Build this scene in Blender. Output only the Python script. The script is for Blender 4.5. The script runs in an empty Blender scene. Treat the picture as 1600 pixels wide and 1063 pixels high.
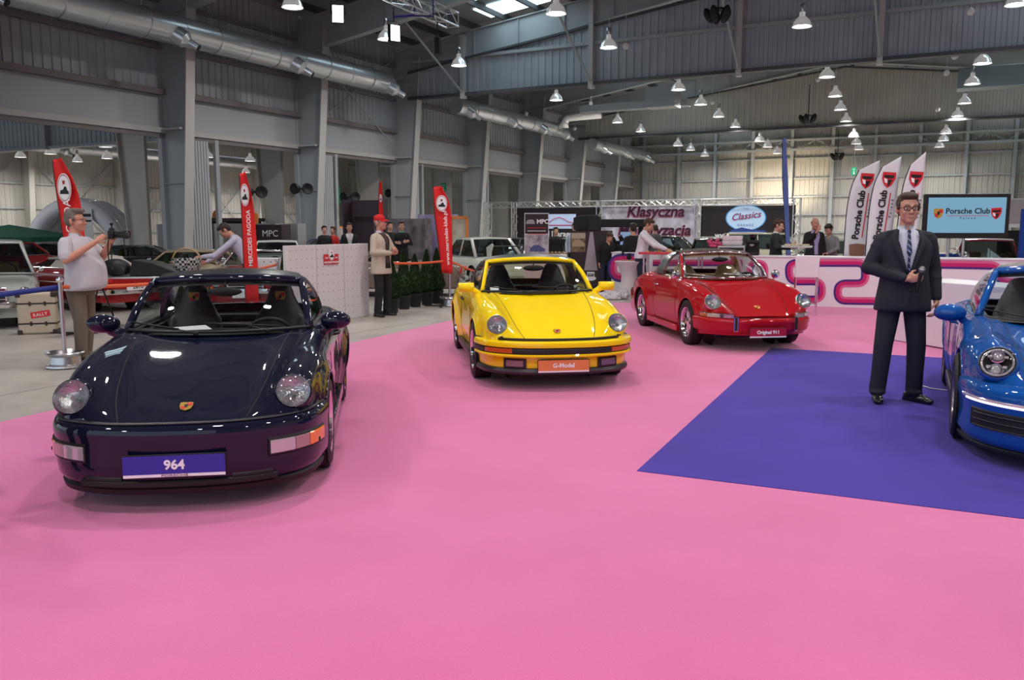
import bpy, bmesh, math, random
from mathutils import Vector, Matrix, noise
from math import sin, cos, tan, pi, radians, atan, atan2, sqrt
random.seed(7)
S = bpy.context.scene
C = S.collection

# ---------------------------------------------------------------- camera, world, exposure
F, CX, CY, HOR, H0 = 1320.0, 800.0, 531.5, 354.0, 1.60
PITCH = atan((CY - HOR) / F)
cam = bpy.data.cameras.new('camera'); camo = bpy.data.objects.new('camera', cam); C.objects.link(camo)
cam.sensor_fit = 'HORIZONTAL'; cam.sensor_width = 36.0; cam.lens = 36.0 * F / 1600.0
cam.clip_start = 0.05; cam.clip_end = 300
camo.location = (0, 0, H0); camo.rotation_euler = (pi / 2 - PITCH, 0, 0)
S.camera = camo
S.view_settings.view_transform = 'Standard'; S.view_settings.look = 'None'
S.view_settings.exposure = 0.0; S.view_settings.gamma = 1.0
try: S.view_settings.use_curve_mapping = False
except Exception: pass
W = bpy.data.worlds.new('world'); S.world = W; W.use_nodes = True
bg = W.node_tree.nodes['Background']; bg.inputs[0].default_value = (.72, .84, 1.0, 1); bg.inputs[1].default_value = 1.0
S.cycles.max_bounces = 6; S.cycles.diffuse_bounces = 3; S.cycles.glossy_bounces = 4
S.cycles.transmission_bounces = 6; S.cycles.transparent_max_bounces = 10
S.cycles.sample_clamp_indirect = 4.0; S.cycles.caustics_reflective = False; S.cycles.caustics_refractive = False
S.cycles.use_denoising = True

LAMP_W = 134.0        # power of each high-bay lamp

# ---------------------------------------------------------------- pixels of the photograph -> places in the hall
def ray(px, py):
    a, b = (px - CX) / F, (CY - py) / F
    return Vector((a, cos(PITCH) + sin(PITCH) * b, -sin(PITCH) + cos(PITCH) * b))
def G(px, py, z=0.0):
    d = ray(px, py); k = (z - H0) / d.z
    return Vector((d.x * k, d.y * k, z))
def AT(px, py, Y):
    d = ray(px, py); k = Y / d.y
    return Vector((d.x * k, Y, H0 + d.z * k))
# hall axes: t runs along the left wall, s goes away from it
HA = radians(27.7); HU = Vector((sin(HA), cos(HA), 0)); HV = Vector((cos(HA), -sin(HA), 0)); HD = 21.8
def HP(t, s, z=0.0): return HU * t + HV * (s - HD) + Vector((0, 0, z))
HROT = -HA       # rotation whose local x is HV and local y is HU

# ---------------------------------------------------------------- materials
MC = {}
def mat(name, col, rough=.5, metal=0.0, coat=0.0, spec=.5, emit=0.0, ecol=None, trans=0.0, alpha=1.0, ior=1.45, noise_amt=0.0, nscale=20.0, bump=0.0, sheen=0.0, flake=False):
    if name in MC: return MC[name]
    m = bpy.data.materials.new(name); m.use_nodes = True; nt = m.node_tree; b = nt.nodes['Principled BSDF']
    c4 = (col[0], col[1], col[2], 1)
    b.inputs['Base Color'].default_value = c4; b.inputs['Roughness'].default_value = rough
    b.inputs['Metallic'].default_value = metal; b.inputs['IOR'].default_value = ior
    b.inputs['Specular IOR Level'].default_value = spec
    b.inputs['Coat Weight'].default_value = coat; b.inputs['Coat Roughness'].default_value = .03
    b.inputs['Transmission Weight'].default_value = trans; b.inputs['Alpha'].default_value = alpha
    b.inputs['Sheen Weight'].default_value = sheen
    if emit:
        b.inputs['Emission Color'].default_value = (*(ecol or col), 1); b.inputs['Emission Strength'].default_value = emit
    if noise_amt or bump:
        tc = nt.nodes.new('ShaderNodeTexCoord'); n = nt.nodes.new('ShaderNodeTexNoise')
        n.inputs['Scale'].default_value = nscale; n.inputs['Detail'].default_value = 4
        nt.links.new(tc.outputs['Object'], n.inputs['Vector'])
        if noise_amt:
            r = nt.nodes.new('ShaderNodeMapRange'); r.inputs[1].default_value = .3; r.inputs[2].default_value = .7
            r.inputs[3].default_value = 1 - noise_amt; r.inputs[4].default_value = 1 + noise_amt
            mx = nt.nodes.new('ShaderNodeMix'); mx.data_type = 'RGBA'; mx.blend_type = 'MULTIPLY'; mx.inputs[0].default_value = 1
            mx.inputs[6].default_value = c4
            nt.links.new(n.outputs['Fac'], r.inputs[0]); nt.links.new(r.outputs[0], mx.inputs[7])
            nt.links.new(mx.outputs[2], b.inputs['Base Color'])
        if bump:
            bp = nt.nodes.new('ShaderNodeBump'); bp.inputs['Strength'].default_value = bump; bp.inputs['Distance'].default_value = .01
            nt.links.new(n.outputs['Fac'], bp.inputs['Height']); nt.links.new(bp.outputs[0], b.inputs['Normal'])
    MC[name] = m; return m
def paint(name, col, rough=.28, metal=0.0):
    return mat(name, col, rough=.5, metal=metal, coat=1.0, spec=.04)
def glass(name, tint=(.90, .95, .95), dens=.06, rough=.0):
    """thin window glass: see-through tint plus a mirror coat"""
    if name in MC: return MC[name]
    m = bpy.data.materials.new(name); m.use_nodes = True; nt = m.node_tree; nt.nodes.clear()
    o = nt.nodes.new('ShaderNodeOutputMaterial'); t = nt.nodes.new('ShaderNodeBsdfTransparent'); t.inputs[0].default_value = (*[c * (1 - dens) for c in tint], 1)
    g = nt.nodes.new('ShaderNodeBsdfGlossy'); g.inputs[0].default_value = (1, 1, 1, 1); g.inputs[1].default_value = rough
    fr = nt.nodes.new('ShaderNodeFresnel'); fr.inputs[0].default_value = 1.5
    mx = nt.nodes.new('ShaderNodeMixShader'); nt.links.new(fr.outputs[0], mx.inputs[0]); nt.links.new(t.outputs[0], mx.inputs[1]); nt.links.new(g.outputs[0], mx.inputs[2])
    ge = nt.nodes.new('ShaderNodeNewGeometry'); mr = nt.nodes.new('ShaderNodeMapRange'); mr.inputs[3].default_value = 1.5; mr.inputs[4].default_value = 1 / 1.5
    nt.links.new(ge.outputs['Backfacing'], mr.inputs[0]); nt.links.new(mr.outputs[0], fr.inputs[0])
    nt.links.new(mx.outputs[0], o.inputs[0]); MC[name] = m; return m
K = dict(
    chrome=mat('chrome', (.82, .82, .83), .08, 1), steel=mat('brushed_steel', (.6, .6, .62), .28, 1),
    rubber=mat('tyre_rubber', (.012, .012, .013), .6), black=mat('black_plastic', (.012, .012, .014), .38),
    satin=mat('satin_black', (.008, .008, .009), .55), white=mat('white_laminate', (.78, .77, .80), .4),
    glass=glass('window_glass'), dglass=glass('dark_window_glass', (.5, .6, .6), .45),
    lens=glass('lamp_lens', (.9, .92, .92), .1, .05), amber=mat('amber_lens', (.9, .22, .01), .15, coat=1), redlens=mat('red_lens', (.6, .01, .01), .15, coat=1),
    clear=mat('clear_ribbed_lens', (.55, .52, .55), .12, .35, coat=1), reflector=mat('lamp_reflector', (.85, .85, .86), .18, 1, bump=.6, nscale=60),
    ltblack=mat('black_leather', (.018, .018, .02), .45, bump=.2, nscale=80), dash=mat('dark_dash', (.01, .01, .012), .5),
    tan=mat('tan_leather', (.42, .27, .12), .5, bump=.15, nscale=60), grey_seat=mat('grey_leather', (.10, .095, .09), .5),
    gold=mat('gold_enamel', (.75, .48, .09), .3, .7), wh=mat('white_print', (.85, .85, .87), .5), rd=mat('red_print', (.65, .02, .03), .5),
    bk=mat('black_print', (.01, .01, .012), .5),
    galv=mat('galvanised_duct', (.72, .74, .77), .30, .9, bump=.25, nscale=6), alu=mat('truss_aluminium', (.75, .75, .77), .3, .9),
    skin=mat('skin', (.58, .30, .21), .5), skin2=mat('skin_ruddy', (.60, .27, .19), .5), hairb=mat('brown_hair', (.06, .035, .02), .6, bump=.8, nscale=90),
    hairg=mat('greying_hair', (.16, .13, .11), .6, bump=.8, nscale=90), hairk=mat('dark_hair', (.02, .013, .01), .55, bump=.8, nscale=90),
)

# ---------------------------------------------------------------- object helpers
def meta(o, label=None, cat=None, group=None, kind=None):
    if label: o['label'] = label
    if cat: o['category'] = cat
    if group: o['group'] = group
    if kind: o['kind'] = kind
    return o
def thing(name, label, cat, loc=(0, 0, 0), rz=0.0, group=None, sc=1.0):
    o = bpy.data.objects.new(name, None); C.objects.link(o); o.location = loc; o.rotation_euler = (0, 0, rz); o.scale = (sc, sc, sc)
    o.empty_display_size = .2
    return meta(o, label, cat, group)
class MB:
    def __init__(s): s.v = []; s.f = []; s.mi = []; s.m = 0
    def add(s, vs, fs):
        n = len(s.v); s.v += [Vector(p) for p in vs]; s.f += [tuple(i + n for i in f) for f in fs]; s.mi += [s.m] * len(fs); return s
    def box(s, c, d, rz=0.0, R=None, taper=1.0):
        x, y, z = d[0] / 2, d[1] / 2, d[2] / 2; R = R or Matrix.Rotation(rz, 3, 'Z'); c = Vector(c)
        P = [Vector((sx * x * (taper if sz > 0 else 1), sy * y * (taper if sz > 0 else 1), sz * z)) for sz in (-1, 1) for sx, sy in ((-1, -1), (1, -1), (1, 1), (-1, 1))]
        return s.add([c + R @ p for p in P], [(0, 3, 2, 1), (4, 5, 6, 7), (0, 1, 5, 4), (1, 2, 6, 5), (2, 3, 7, 6), (3, 0, 4, 7)])
    def bar(s, a, b, w, h=None, up=(0, 0, 1)):
        a, b = Vector(a), Vector(b); d = (b - a); L = d.length
        if L < 1e-6: return s
        d /= L; up = Vector(up)
        if abs(d.dot(up)) > .98: up = Vector((0, 1, 0)) if abs(d.y) < .9 else Vector((1, 0, 0))
        x = d.cross(up).normalized(); z = x.cross(d)
        return s.box((a + b) / 2, (w, L, h or w), R=Matrix((x, d, z)).transposed())
    def tube(s, pts, r, n=8, closed=False, cap=True, sq=(1, 1)):
        pts = [Vector(p) for p in pts]; N = len(pts); rs = r if isinstance(r, (list, tuple)) else [r] * N
        vs = []; prev = None
        for i, p in enumerate(pts):
            a = pts[i - 1] if (i or closed) else p; b = pts[(i + 1) % N] if (i < N - 1 or closed) else p
            d = (b - a).normalized()
            if prev is None:
                u = d.cross(Vector((0, 0, 1)))
                if u.length < .05: u = d.cross(Vector((1, 0, 0)))
            else: u = prev - d * prev.dot(d)
            u.normalize(); w = d.cross(u); prev = u
            for k in range(n):
                t = 2 * pi * k / n; vs.append(p + (u * cos(t) * sq[0] + w * sin(t) * sq[1]) * rs[i])
        fs = []
        for i in range(N if closed else N - 1):
            j = (i + 1) % N
            for k in range(n): k2 = (k + 1) % n; fs.append((i * n + k, i * n + k2, j * n + k2, j * n + k))
        if cap and not closed: fs += [tuple(reversed(range(n))), tuple(range((N - 1) * n, N * n))]
        return s.add(vs, fs)
    def lathe(s, prof, n=24, c=(0, 0, 0), R=None, cap=True):
        """prof: list of (radius, height); axis local z"""
        c = Vector(c); R = R or Matrix.Identity(3); vs = []
        for r, z in prof:
            for k in range(n): t = 2 * pi * k / n; vs.append(c + R @ Vector((r * cos(t), r * sin(t), z)))
        fs = []
        for i in range(len(prof) - 1):
            for k in range(n): k2 = (k + 1) % n; fs.append((i * n + k, i * n + k2, (i + 1) * n + k2, (i + 1) * n + k))
        if cap: fs += [tuple(reversed(range(n))), tuple(range((len(prof) - 1) * n, len(prof) * n))]
        return s.add(vs, fs)
    def grid(s, P, closeu=False, flip=False):
        nu, nv = len(P), len(P[0]); vs = [p for row in P for p in row]; fs = []
        for i in range(nu if closeu else nu - 1):
            for j in range(nv - 1):
                i2 = (i + 1) % nu; q = (i * nv + j, i2 * nv + j, i2 * nv + j + 1, i * nv + j + 1)
                fs.append(tuple(reversed(q)) if flip else q)
        return s.add(vs, fs)
    def prism(s, poly, a, b, M3=None, o=(0, 0, 0)):
        """poly in local x,z; extruded along local y from a to b"""
        M3 = M3 or Matrix.Identity(3); o = Vector(o); n = len(poly)
        vs = [o + M3 @ Vector((x, y, z)) for y in (a, b) for x, z in poly]
        return s.add(vs, [tuple(range(n)), tuple(reversed(range(n, 2 * n)))] + [(i, i + n, (i + 1) % n + n, (i + 1) % n) for i in range(n)])
    def ell(s, c, r, n=14, m=9, R=None):
        c = Vector(c); R = R or Matrix.Identity(3); r = r if isinstance(r, (tuple, list)) else (r, r, r)
        vs = [c + R @ Vector((0, 0, -r[2]))]
        for i in range(1, m):
            a = -pi / 2 + pi * i / m
            for k in range(n): t = 2 * pi * k / n; vs.append(c + R @ Vector((r[0] * cos(a) * cos(t), r[1] * cos(a) * sin(t), r[2] * sin(a))))
        vs.append(c + R @ Vector((0, 0, r[2]))); fs = [(0, 1 + (k + 1) % n, 1 + k) for k in range(n)]
        for i in range(m - 2):
            for k in range(n): k2 = (k + 1) % n; fs.append((1 + i * n + k, 1 + i * n + k2, 1 + (i + 1) * n + k2, 1 + (i + 1) * n + k))
        e = len(vs) - 1; b = 1 + (m - 2) * n; fs += [(b + k, b + (k + 1) % n, e) for k in range(n)]
        return s.add(vs, fs)
    def mesh(s, name, mats, smooth=False, bevel=0):
        me = bpy.data.meshes.new(name); me.from_pydata(s.v, [], s.f)
        for m in (mats if isinstance(mats, (list, tuple)) else [mats]): me.materials.append(m)
        if len(me.materials) > 1: me.polygons.foreach_set('material_index', s.mi)
        bm = bmesh.new(); bm.from_mesh(me)
        bmesh.ops.remove_doubles(bm, verts=bm.verts, dist=1e-5); bmesh.ops.recalc_face_normals(bm, faces=bm.faces)
        bm.to_mesh(me); bm.free()
        if smooth:
            me.polygons.foreach_set('use_smooth', [True] * len(me.polygons))
            if smooth is not True: me.set_sharp_from_angle(angle=radians(smooth))
        me.update(); return me
    def build(s, name, mats, parent=None, smooth=False, bevel=0, loc=None, rot=None, nodouble=False):
        me = s.mesh(name, mats, smooth); o = bpy.data.objects.new(name, me); C.objects.link(o); o.parent = parent
        if loc is not None: o.location = loc
        if rot is not None: o.rotation_euler = rot
        if bevel:
            b = o.modifiers.new('bevel', 'BEVEL'); b.width = bevel; b.segments = 2; b.limit_method = 'ANGLE'; b.angle_limit = radians(40)
            if smooth is False: me.polygons.foreach_set('use_smooth', [True] * len(me.polygons)); me.set_sharp_from_angle(angle=radians(40))
        return o
def struct(name, mb, m, smooth=False, parent=None, **k):
    o = mb.build(name, m, parent, smooth, **k)
    if parent is None: o['kind'] = 'structure'
    return o
def copy_tree(o, parent=None):
    c = o.copy(); C.objects.link(c); c.parent = parent
    for ch in list(o.children): copy_tree(ch, c)
    return c
def bake(o):
    """apply the modifiers of an object into its mesh"""
    dg = bpy.context.evaluated_depsgraph_get(); me = bpy.data.meshes.new_from_object(o.evaluated_get(dg)); old = o.data
    o.modifiers.clear(); o.data = me; me.name = old.name; bpy.data.meshes.remove(old); return o
def text(body, size, m, parent, name='lettering', loc=(0, 0, 0), rot=(pi / 2, 0, 0), thick=.002, bold=0.0, shear=0.0, sx=1.0, align='CENTER', space=1.0):
    cu = bpy.data.curves.new('txt', 'FONT'); cu.body = body; cu.size = size; cu.extrude = thick; cu.offset = bold; cu.shear = shear
    cu.align_x = align; cu.align_y = 'CENTER'; cu.space_character = space; cu.resolution_u = 3
    t = bpy.data.objects.new('txt', cu); C.objects.link(t)
    dg = bpy.context.evaluated_depsgraph_get(); me = bpy.data.meshes.new_from_object(t.evaluated_get(dg))
    bpy.data.objects.remove(t); bpy.data.curves.remove(cu); me.materials.clear(); me.materials.append(m)
    for v in me.vertices: v.co.x *= sx
    o = bpy.data.objects.new(name, me); C.objects.link(o); o.parent = parent; o.location = loc; o.rotation_euler = rot; return o
def blob(name, prims, m, parent=None, vox=.01, sm=6, loc=None):
    """one continuous organic skin grown round tapered limbs and ellipsoids.
    prims: ('c', a, b, ra, rb[, flat]) tapered limb, ('e', centre, radii[, R]) ellipsoid, ('b', centre, size, rz) box"""
    mb = MB()
    for p in prims:
        if p[0] == 'e': mb.ell(p[1], p[2], R=p[3] if len(p) > 3 else None)
        elif p[0] == 'x': mb.add(p[1].v, p[1].f)
        elif p[0] == 'b': mb.box(p[1], p[2], p[3] if len(p) > 3 else 0)
        else:
            a, b, ra, rb = Vector(p[1]), Vector(p[2]), p[3], p[4]; d = (b - a); L = d.length; d = d / L if L > 1e-6 else Vector((0, 0, 1))
            sq = p[5] if len(p) > 5 else (1, 1)
            pts = [a - d * ra * q for q in (.95, .7)] + [a, (a * 2 + b) / 3, (a + b * 2) / 3, b] + [b + d * rb * q for q in (.7, .95)]
            rr = [ra * .3, ra * .71, ra, ra + (rb - ra) / 3, ra + (rb - ra) * 2 / 3, rb, rb * .71, rb * .3]
            mb.tube(pts, rr, 12, sq=sq)
    me = bpy.data.meshes.new(name); me.from_pydata(mb.v, [], mb.f)
    bm = bmesh.new(); bm.from_mesh(me); bmesh.ops.recalc_face_normals(bm, faces=bm.faces); bm.to_mesh(me); bm.free()
    o = bpy.data.objects.new(name, me); C.objects.link(o); me.materials.append(m)
    r = o.modifiers.new('r', 'REMESH'); r.mode = 'VOXEL'; r.voxel_size = vox; r.use_smooth_shade = True
    if sm: s = o.modifiers.new('s', 'SMOOTH'); s.iterations = sm; s.factor = .5
    bake(o); me = o.data; me.materials.clear(); me.materials.append(m)
    me.polygons.foreach_set('use_smooth', [True] * len(me.polygons)); me.polygons.foreach_set('material_index', [0] * len(me.polygons))
    o.parent = parent
    if loc is not None: o.location = loc
    return o
def cr(p, t):
    """Catmull-Rom through a list (numbers or vectors), t in 0..len-1"""
    n = len(p); i = min(max(int(t), 0), n - 2); u = t - i
    a = p[i - 1] if i > 0 else p[0] * 2 - p[1]; b = p[i]; c = p[i + 1]; d = p[i + 2] if i + 2 < n else p[-1] * 2 - p[-2]
    return ((b * 2) + (c - a) * u + (a * 2 - b * 5 + c * 4 - d) * (u * u) + (b * 3 - a - c * 3 + d) * (u * u * u)) * .5
def lerp(tab, x):
    """smooth interpolation in a table [(x, y), ...]"""
    if x <= tab[0][0]: return tab[0][1]
    if x >= tab[-1][0]: return tab[-1][1]
    for i in range(len(tab) - 1):
        if x <= tab[i + 1][0]:
            x0, y0 = tab[i]; x1, y1 = tab[i + 1]; h = x1 - x0; u = (x - x0) / h
            m0 = (y1 - tab[i - 1][1]) / (x1 - tab[i - 1][0]) if i > 0 else (y1 - y0) / h
            m1 = (tab[i + 2][1] - y0) / (tab[i + 2][0] - x0) if i + 2 < len(tab) else (y1 - y0) / h
            return (2 * u**3 - 3 * u * u + 1) * y0 + (u**3 - 2 * u * u + u) * h * m0 + (-2 * u**3 + 3 * u * u) * y1 + (u**3 - u * u) * h * m1
# ================================================================= THE HALL
mg = dict(
    wall=mat('hall_steel_cladding', (.42, .46, .50), .55, .15, noise_amt=.08, nscale=1.2), fascia=mat('hall_fascia_panel', (.42, .45, .48), .5),
    beam=mat('grey_painted_steel', (.38, .41, .43), .5), flange=mat('light_painted_steel', (.50, .49, .48), .5),
    dark=mat('dark_steel_purlin', (.07, .072, .08), .6), far=mat('pale_wall_cladding', (.47, .455, .42), .6, noise_amt=.06, nscale=.8),
    roof=mat('roof_deck', (.26, .26, .27), .7), girt=mat('brown_grey_girt', (.20, .18, .18), .6),
    sky=mat('skylight_panel', (.7, .85, .9), .4, emit=3.2, ecol=(.62, .86, .95)))
def concrete():
    m = mat('worn_concrete', (.36, .34, .325), .38, spec=.4); nt = m.node_tree; b = nt.nodes['Principled BSDF']
    tc = nt.nodes.new('ShaderNodeTexCoord'); n = nt.nodes.new('ShaderNodeTexNoise'); n.inputs['Scale'].default_value = .6; n.inputs['Detail'].default_value = 9; n.inputs['Roughness'].default_value = .65
    r = nt.nodes.new('ShaderNodeValToRGB'); r.color_ramp.elements[0].position = .3; r.color_ramp.elements[0].color = (.27, .25, .23, 1); r.color_ramp.elements[1].position = .7; r.color_ramp.elements[1].color = (.50, .47, .43, 1)
    nt.links.new(tc.outputs['Object'], n.inputs['Vector']); nt.links.new(n.outputs['Fac'], r.inputs[0])
    br = nt.nodes.new('ShaderNodeTexBrick'); br.inputs['Scale'].default_value = 1; br.offset = 0; br.inputs['Brick Width'].default_value = 4.0; br.inputs['Row Height'].default_value = 4.0
    br.inputs['Mortar Size'].default_value = .012; br.inputs['Color1'].default_value = br.inputs['Color2'].default_value = (1, 1, 1, 1); br.inputs['Mortar'].default_value = (.35, .35, .35, 1)
    mp = nt.nodes.new('ShaderNodeMapping'); mp.inputs['Rotation'].default_value = (0, 0, HA)
    nt.links.new(tc.outputs['Object'], mp.inputs[0]); nt.links.new(mp.outputs[0], br.inputs['Vector'])
    mx = nt.nodes.new('ShaderNodeMix'); mx.data_type = 'RGBA'; mx.blend_type = 'MULTIPLY'; mx.inputs[0].default_value = 1
    nt.links.new(r.outputs[0], mx.inputs[6]); nt.links.new(br.outputs[0], mx.inputs[7]); nt.links.new(mx.outputs[2], b.inputs['Base Color'])
    r2 = nt.nodes.new('ShaderNodeMapRange'); r2.inputs[3].default_value = .28; r2.inputs[4].default_value = .6; nt.links.new(n.outputs['Fac'], r2.inputs[0]); nt.links.new(r2.outputs[0], b.inputs['Roughness'])
    return m
def carpet(name, col, col2):
    m = mat(name, col, .95, spec=.15, sheen=.45 if col[0] > .5 else .15); nt = m.node_tree; b = nt.nodes['Principled BSDF']
    tc = nt.nodes.new('ShaderNodeTexCoord'); n = nt.nodes.new('ShaderNodeTexNoise'); n.inputs['Scale'].default_value = 220; n.inputs['Detail'].default_value = 3
    n2 = nt.nodes.new('ShaderNodeTexNoise'); n2.inputs['Scale'].default_value = 1.1; n2.inputs['Detail'].default_value = 6
    ad = nt.nodes.new('ShaderNodeMath'); ad.operation = 'MULTIPLY_ADD'; ad.inputs[1].default_value = .5; r = nt.nodes.new('ShaderNodeValToRGB')
    ad2 = nt.nodes.new('ShaderNodeMath'); ad2.operation = 'MULTIPLY'; ad2.inputs[1].default_value = .5
    r.color_ramp.elements[0].position = .36; r.color_ramp.elements[0].color = (*col2, 1); r.color_ramp.elements[1].position = .62; r.color_ramp.elements[1].color = (*col, 1)
    nt.links.new(tc.outputs['Object'], n.inputs['Vector']); nt.links.new(tc.outputs['Object'], n2.inputs['Vector'])
    nt.links.new(n2.outputs['Fac'], ad2.inputs[0]); nt.links.new(n.outputs['Fac'], ad.inputs[0]); nt.links.new(ad2.outputs[0], ad.inputs[2]); nt.links.new(ad.outputs[0], r.inputs[0])
    nt.links.new(r.outputs[0], b.inputs['Base Color'])
    bp = nt.nodes.new('ShaderNodeBump'); bp.inputs['Strength'].default_value = .5; bp.inputs['Distance'].default_value = .004
    nt.links.new(n.outputs['Fac'], bp.inputs['Height']); nt.links.new(bp.outputs[0], b.inputs['Normal'])
    return m
fl = MB(); fl.box((0, 30, -.05), (140, 130, .1)); struct('floor', fl, concrete())
# carpets
ca = radians(22.6); CU = Vector((sin(ca), cos(ca), 0)); CV = Vector((cos(ca), -sin(ca), 0))
e0 = G(542, 538)                                       # a point on the carpet's left edge
def cp(a, b, z): return e0 + CU * a + CV * b + Vector((0, 0, z))
cs_ = MB()
P = [cp(-16, 0, 0), cp(-16, 14, 0), cp(11.5, 14, 0), cp(11.5, 3.2, 0), cp(7.6, 3.2, 0), cp(7.6, 0, 0)]
cs_.add([p + Vector((0, 0, z)) for z in (.0, .006) for p in P], [tuple(range(6, 12))] + [(i, (i + 1) % 6, (i + 1) % 6 + 6, i + 6) for i in range(6)])
meta(cs_.build('pink_carpet', carpet('pink_carpet', (.73, .15, .39), (.64, .115, .325))), 'large bright pink carpet laid over the concrete floor under the show cars', 'carpet')
q0, q1, q2 = G(995, 738), G(1205, 545), G(1600, 803)
pu = (q1 - q0).normalized(); pv = Vector((pu.y, -pu.x, 0)); L1 = (q1 - q0).length
P = [q0, q1, q1 + pv * 7, q0 + pv * 7]
cs_ = MB(); cs_.add([p + Vector((0, 0, z)) for z in (.006, .010) for p in P], [(4, 5, 6, 7)] + [(i, (i + 1) % 4, (i + 1) % 4 + 4, i + 4) for i in range(4)])
meta(cs_.build('purple_carpet', carpet('purple_carpet', (.060, .030, .37), (.045, .022, .29))), 'dark violet rectangular carpet under the suited man and the bright blue car', 'carpet')

T = [12.5 + 6.03 * k - 6.03 for k in range(10)]          # frame positions along the hall: T[2] = nearest column in view
T0, T1, RIDGE = 0.0, 60.6, 16.0
def zr(s):                                              # roof height over s
    return 9.2 + .125 * (min(s, 2 * RIDGE - s) if s >= 0 else min(-s, 16 + s * .0) * .8)
M3 = Matrix((HV, HU, Vector((0, 0, 1)))).transposed()   # local (s, t, z) -> world
def hb(mb, s0, s1, t0, t1, z0, z1):
    vs = [HP(t, s, z) for z in (z0, z1) for s, t in ((s0, t0), (s1, t0), (s1, t1), (s0, t1))]
    mb.add(vs, [(0, 3, 2, 1), (4, 5, 6, 7), (0, 1, 5, 4), (1, 2, 6, 5), (2, 3, 7, 6), (3, 0, 4, 7)])
def corrug(mb, a, b, z0, z1, nrm, pitch=.27, d=.035, ztop=None):
    """trapezoid sheet from a to b (ground points)"""
    a, b, nrm = Vector(a), Vector(b), Vector(nrm); L = (b - a).length; n = max(1, int(L / pitch)); dr = (b - a) / n; row0 = []; row1 = []
    for i in range(n):
        for fr, o in ((0, 0), (.42, 0), (.5, d), (.92, d)):
            p = a + dr * (i + fr) + nrm * o; zt = ztop(i + fr, n) if ztop else z1
            row0.append(Vector((p.x, p.y, z0))); row1.append(Vector((p.x, p.y, zt)))
    mb.grid([row0, row1])
# ---- left wall above the openings
w = MB(); corrug(w, HP(T0, 0), HP(T1, 0), 5.55, 9.3, HV)
hb(w, -.55, -.1, T0, T1, 4.5, 9.3); struct('wall_left', w, mg['wall'])
w = MB(); hb(w, -.1, .03, T0, T1, 4.55, 5.6); struct('trim_1', w, mg['fascia'])
for i, (z0, z1, d) in enumerate(((5.55, 5.72, .22), (6.9, 7.03, .16), (8.25, 8.36, .16), (4.42, 4.58, .16), (4.28, 4.40, .10))):
    w = MB(); hb(w, .03, d + .03, T0, T1, z0, z1); struct('trim_%d' % (i + 2), w, mg['girt'] if i != 3 else mg['flange'])
# ---- far wall: pale cladding, posts and rails
w = MB(); corrug(w, HP(T1, -30), HP(T1, 40), 0, 12.2, -HU, .3, .03); struct('wall_far', w, mg['far'])
w = MB()
for z in (1.15, 2.35, 3.55, 4.75, 6.1): hb(w, -30, 40, T1 - .16, T1 - .06, z, z + .10)
struct('trim_7', w, mg['beam'])
w = MB(); hb(w, -30, 40, T1 - .5, T1 - .2, 6.65, 6.8); hb(w, -30, 40, T1 - .5, T1 - .2, 7.3, 7.42)
for i in range(36): 
    s = -30 + i * 2; w.bar(HP(T1 - .35, s, 6.75), HP(T1 - .35, s + 1, 7.35), .05); w.bar(HP(T1 - .35, s + 1, 7.35), HP(T1 - .35, s + 2, 6.75), .05)
struct('trim_8', w, mg['beam'])
# ---- right wall and the wall beyond the openings on the left
w = MB(); corrug(w, HP(-14, 33), HP(T1, 33), 0, 9.4, -HV); struct('wall_right', w, mg['far'])
LS = -26.0
w = MB(); corrug(w, HP(2, LS), HP(T1, LS), 0, 8.6, HV, .3, .03); struct('wall_left_hall', w, mg['far'])
w = MB()
for z in (1.2, 2.6, 4.0): hb(w, LS + .04, LS + .14, 2, T1, z, z + .09)
struct('trim_9', w, mg['beam'])
for i in range(10):
    w = MB(); t = T[i]; d0, d1 = .5, 1.0
    P_ = [(0, 0), (d0, 0), (d1, 7.4), (0, 7.4)]
    w.add([HP(t + e, LS + .03 + x, z) for e in (-.05, .05) for x, z in P_], [(0, 1, 2, 3), (7, 6, 5, 4), (0, 4, 5, 1), (1, 5, 6, 2), (2, 6, 7, 3), (3, 7, 4, 0)])
    P_ = [(d0, 0), (d0 + .04, 0), (d1 + .04, 7.4), (d1, 7.4)]
    w.add([HP(t + e, LS + .03 + x, z) for e in (-.16, .16) for x, z in P_], [(0, 1, 2, 3), (7, 6, 5, 4), (0, 4, 5, 1), (1, 5, 6, 2), (2, 6, 7, 3), (3, 7, 4, 0)])
    meta(w.build('steel_column', mg['far']), 'pale tapered column against the far wall of the side hall', 'column', 'side hall wall columns')
# ---- roof: deck, purlins, skylights
w = MB()
def slab(mb, s0, s1, t0, t1, dz=0., th=.08):
    vs = [HP(t, s, zr(s) + dz + h) for h in (0, th) for s, t in ((s0, t0), (s1, t0), (s1, t1), (s0, t1))]
    mb.add(vs, [(0, 3, 2, 1), (4, 5, 6, 7), (0, 1, 5, 4), (1, 2, 6, 5), (2, 3, 7, 6), (3, 0, 4, 7)])
slab(w, 0, RIDGE, -14, T1); slab(w, RIDGE, 33, -14, T1); slab(w, LS, 0, -14, T1); struct('ceiling', w, mg['roof'])
w = MB()
for k in range(24):
    s = 1.1 + 1.45 * k
    if s > 32.6 or abs(s - RIDGE) < .2: continue
    hb(w, s - .05, s + .05, -10, T1, zr(s) - .24, zr(s) - .01)
for k in range(9): s = LS + 1.2 + 2.0 * k; hb(w, s - .05, s + .05, -6, T1, zr(s) - .24, zr(s) - .01)
struct('trim_10', w, mg['dark'])
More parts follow.
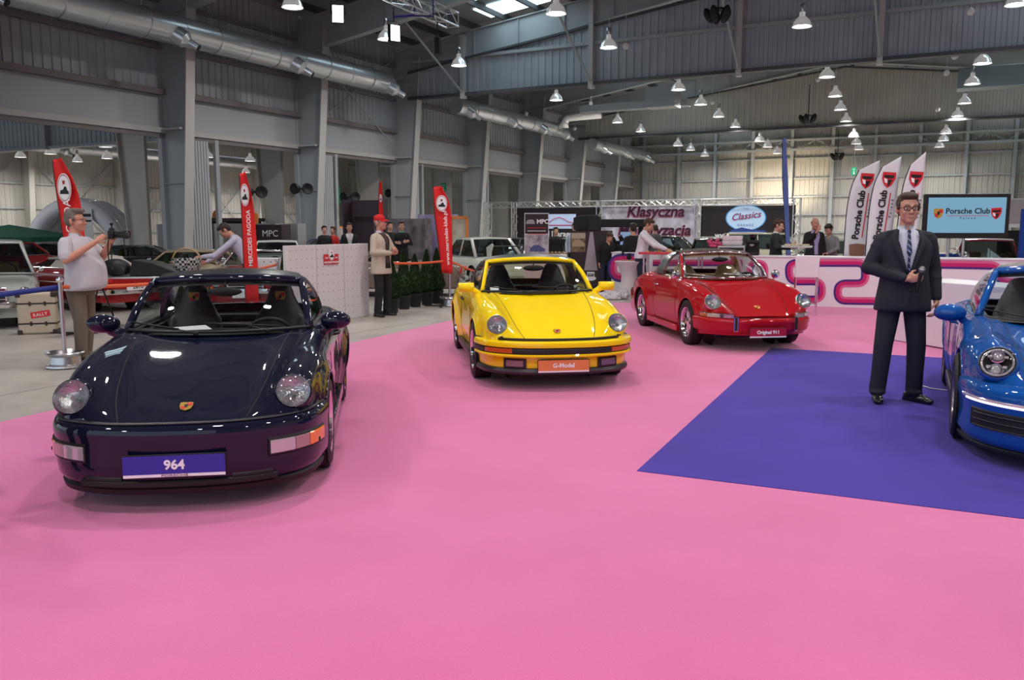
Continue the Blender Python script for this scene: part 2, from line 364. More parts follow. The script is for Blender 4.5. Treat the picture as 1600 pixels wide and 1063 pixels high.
# skylight strips in the roof (day light)
for j, (s0, s1) in enumerate(((5.2, 8.8), (22.5, 26.0))):
    for k, t in enumerate(T[:-1]):
        if k < 1: continue
        w = MB(); slab(w, s0, s1, t + 2.2, t + 3.6, -.03, .02)
        meta(w.build('skylight', mg['sky']), 'long pale daylight panel set into the hall roof', 'skylight', 'roof skylight panels')
for x, y, L_ in ((412, 4, 'above the left end of the stage truss'), (800, 5, 'at the top beside the lamp above the near hanging wall'), (440, 20, 'in a narrow strip at the top left'), (605, 68, 'as a short bright strip behind the floodlight')):
    p = G(x, y, 10.0); p.z = 0; s_ = (p - HP(0, 0)).dot(HV); t_ = p.dot(HU); w = MB(); slab(w, s_ - 1.3, s_ + 1.3, t_ - .7, t_ + .7, -.06, .03); meta(w.build('skylight', mg['sky']), 'bright roof skylight ' + L_, 'skylight')
# ---- rafters (I-beams) on every frame
def rafter(t, s0, s1, z0, z1, d0, d1):
    mb = MB()
    for (e, a0, a1, b0, b1) in ((.04, 0, 0, -d0, -d1), (.15, 0, 0, -.04, -.04), (.15, -d0, -d1, -d0 - .05, -d1 - .05)):
        vs = [HP(t + q, s, z) for q in (-e, e) for s, z in ((s0, z0 + a0), (s1, z1 + a1), (s1, z1 + b1), (s0, z0 + b0))]
        mb.add(vs, [(0, 1, 2, 3), (7, 6, 5, 4), (0, 4, 5, 1), (1, 5, 6, 2), (2, 6, 7, 3), (3, 7, 4, 0)])
    for k in range(1, 8):
        s = s0 + (s1 - s0) * k / 8; z = z0 + (z1 - z0) * k / 8; d = d0 + (d1 - d0) * k / 8
        mb.box(HP(t, s, z - d / 2), (.016, .26, d), HROT)
    return mb
for i, t in enumerate(T):
    a = rafter(t, .1, RIDGE, zr(.1) - .26, zr(RIDGE) - .26, 1.15, .75); b = rafter(t, RIDGE, 32.9, zr(RIDGE) - .26, zr(32) - .26, .75, 1.1)
    a.add(b.v, b.f); struct('trim_%d' % (20 + i), a, mg['beam'])
    a = rafter(t, LS + .1, -.6, zr(LS) - .26, zr(-.6) - .26, .7, 1.0); struct('trim_%d' % (40 + i), a, mg['beam'])
mb = MB(); corrug(mb, HP(T[3], LS + .2), HP(T[3], -.6), 5.15, 8.6, -HU, .3, .04); struct('wall_gable_side', mb, mg['wall'])
mb = MB(); hb(mb, LS + .2, -.6, T[3] - .2, T[3] + .1, 5.03, 5.15)
for k in range(4): hb(mb, -4.5 - 5 * k, -4.3 - 5 * k, T[3] - .3, T[3] - .05, 5.0, 8.4)
struct('trim_71', mb, mg['beam'])
# ---- tapered wall columns
names = {2: 'nearest in view, left of the white pegboard', 3: 'second from the left, behind the slim red flag', 4: 'third from the left, where the hanging cladding starts', 5: 'fourth from the left, above the red flag beside the yellow car', 6: 'fifth from the left, above the yellow car', 7: 'sixth from the left, at the second hanging wall', 8: 'smallest, beside the far corner of the hall'}
for i, t in enumerate(T[:-1]):
    o = thing('steel_column', 'big grey tapered steel column of the left wall, ' + names.get(i, 'outside the view'), 'column', HP(t, 0, 0), HROT)
    def colseg(mb, z0, z1, e, f0, f1):
        mb.add([(x, q, z) for q in (-e, e) for x, z in ((f0(z0), z0), (f1(z0), z0), (f1(z1), z1), (f0(z1), z1))], [(0, 1, 2, 3), (7, 6, 5, 4), (0, 4, 5, 1), (1, 5, 6, 2), (2, 6, 7, 3), (3, 7, 4, 0)])
    d = lambda z: .72 + .085 * z
    mb = MB(); colseg(mb, 0, 8.6, .05, lambda z: .06, d); colseg(mb, 0, 8.6, .16, lambda z: -.1, lambda z: .07)
    for z in (2.9, 4.5, 7.6): mb.box((d(z) / 2, 0, z), (d(z) - .06, .28, .02))
    mb.build('web', mg['beam'], o)
    mb = MB(); colseg(mb, 0, 8.6, .17, d, lambda z: d(z) + .04); mb.build('inner_flange', mg['flange'], o)
    mb = MB(); mb.box((.5, -.2, 4.52), (1.0, .12, .06)); mb.build('bracket', mg['flange'], o)
for i in range(2, 9):
    o = thing('steel_column', 'pale tapered twin column of the side hall, standing behind a grey wall column', 'column', HP(T[i] + .0, -.75, 0), HROT, 'twin columns of the side hall')
    mb = MB(); colseg(mb, 0, 8.4, .05, lambda z: -.10, lambda z: -.10 - d(z)); mb.build('web', mg['far'], o); mb = MB(); colseg(mb, 0, 8.4, .17, lambda z: -.10 - d(z), lambda z: -.14 - d(z)); mb.build('inner_flange', mg['far'], o)
# ---- hanging gable walls across the hall
def gable(name, t, z0, m, posts, full=False):
    mb = MB(); n = 120; s0, s1 = .9, 32.8
    corrug(mb, HP(t, s0), HP(t, s1), z0, 0, -HU, .3, .04, ztop=lambda i, n: min(zr(s0 + (s1 - s0) * i / n) - 1.30, zr(s0 + (s1 - s0) * i / n) - .3))
    struct(name, mb, m)
    mb = MB(); hb(mb, s0, s1, t - .22, t + .1, z0 - .12, z0)
    vs = [HP(t - .1 + q, s, zr(s) - 1.36 + h) for q in (0, -.12) for h in (0, .08) for s in (s0, RIDGE, s1)]
    mb.add(vs, [(0, 1, 4, 3), (1, 2, 5, 4), (6, 9, 10, 7), (7, 10, 11, 8), (0, 6, 7, 1), (1, 7, 8, 2), (3, 4, 10, 9), (4, 5, 11, 10)])
    struct('trim_%d' % (60 + int(t)), mb, mg['dark'])
    return mb
gable('wall_gable_near', T[4], 7.0, mg['wall'], 0)
mb = MB(); hb(mb, .9, 32.8, T[4] - .17, T[4] - .03, 8.35, 8.47); struct('trim_70', mb, mg['beam'])
for k, s in enumerate((3.6, 9.2, 14.7, 19.2, 24.4, 29.6)):
    mb = MB(); hb(mb, s - .09, s + .09, T[4] - .3, T[4] - .05, 6.75, zr(s) - .4); meta(mb.build('gable_post', mg['flange']), 'grey steel post riveted to the near hanging cladding', 'post', 'posts of the near hanging wall')
    mb = MB(); mb.tube([HP(T[4] - .3, s, 7.0), HP(T[4] - 4.2, s - .2, zr(s) - .5)], .04, 8); meta(mb.build('diagonal_brace', mg['beam']), 'round diagonal strut bracing the near hanging wall to the roof', 'brace', 'struts of the near hanging wall')
mfar = mat('gable_far_cladding', (.46, .445, .41), .6, noise_amt=.08, nscale=.8)
gable('wall_gable_far', T[7], 6.95, mfar, 0)
# posts on the far wall
for k in range(14):
    s = -1.5 + 2.6 * k; mb = MB(); hb(mb, s - .1, s + .1, T1 - .42, T1 - .08, 0, 8.6)
    meta(mb.build('wall_post', mg['beam']), 'slim grey upright post of the far beige wall', 'post', 'far wall posts')
# lattice bracing on side hall wall
for k in range(2, 9):
    mb = MB(); a = HP(T[k] + .3, LS + .2, .4); b = HP(T[k + 1] - .3, LS + .2, 5.6); c = HP(T[k] + .3, LS + .2, 5.6); d = HP(T[k + 1] - .3, LS + .2, .4)
    mb.bar(a, b, .06); mb.bar(c, d, .06); meta(mb.build('cross_bracing', mg['beam']), 'thin crossed steel braces on the side hall wall', 'bracing', 'side hall cross braces')
# folded partition leaves beside the columns
mpan = mat('pale_partition_leaf', (.42, .43, .46), .45)
def folded(t0, n, lab, z1=4.25, s=.12):
    o = thing('folding_partition', lab, 'partition', HP(t0, s, 0), HROT)
    for k in range(n):
        mb = MB(); mb.box((.05, k * .11, z1 / 2), (.9, .085, z1)); mb.build('leaf', mpan, o, bevel=.008)
for i in range(2, 8): folded(T[i] + .35, 8 if i < 4 else 6, 'stack of folded pale partition leaves parked just behind the %s column of the left wall' % ('nearest', 'second', 'third', 'fourth', 'fifth', 'sixth')[i - 2])
for i in range(2, 9):
    mb = MB(); hb(mb, .02, .14, T[i] + 1.9, T[i] + 2.05, 0, 4.4); meta(mb.build('door_post', mg['beam']), 'slim square steel post standing in an opening of the left wall', 'post', 'opening posts of the left wall')
# steel bracing in bay 3 of left wall (thin)
mb = MB(); mb.bar(HP(T[3] + .3, .3, 8.2), HP(T[4] - .3, .3, 4.9), .035); mb.bar(HP(T[3] + .3, .3, 5.2), HP(T[4] - .3, .3, 8.6), .035)
meta(mb.build('cross_bracing', mg['beam']), 'thin crossed rods high on the left wall between the second and third columns', 'bracing')

# ================================================================= DUCTS
def duct(name, lab, a, b, r, nozz, wires=True, cone=True):
    a, b = Vector(a), Vector(b); o = thing(name, lab, 'duct', (0, 0, 0)); d = (b - a).normalized(); L = (b - a).length
    mb = MB(); n = max(2, int(L / 2.4)); pts = []; rs = []
    for k in range(n + 1):
        p = a + d * L * k / n
        if k in (0, n): pts.append(p); rs.append(r)
        else: pts += [p - d * .03, p - d * .028, p + d * .028, p + d * .03]; rs += [r, r * 1.035, r * 1.035, r]
    if cone: pts += [b + d * .5]; rs += [r * .35]
    mb.tube(pts, rs, 22); mb.build('pipe', K['galv'], o, smooth=35)
    for k in range(n):
        p = a + d * L * (k + .5) / n; mb = MB(); u = d.cross(Vector((0, 0, 1))).normalized()
        mb.tube([p + (u * cos(t) + Vector((0, 0, 1)) * sin(t)) * (r + .012) for t in [2 * pi * q / 20 for q in range(20)]], .015, 6, closed=True)
        mb.tube([p + Vector((0, 0, r)), p + Vector((0, 0, r + .16)), p + Vector((0, 0, r + 1.6))], .008, 5)
        mb.build('hanger', K['steel'], o, smooth=True)
    for f in nozz:
        p = a + d * L * f; u = (HV * .75 + Vector((0, 0, -.55))).normalized()
        w = (u + d * .5).normalized()
        mb = MB(); q = p + w * r * .55; mb.tube([q, q + w * .38, q + w * .5, q + w * .78], [.26, .24, .11, .10], 14); mb.build('nozzle', K['galv'], o, smooth=35)
        mb = MB(); mb.tube([q + w * .775, q + w * .80], .095, 14); mb.build('nozzle_mouth', K['satin'], o)
    return o
def on_s(px, py, s):      # point on the vertical plane at distance s from the left wall
    d = ray(px, py); k = (s - HD) / d.dot(HV); return Vector((0, 0, H0)) + d * k
p0 = on_s(288, 50, 2.0); p1 = on_s(604, 130, 2.0); dz = (p0.z + p1.z) / 2; p0.z = p1.z = dz
d_ = (p1 - p0).normalized()
duct('air_duct', 'long shiny round ventilation duct hanging along the left wall at top left', p1 - d_ * 27, p1, .40, [.42, .62, .795, .99], True)
p0 = on_s(712, 162, 2.0); p1 = on_s(880, 208, 2.0); p0.z = p1.z = (p0.z + p1.z) / 2
duct('air_duct', 'shiny round duct hanging behind the near hanging wall, its middle length', p0, p1, .36, [.05, .4, .7, .95], True)
p0 = on_s(925, 226, 2.0); p1 = on_s(1012, 244, 2.0); p0.z = p1.z = (p0.z + p1.z) / 2
duct('air_duct', 'short shiny duct end hanging beyond the second hanging wall', p0, p1, .34, [.1, .5, .9], True)
a_ = HP(T[1], LS + 1.6, 6.1)
duct('air_duct', 'pale round duct along the wall of the side hall behind the red flags', HP(T[0], LS + 1.6, 6.15), HP(T[7], LS + 1.6, 6.15), .38, [.25, .33, .45, .6])
# foil duct elbow on far side + box ducts under gable
mfoil = mat('crumpled_foil', (.75, .78, .8), .25, 1, bump=1.0, nscale=9)
p = on_s(880, 190, 2.4); q = p + HV * 3.6 + Vector((0, 0, .35))
mb = MB(); n0 = p + Vector((0, 0, -.6)); mb.tube([n0 + Vector((0, 0, .25)), p, p + HV * .3 + Vector((0, 0, .3)), q - HV * 1.4], .32, 18); meta(mb.build('foil_duct', mfoil, smooth=True), 'crumpled silver foil duct elbow joining the middle round duct', 'duct')
mb = MB(); p = AT(990, 166, 40); mb.box(p, (5.2, .6, .32), HROT); meta(mb.build('box_duct', mg['beam'], bevel=.02), 'flat grey rectangular duct hanging in front of the second hanging wall', 'duct')
mb = MB(); p = AT(1036, 153, 37.6); mb.box(p, (1.3, .9, .85), HROT)
for k in range(6): mb.box(p + Vector((0, -.5, -.35 + k * .14)), (1.1, .05, .05), HROT)
meta(mb.build('vent_grille', K['steel']), 'square louvred steel vent grille on the hanging rectangular duct', 'vent')
mb = MB(); p = AT(1590, 119, 36); mb.box(p, (4.4, 1, .85), HROT); meta(mb.build('box_duct', mat('blue_grey_duct', (.30, .36, .38), .3, .7), bevel=.02), 'blue-grey rectangular duct box high up at the right edge', 'duct')

# ================================================================= HIGH-BAY LAMPS
mbell = mat('lamp_bell_glass', (.62, .63, .66), .22, .6, coat=.5, emit=.22, ecol=(1, .96, .92)); mbulb = mat('lamp_bulb', (1, 1, 1), .3, emit=26, ecol=(1.0, .95, .90))
def make_lamp():
    o = thing('pendant_lamp', '', 'lamp')
    mb = MB(); mb.lathe([(.05, .44), (.085, .42), (.09, .30), (.13, .28), (.235, .16), (.285, .02), (.295, 0), (.28, .01), (.225, .155), (.12, .265), (.02, .27)], 22, cap=False); mb.build('shade', mbell, o, smooth=50)
    mb = MB(); mb.lathe([(.06, .43), (.075, .47), (.075, .62), (.05, .66), (.015, .68)], 14); mb.build('ballast', K['steel'], o, smooth=40)
    mb = MB(); mb.lathe([(.001, .03), (.16, .04), (.22, .07), (.22, .11), (.1, .16)], 18); mb.build('bulb', mbulb, o, smooth=True)
    mb = MB(); mb.tube([(0, 0, .66), (0, 0, 1.3)], .01, 6); mb.build('hanger', K['steel'], o)
    return o
lamp0 = make_lamp(); ld = bpy.data.lights.new('lamp_light', 'AREA'); ld.shape = 'DISK'; ld.size = .5; ld.energy = LAMP_W; ld.color = (1.0, .95, .90); ld.spread = radians(165)
LN = [0]
def put_lamp(p, label, group=None):
    o = lamp0 if LN[0] == 0 else copy_tree(lamp0); LN[0] += 1
    o.location = p; o['label'] = label
    if group: o['group'] = group
    if LN[0] == 1: l = bpy.data.objects.new('lamp_light', ld); C.objects.link(l); l.parent = o; l.location = (0, 0, .0)
    return o
near = [(457, 12, 'topmost left, above the truss-side floodlights'), (869, 22, 'at the top above the near hanging wall'), (951, 75, 'in front of the near hanging wall, left of centre'), (1253, 42, 'large against the near hanging wall at right'), (717, 103, 'beside the hanging stage truss'), (1588, 8, 'at the top right corner'), (604, 62, 'behind the square floodlight')]
for x, y, l in near: put_lamp(G(x, y, 7.5), 'glowing bell-shaped high-bay lamp ' + l)
for x, y in ((869, 157), (923, 174), (965, 192), (1001, 206), (1060, 141), (1095, 164), (1123, 183), (1149, 199), (1292, 121), (1305, 151), (1313, 172), (1322, 190), (1535, 100), (1519, 132), (1507, 162), (1496, 182)):
    put_lamp(G(x, y, 7.0), 'lit bell-shaped lamp hanging between the two hanging walls', 'lamps between the hanging walls')
for x, y in ((1059, 228), (1079, 235), (1101, 244), (1187, 221), (1199, 230), (1214, 240), (1334, 214), (1338, 225), (1342, 234), (1478, 209), (1474, 220), (1468, 230)):
    put_lamp(G(x, y, 6.3), 'small lit bell lamp hanging beyond the second hanging wall', 'lamps at the far end of the hall')
for x, y in ((32, 246), (79, 241), (121, 253), (165, 230), (167, 248), (325, 246), (391, 252), (384, 270), (428, 268), (432, 274), (480, 277), (504, 261), (521, 274), (474, 271)):
    p = G(x, y, 5.25)
    put_lamp(p, 'lit bell lamp hanging in the side hall beyond the left wall', 'lamps of the side hall')
for x, y in ((2.0, -8), (8, -8), (14, -8), (2, -16), (8, -16)):  # extra unseen lamps, added to brighten the side hall
    put_lamp(HP(x, y, 6.6), 'high-bay lamp added to brighten the side hall, outside the view', 'added side hall lamps outside the view')
# lamps above and behind the viewpoint
for k, (x, y) in enumerate([(xx, yy) for yy in (-4.5, 1.5, 7.5, 13.5) for xx in (-7.5, -1.5, 4.5, 10.5)]): put_lamp((x + .4 * (yy_ := (k // 4)), y, 7.6), 'high-bay lamp hanging over the pink carpet, above the view', 'lamps above the carpet')
# white ball detectors on wires
mball = mat('white_ball', (.75, .74, .72), .5)
for x, y, z in ((391, 56, 8.2), (592, 112, 7.4), (978, 72, 7.6), (822, 178, 7.2), (898, 201, 7.2), (1056, 121, 7.4), (1517, 18, 7.6), (1492, 88, 7.2), (1479, 114, 7.2), (1465, 171, 6.8), (1113, 160, 7.2), (1278, 124, 7.2)):
    p = G(x, y, z); mb = MB(); mb.ell(p, .11, 12, 8); mb.tube([p, p + Vector((0, 0, 1.6))], .006, 4); meta(mb.build('ceiling_ball', mball, smooth=True), 'small white ball hanging on a thin wire from the roof', 'ball', 'hanging white balls')
# ================================================================= THE FOUR SHOW CARS
# local axes: nose towards -y, y = distance behind the nose, x = car's left side positive as seen from the front right
def wheel(parent, x, y, r, w, style, side, face=K['alu']):
    """tyre > rim > spokes; side = +1 / -1: the outer face looks along +x / -x"""
    R = Matrix.Rotation(side * pi / 2, 3, 'Y'); c = Vector((x, y, r)); q = w / 2; rr = r * .66
    mb = MB(); mb.lathe([(rr, -q * .8), (rr + .02, -q * .98), (r - .035, -q), (r - .008, -q * .82), (r, -q * .5), (r, q * .5), (r - .008, q * .82), (r - .035, q), (rr + .02, q * .98), (rr, q * .8)], 44, c, R, cap=False)
    for g in (-.4, 0, .4): mb.lathe([(r + .001, g * w - .004), (r - .006, g * w), (r + .001, g * w + .004)], 44, c, R, cap=False)
    t = mb.build('tyre', K['rubber'], parent, smooth=40)
    lipm = K['chrome'] if style != 'modern' else face
    mb = MB(); mb.lathe([(rr - .012, -q * .8), (rr - .028, -q * .3), (rr - .016, q * .5), (rr - .010, q * .62), (rr + .008, q * .9), (rr + .004, q * .96), (rr - .012, q * .9), (rr - .02, q * .7)], 40, c, R, cap=False)
    mb.build('rim', lipm, t, smooth=45)
    mb = MB(); mb.lathe([(rr - .016, q * .45), (rr - .034, q * .30), (rr - .036, -q * .15)], 36, c, R, cap=False); mb.build('rim_barrel', K['satin'], t, smooth=45)
    mb = MB(); mb.lathe([(.001, -q * .1), (rr - .03, -q * .12), (rr - .03, -q * .2), (.001, -q * .2)], 28, c, R, cap=False); mb.build('brake_disc', K['satin'], t)
    mb = MB(); n = {'fuchs': 5, 'five': 5, 'modern': 10}[style]
    for k in range(n):
        a = 2 * pi * k / n + .3
        def pt(rad, off, h): 
            ca_, sa_ = cos(a + off), sin(a + off); return c + R @ Vector((rad * ca_, rad * sa_, h))
        ws = {'fuchs': [(.035, .40), (.09, .33), (.14, .34), (.95, .12)], 'five': [(.04, .6), (.10, .36), (.16, .26), (.95, .17)], 'modern': [(.04, .35), (.1, .14), (.16, .08), (.95, .04)]}[style]
        rows = []
        for f, wd in [(.16, ws[0][1]), (.45, ws[1][1] if style != 'modern' else .12), (.75, ws[2][1] * 1.05), (.97, ws[3][1] * 1.25)]:
            rad = rr * f; hh = q * (.62 - .12 * abs(f - .3)); rows.append([pt(rad, -wd, hh - .02), pt(rad, -wd * .7, hh), pt(rad, wd * .7, hh), pt(rad, wd, hh - .02), pt(rad, wd, hh - .045), pt(rad, -wd, hh - .045), pt(rad, -wd, hh - .02)])
        mb.grid(rows)
    mb.build('spokes', face, t, smooth=35)
    mb = MB(); mb.lathe([(.07, q * .4), (.068, q * .62), (.05, q * .70), (.001, q * .72)], 20, c, R, cap=False); mb.build('hub_cap', K['chrome'] if style != 'modern' else K['satin'], t, smooth=40)
    return t
def crest(parent, c, R, s=1.0, name='badge'):
    """small gold shield badge"""
    pts = [(-.5, .5), (-.25, .56), (0, .5), (.25, .56), (.5, .5), (.5, 0), (.38, -.38), (0, -.62), (-.38, -.38), (-.5, 0)]
    mb = MB(); mb.m = 0
    f = lambda k, y0, y1, pp=pts: mb.prism([(x * k * s, z * k * s) for x, z in pp], y0, y1, R, c)
    f(.06, 0, -.004)
    mb.m = 1
    for q in ([(.05, .05), (.44, .05), (.44, .42), (.05, .42)], [(-.44, -.05), (-.05, -.05), (-.05, -.5), (-.3, -.36)]): mb.prism([(x * .06 * s, z * .06 * s) for x, z in q], -.004, -.0055, R, c)
    mb.m = 2; mb.prism([(x * .016 * s, z * .022 * s) for x, z in pts], -.0055, -.007, R, c)
    return mb.build(name, [K['gold'], K['rd'], K['bk']], parent)

def sportscar(lab, cat, O, rz, P):
    body = P['paint']; o = thing('sports_car', lab, cat, O, rz, sc=P.get('sc', .964))
    HW = P['hw']; r = P['r']; FA, RA = P['fa'], P['ra']; LEN = P['len']; stretch = LEN / 4.25
    # ---------------- control grid of half the body: rows along the length, columns centre -> crest -> sill
    zc = P['zc']; zf = P['zf']           # centre line height, fender crest height
    yf = P['yf']                         # crest lateral position
    XS = [.10, .16, .24, .34, .48, .66, .86, 1.08, 1.30, 1.50, 1.75, 2.05, 2.4, 2.75, 3.0, 3.2, 3.45, 3.7, 3.92, 4.08, 4.17]
    rows = []
    for X in XS:
        Z0, Z1, Y1 = lerp(zc, X), lerp(zf, X), lerp(yf, X); W_ = lerp(P['hwx'], X)
        zv = Z0 + (Z1 - Z0) * .12; valley = Z0 - .004
        zsh = Z1 - (.03 if X > .5 else .05); zb = lerp(P['zbot'], X)
        col = [(0, Z0), (.16, Z0 - .002), (Y1 - .26, Z0 + (Z1 - Z0) * .06 - .006), (Y1 - .15, Z0 + (Z1 - Z0) * .35), (Y1 - .06, Z1 - (Z1 - Z0) * .14 - .002), (Y1, Z1), (min(Y1 + .07, W_ - .02), Z1 - .022),
               (W_ - .025, Z1 - .085), (W_ - .003, Z1 - .19), (W_, .50), (W_ - .005, .40), (W_ - .02, .31), (W_ - .04, zb + .05), (W_ - .07, zb), (W_ - .25, zb - .005), (0, zb - .005)]
        fr = max(0, 1 - (X - .10) / .95) ** 1.5; rr_ = max(0, (X - 3.3) / .87) ** 2
        row = []
        for (y, z) in col:
            k = min(1, y / .80); dx = P['nosecurve'] * (k ** 2.6) * fr - .22 * (k ** 3) * rr_
            row.append(Vector((y, (X + dx) * stretch, z)))
        rows.append(row)
    nR, nC = len(rows), len(rows[0]); NU, NV = (nR - 1) * 8, (nC - 1) * 5
    colsd = [[cr(row, j * (nC - 1) / NV) for j in range(NV + 1)] for row in rows]
    def surf(u, v):      # u in rows, v in columns (dense index), returns the point of the left half
        j = int(round(v)); return cr([colsd[i][j] for i in range(nR)], u)
    D = [[cr([colsd[i][j] for i in range(nR)], u * (nR - 1) / NU) for j in range(NV + 1)] for u in range(NU + 1)]
    # bulging arches
    aw = P.get('flare', .02); RR = r + .035
    for row in D:
        for p in row:
            for ax in (FA, RA):
                d = sqrt((p.y - ax) ** 2 + (p.z - r) ** 2)
                if p.x > HW * .80 and p.z > .14: p.x += aw * math.exp(-((d - RR) / .07) ** 2) * min(1, (p.x - HW * .80) / .08)
    # snap around the wheel openings and cut
    def inside(p, ax): return (p.x > HW * .70 and p.z < r + RR + .05 and (p.y - ax) ** 2 + (p.z - r) ** 2 < RR * RR)
    hx, hy, hz_, hr, tilt, yaw = P['lamp']; LC = Vector((hx, hy, hz_)); LN_ = Vector((sin(radians(yaw)), -cos(radians(yaw)), tan(radians(tilt)))).normalized(); LR = hr * 1.10
    def axd(p): d = p - LC; return (d - LN_ * d.dot(LN_))
    keep = [[True] * NV for _ in range(NU)]
    for i in range(NU):
        for j in range(NV):
            q = [D[i][j], D[i + 1][j], D[i + 1][j + 1], D[i][j + 1]]; c = (q[0] + q[1] + q[2] + q[3]) / 4
            for ax in (FA, RA):
                if inside(c, ax) or (abs(c.y - ax) < RR and c.z < .30 and c.x > HW * .70 and c.x < HW * 2 and (c.y - ax) ** 2 + (c.z - r) ** 2 < RR * RR + .01): keep[i][j] = False
            if axd(c).length < LR and -.12 < (c - LC).dot(LN_) < .3: keep[i][j] = False
            # cabin opening
            if P['cab'][0] * stretch < c.y < P['cab'][1] * stretch and c.x < P['cabw'] and c.z > .6: keep[i][j] = False
    mb = MB(); vs = []; ix = {}; fs = []
    for i in range(NU + 1):
        for j in range(NV + 1): ix[i, j] = len(vs); vs.append(D[i][j].copy())
    for i in range(NU + 1):
        for j in range(NV + 1):
            fl_ = [keep[a][b] for a in (i - 1, i) for b in (j - 1, j) if 0 <= a < NU and 0 <= b < NV]
            if any(fl_) and not all(fl_):
                p = vs[ix[i, j]]
                for ax in (FA, RA):
                    d = Vector((0, p.y - ax, p.z - r)); 
                    if p.x > HW * .70 and abs(d.length - RR) < .06 and p.z > .16: d2 = d.normalized() * RR; p.y = ax + d2.y; p.z = r + d2.z
                r_ = axd(p)
                if abs(r_.length - LR) < .035 and -.14 < (p - LC).dot(LN_) < .3: p += r_ * (LR / r_.length - 1)
                a_, b_ = P['cab'][0] * stretch, P['cab'][1] * stretch
                if p.z > .6 and p.x < P['cabw'] + .05:
                    if abs(p.y - a_) < .04: p.y = a_
                    elif abs(p.y - b_) < .04: p.y = b_
                    elif a_ < p.y < b_ and abs(p.x - P['cabw']) < .05: p.x = P['cabw']
    for i in range(NU):
        for j in range(NV):
            if keep[i][j]: fs.append((ix[i, j], ix[i + 1, j], ix[i + 1, j + 1], ix[i, j + 1]))
    used = sorted({k for f in fs for k in f}); mp = {k: n for n, k in enumerate(used)}
    V1 = [vs[k] for k in used]; F1 = [tuple(mp[k] for k in f) for f in fs]; n = len(V1)
    mb.add(V1, F1); mb.add([Vector((-p.x, p.y, p.z)) for p in V1], [tuple(reversed(f)) for f in F1])
    # nose and tail closing caps
    nose = [D[0][j] for j in range(NV + 1)]; tail = [D[NU][j] for j in range(NV + 1)]
    for e in (nose, tail):
        ring = [p.copy() for p in e] + [Vector((-p.x, p.y, p.z)) for p in reversed(e[1:-1])]; mb.add(ring, [tuple(range(len(ring)))])
    shell = mb.build('body_shell', body, o, smooth=50)
    def side_x(y, z):     # outer half-width at a place of the side
        best = None
        for row in D:
            for p in row[int(NV * .42):]:
                d = abs(p.y - y) + abs(p.z - z)
                if best is None or d < best[0]: best = (d, p.x)
        return best[1]
    def top_z(x, y):
        best = None
        for row in D:
            for p in row[:int(NV * .5)]:
                d = abs(p.y - y) + abs(p.x - abs(x)) * .9
                if best is None or d < best[0]: best = (d, p.z)
        return best[1]
    # arch lips and inner wells
    for ax in (FA, RA):
        for sd in (1, -1):
            lip = []; rowsw = [[], [], []]
            for k in range(29):
                a = -.35 + (pi + .70) * k / 28; y = ax - RR * cos(a); z = r + RR * sin(a); x = side_x(y, z)
                lip.append(Vector((sd * (x - .004), y, z)))
                rowsw[0].append(Vector((sd * (x - .006), y, z))); rowsw[1].append(Vector((sd * (x - .12), y, z))); rowsw[2].append(Vector((sd * .45, y, z)))
            if ax == FA or True:
                mb = MB(); mb.tube(lip, .010, 8); mb.build('arch_lip', body, o, smooth=True)
            mb = MB(); mb.grid(rowsw); mb.add([Vector((sd * .45, ax + RR * cos(t), r + RR * sin(t))) for t in [2 * pi * q / 24 for q in range(24)]], [tuple(range(24))])
            mb.build('wheel_well', K['satin'], o, smooth=True)
    for ax in (FA, RA):
        ww = P['ww'][0 if ax == FA else 1]
        for sd in (1, -1): wheel(o, sd * (P['track'] - ww / 2), ax, r, ww, P['wheel'], sd, P.get('wface', K['alu']))
    # underbody
    mb = MB(); mb.box((0, LEN / 2, .22), (HW * 1.45, LEN * .86, .10)); mb.build('underbody', K['satin'], o)
    # rocker
    for sd in (1, -1):
        mb = MB(); mb.box((sd * (HW - .035), (FA + RA) / 2, .185), (.05, RA - FA - 2 * RR - .04, .09)); mb.build('sill', P.get('sill', body), o, bevel=.012)
    # panel gaps (dark shut lines following the skin)
    def gap(pts, nm='shut_line', rr=.0032, m=K['satin']):
        mb = MB(); mb.tube(pts, rr, 5); return mb.build(nm, m, o, smooth=True)
    def skin(u, v): return surf(u, v)
    vh = P['hoodv']      # column (dense) of the hood's side edge
    def hood_edge(sd):
        pts = []
        for k in range(24):
            u = P['hoodu'][0] + (P['hoodu'][1] - P['hoodu'][0]) * k / 23; f = (k / 23)
            v = vh[0] + (vh[1] - vh[0]) * f ** 1.2; j0 = int(v); a = surf(u, j0); b = surf(u, j0 + 1); p = a + (b - a) * (v - j0)
            pts.append(Vector((sd * p.x, p.y, p.z + .001)))
        return pts
    L_, R_ = hood_edge(1), hood_edge(-1)
    gap(L_); gap(R_)
    cowl = [Vector((x, surf(P['hoodu'][1], 0).y + (L_[-1].y - surf(P['hoodu'][1], 0).y) * (x / L_[-1].x) ** 2, top_z(x, surf(P['hoodu'][1], 0).y) + .001)) for x in [L_[-1].x * (1 - k / 8) for k in range(17)]]
    gap([Vector((p.x, p.y, p.z)) for p in cowl])
    # doors
    dy0, dy1 = P['door']
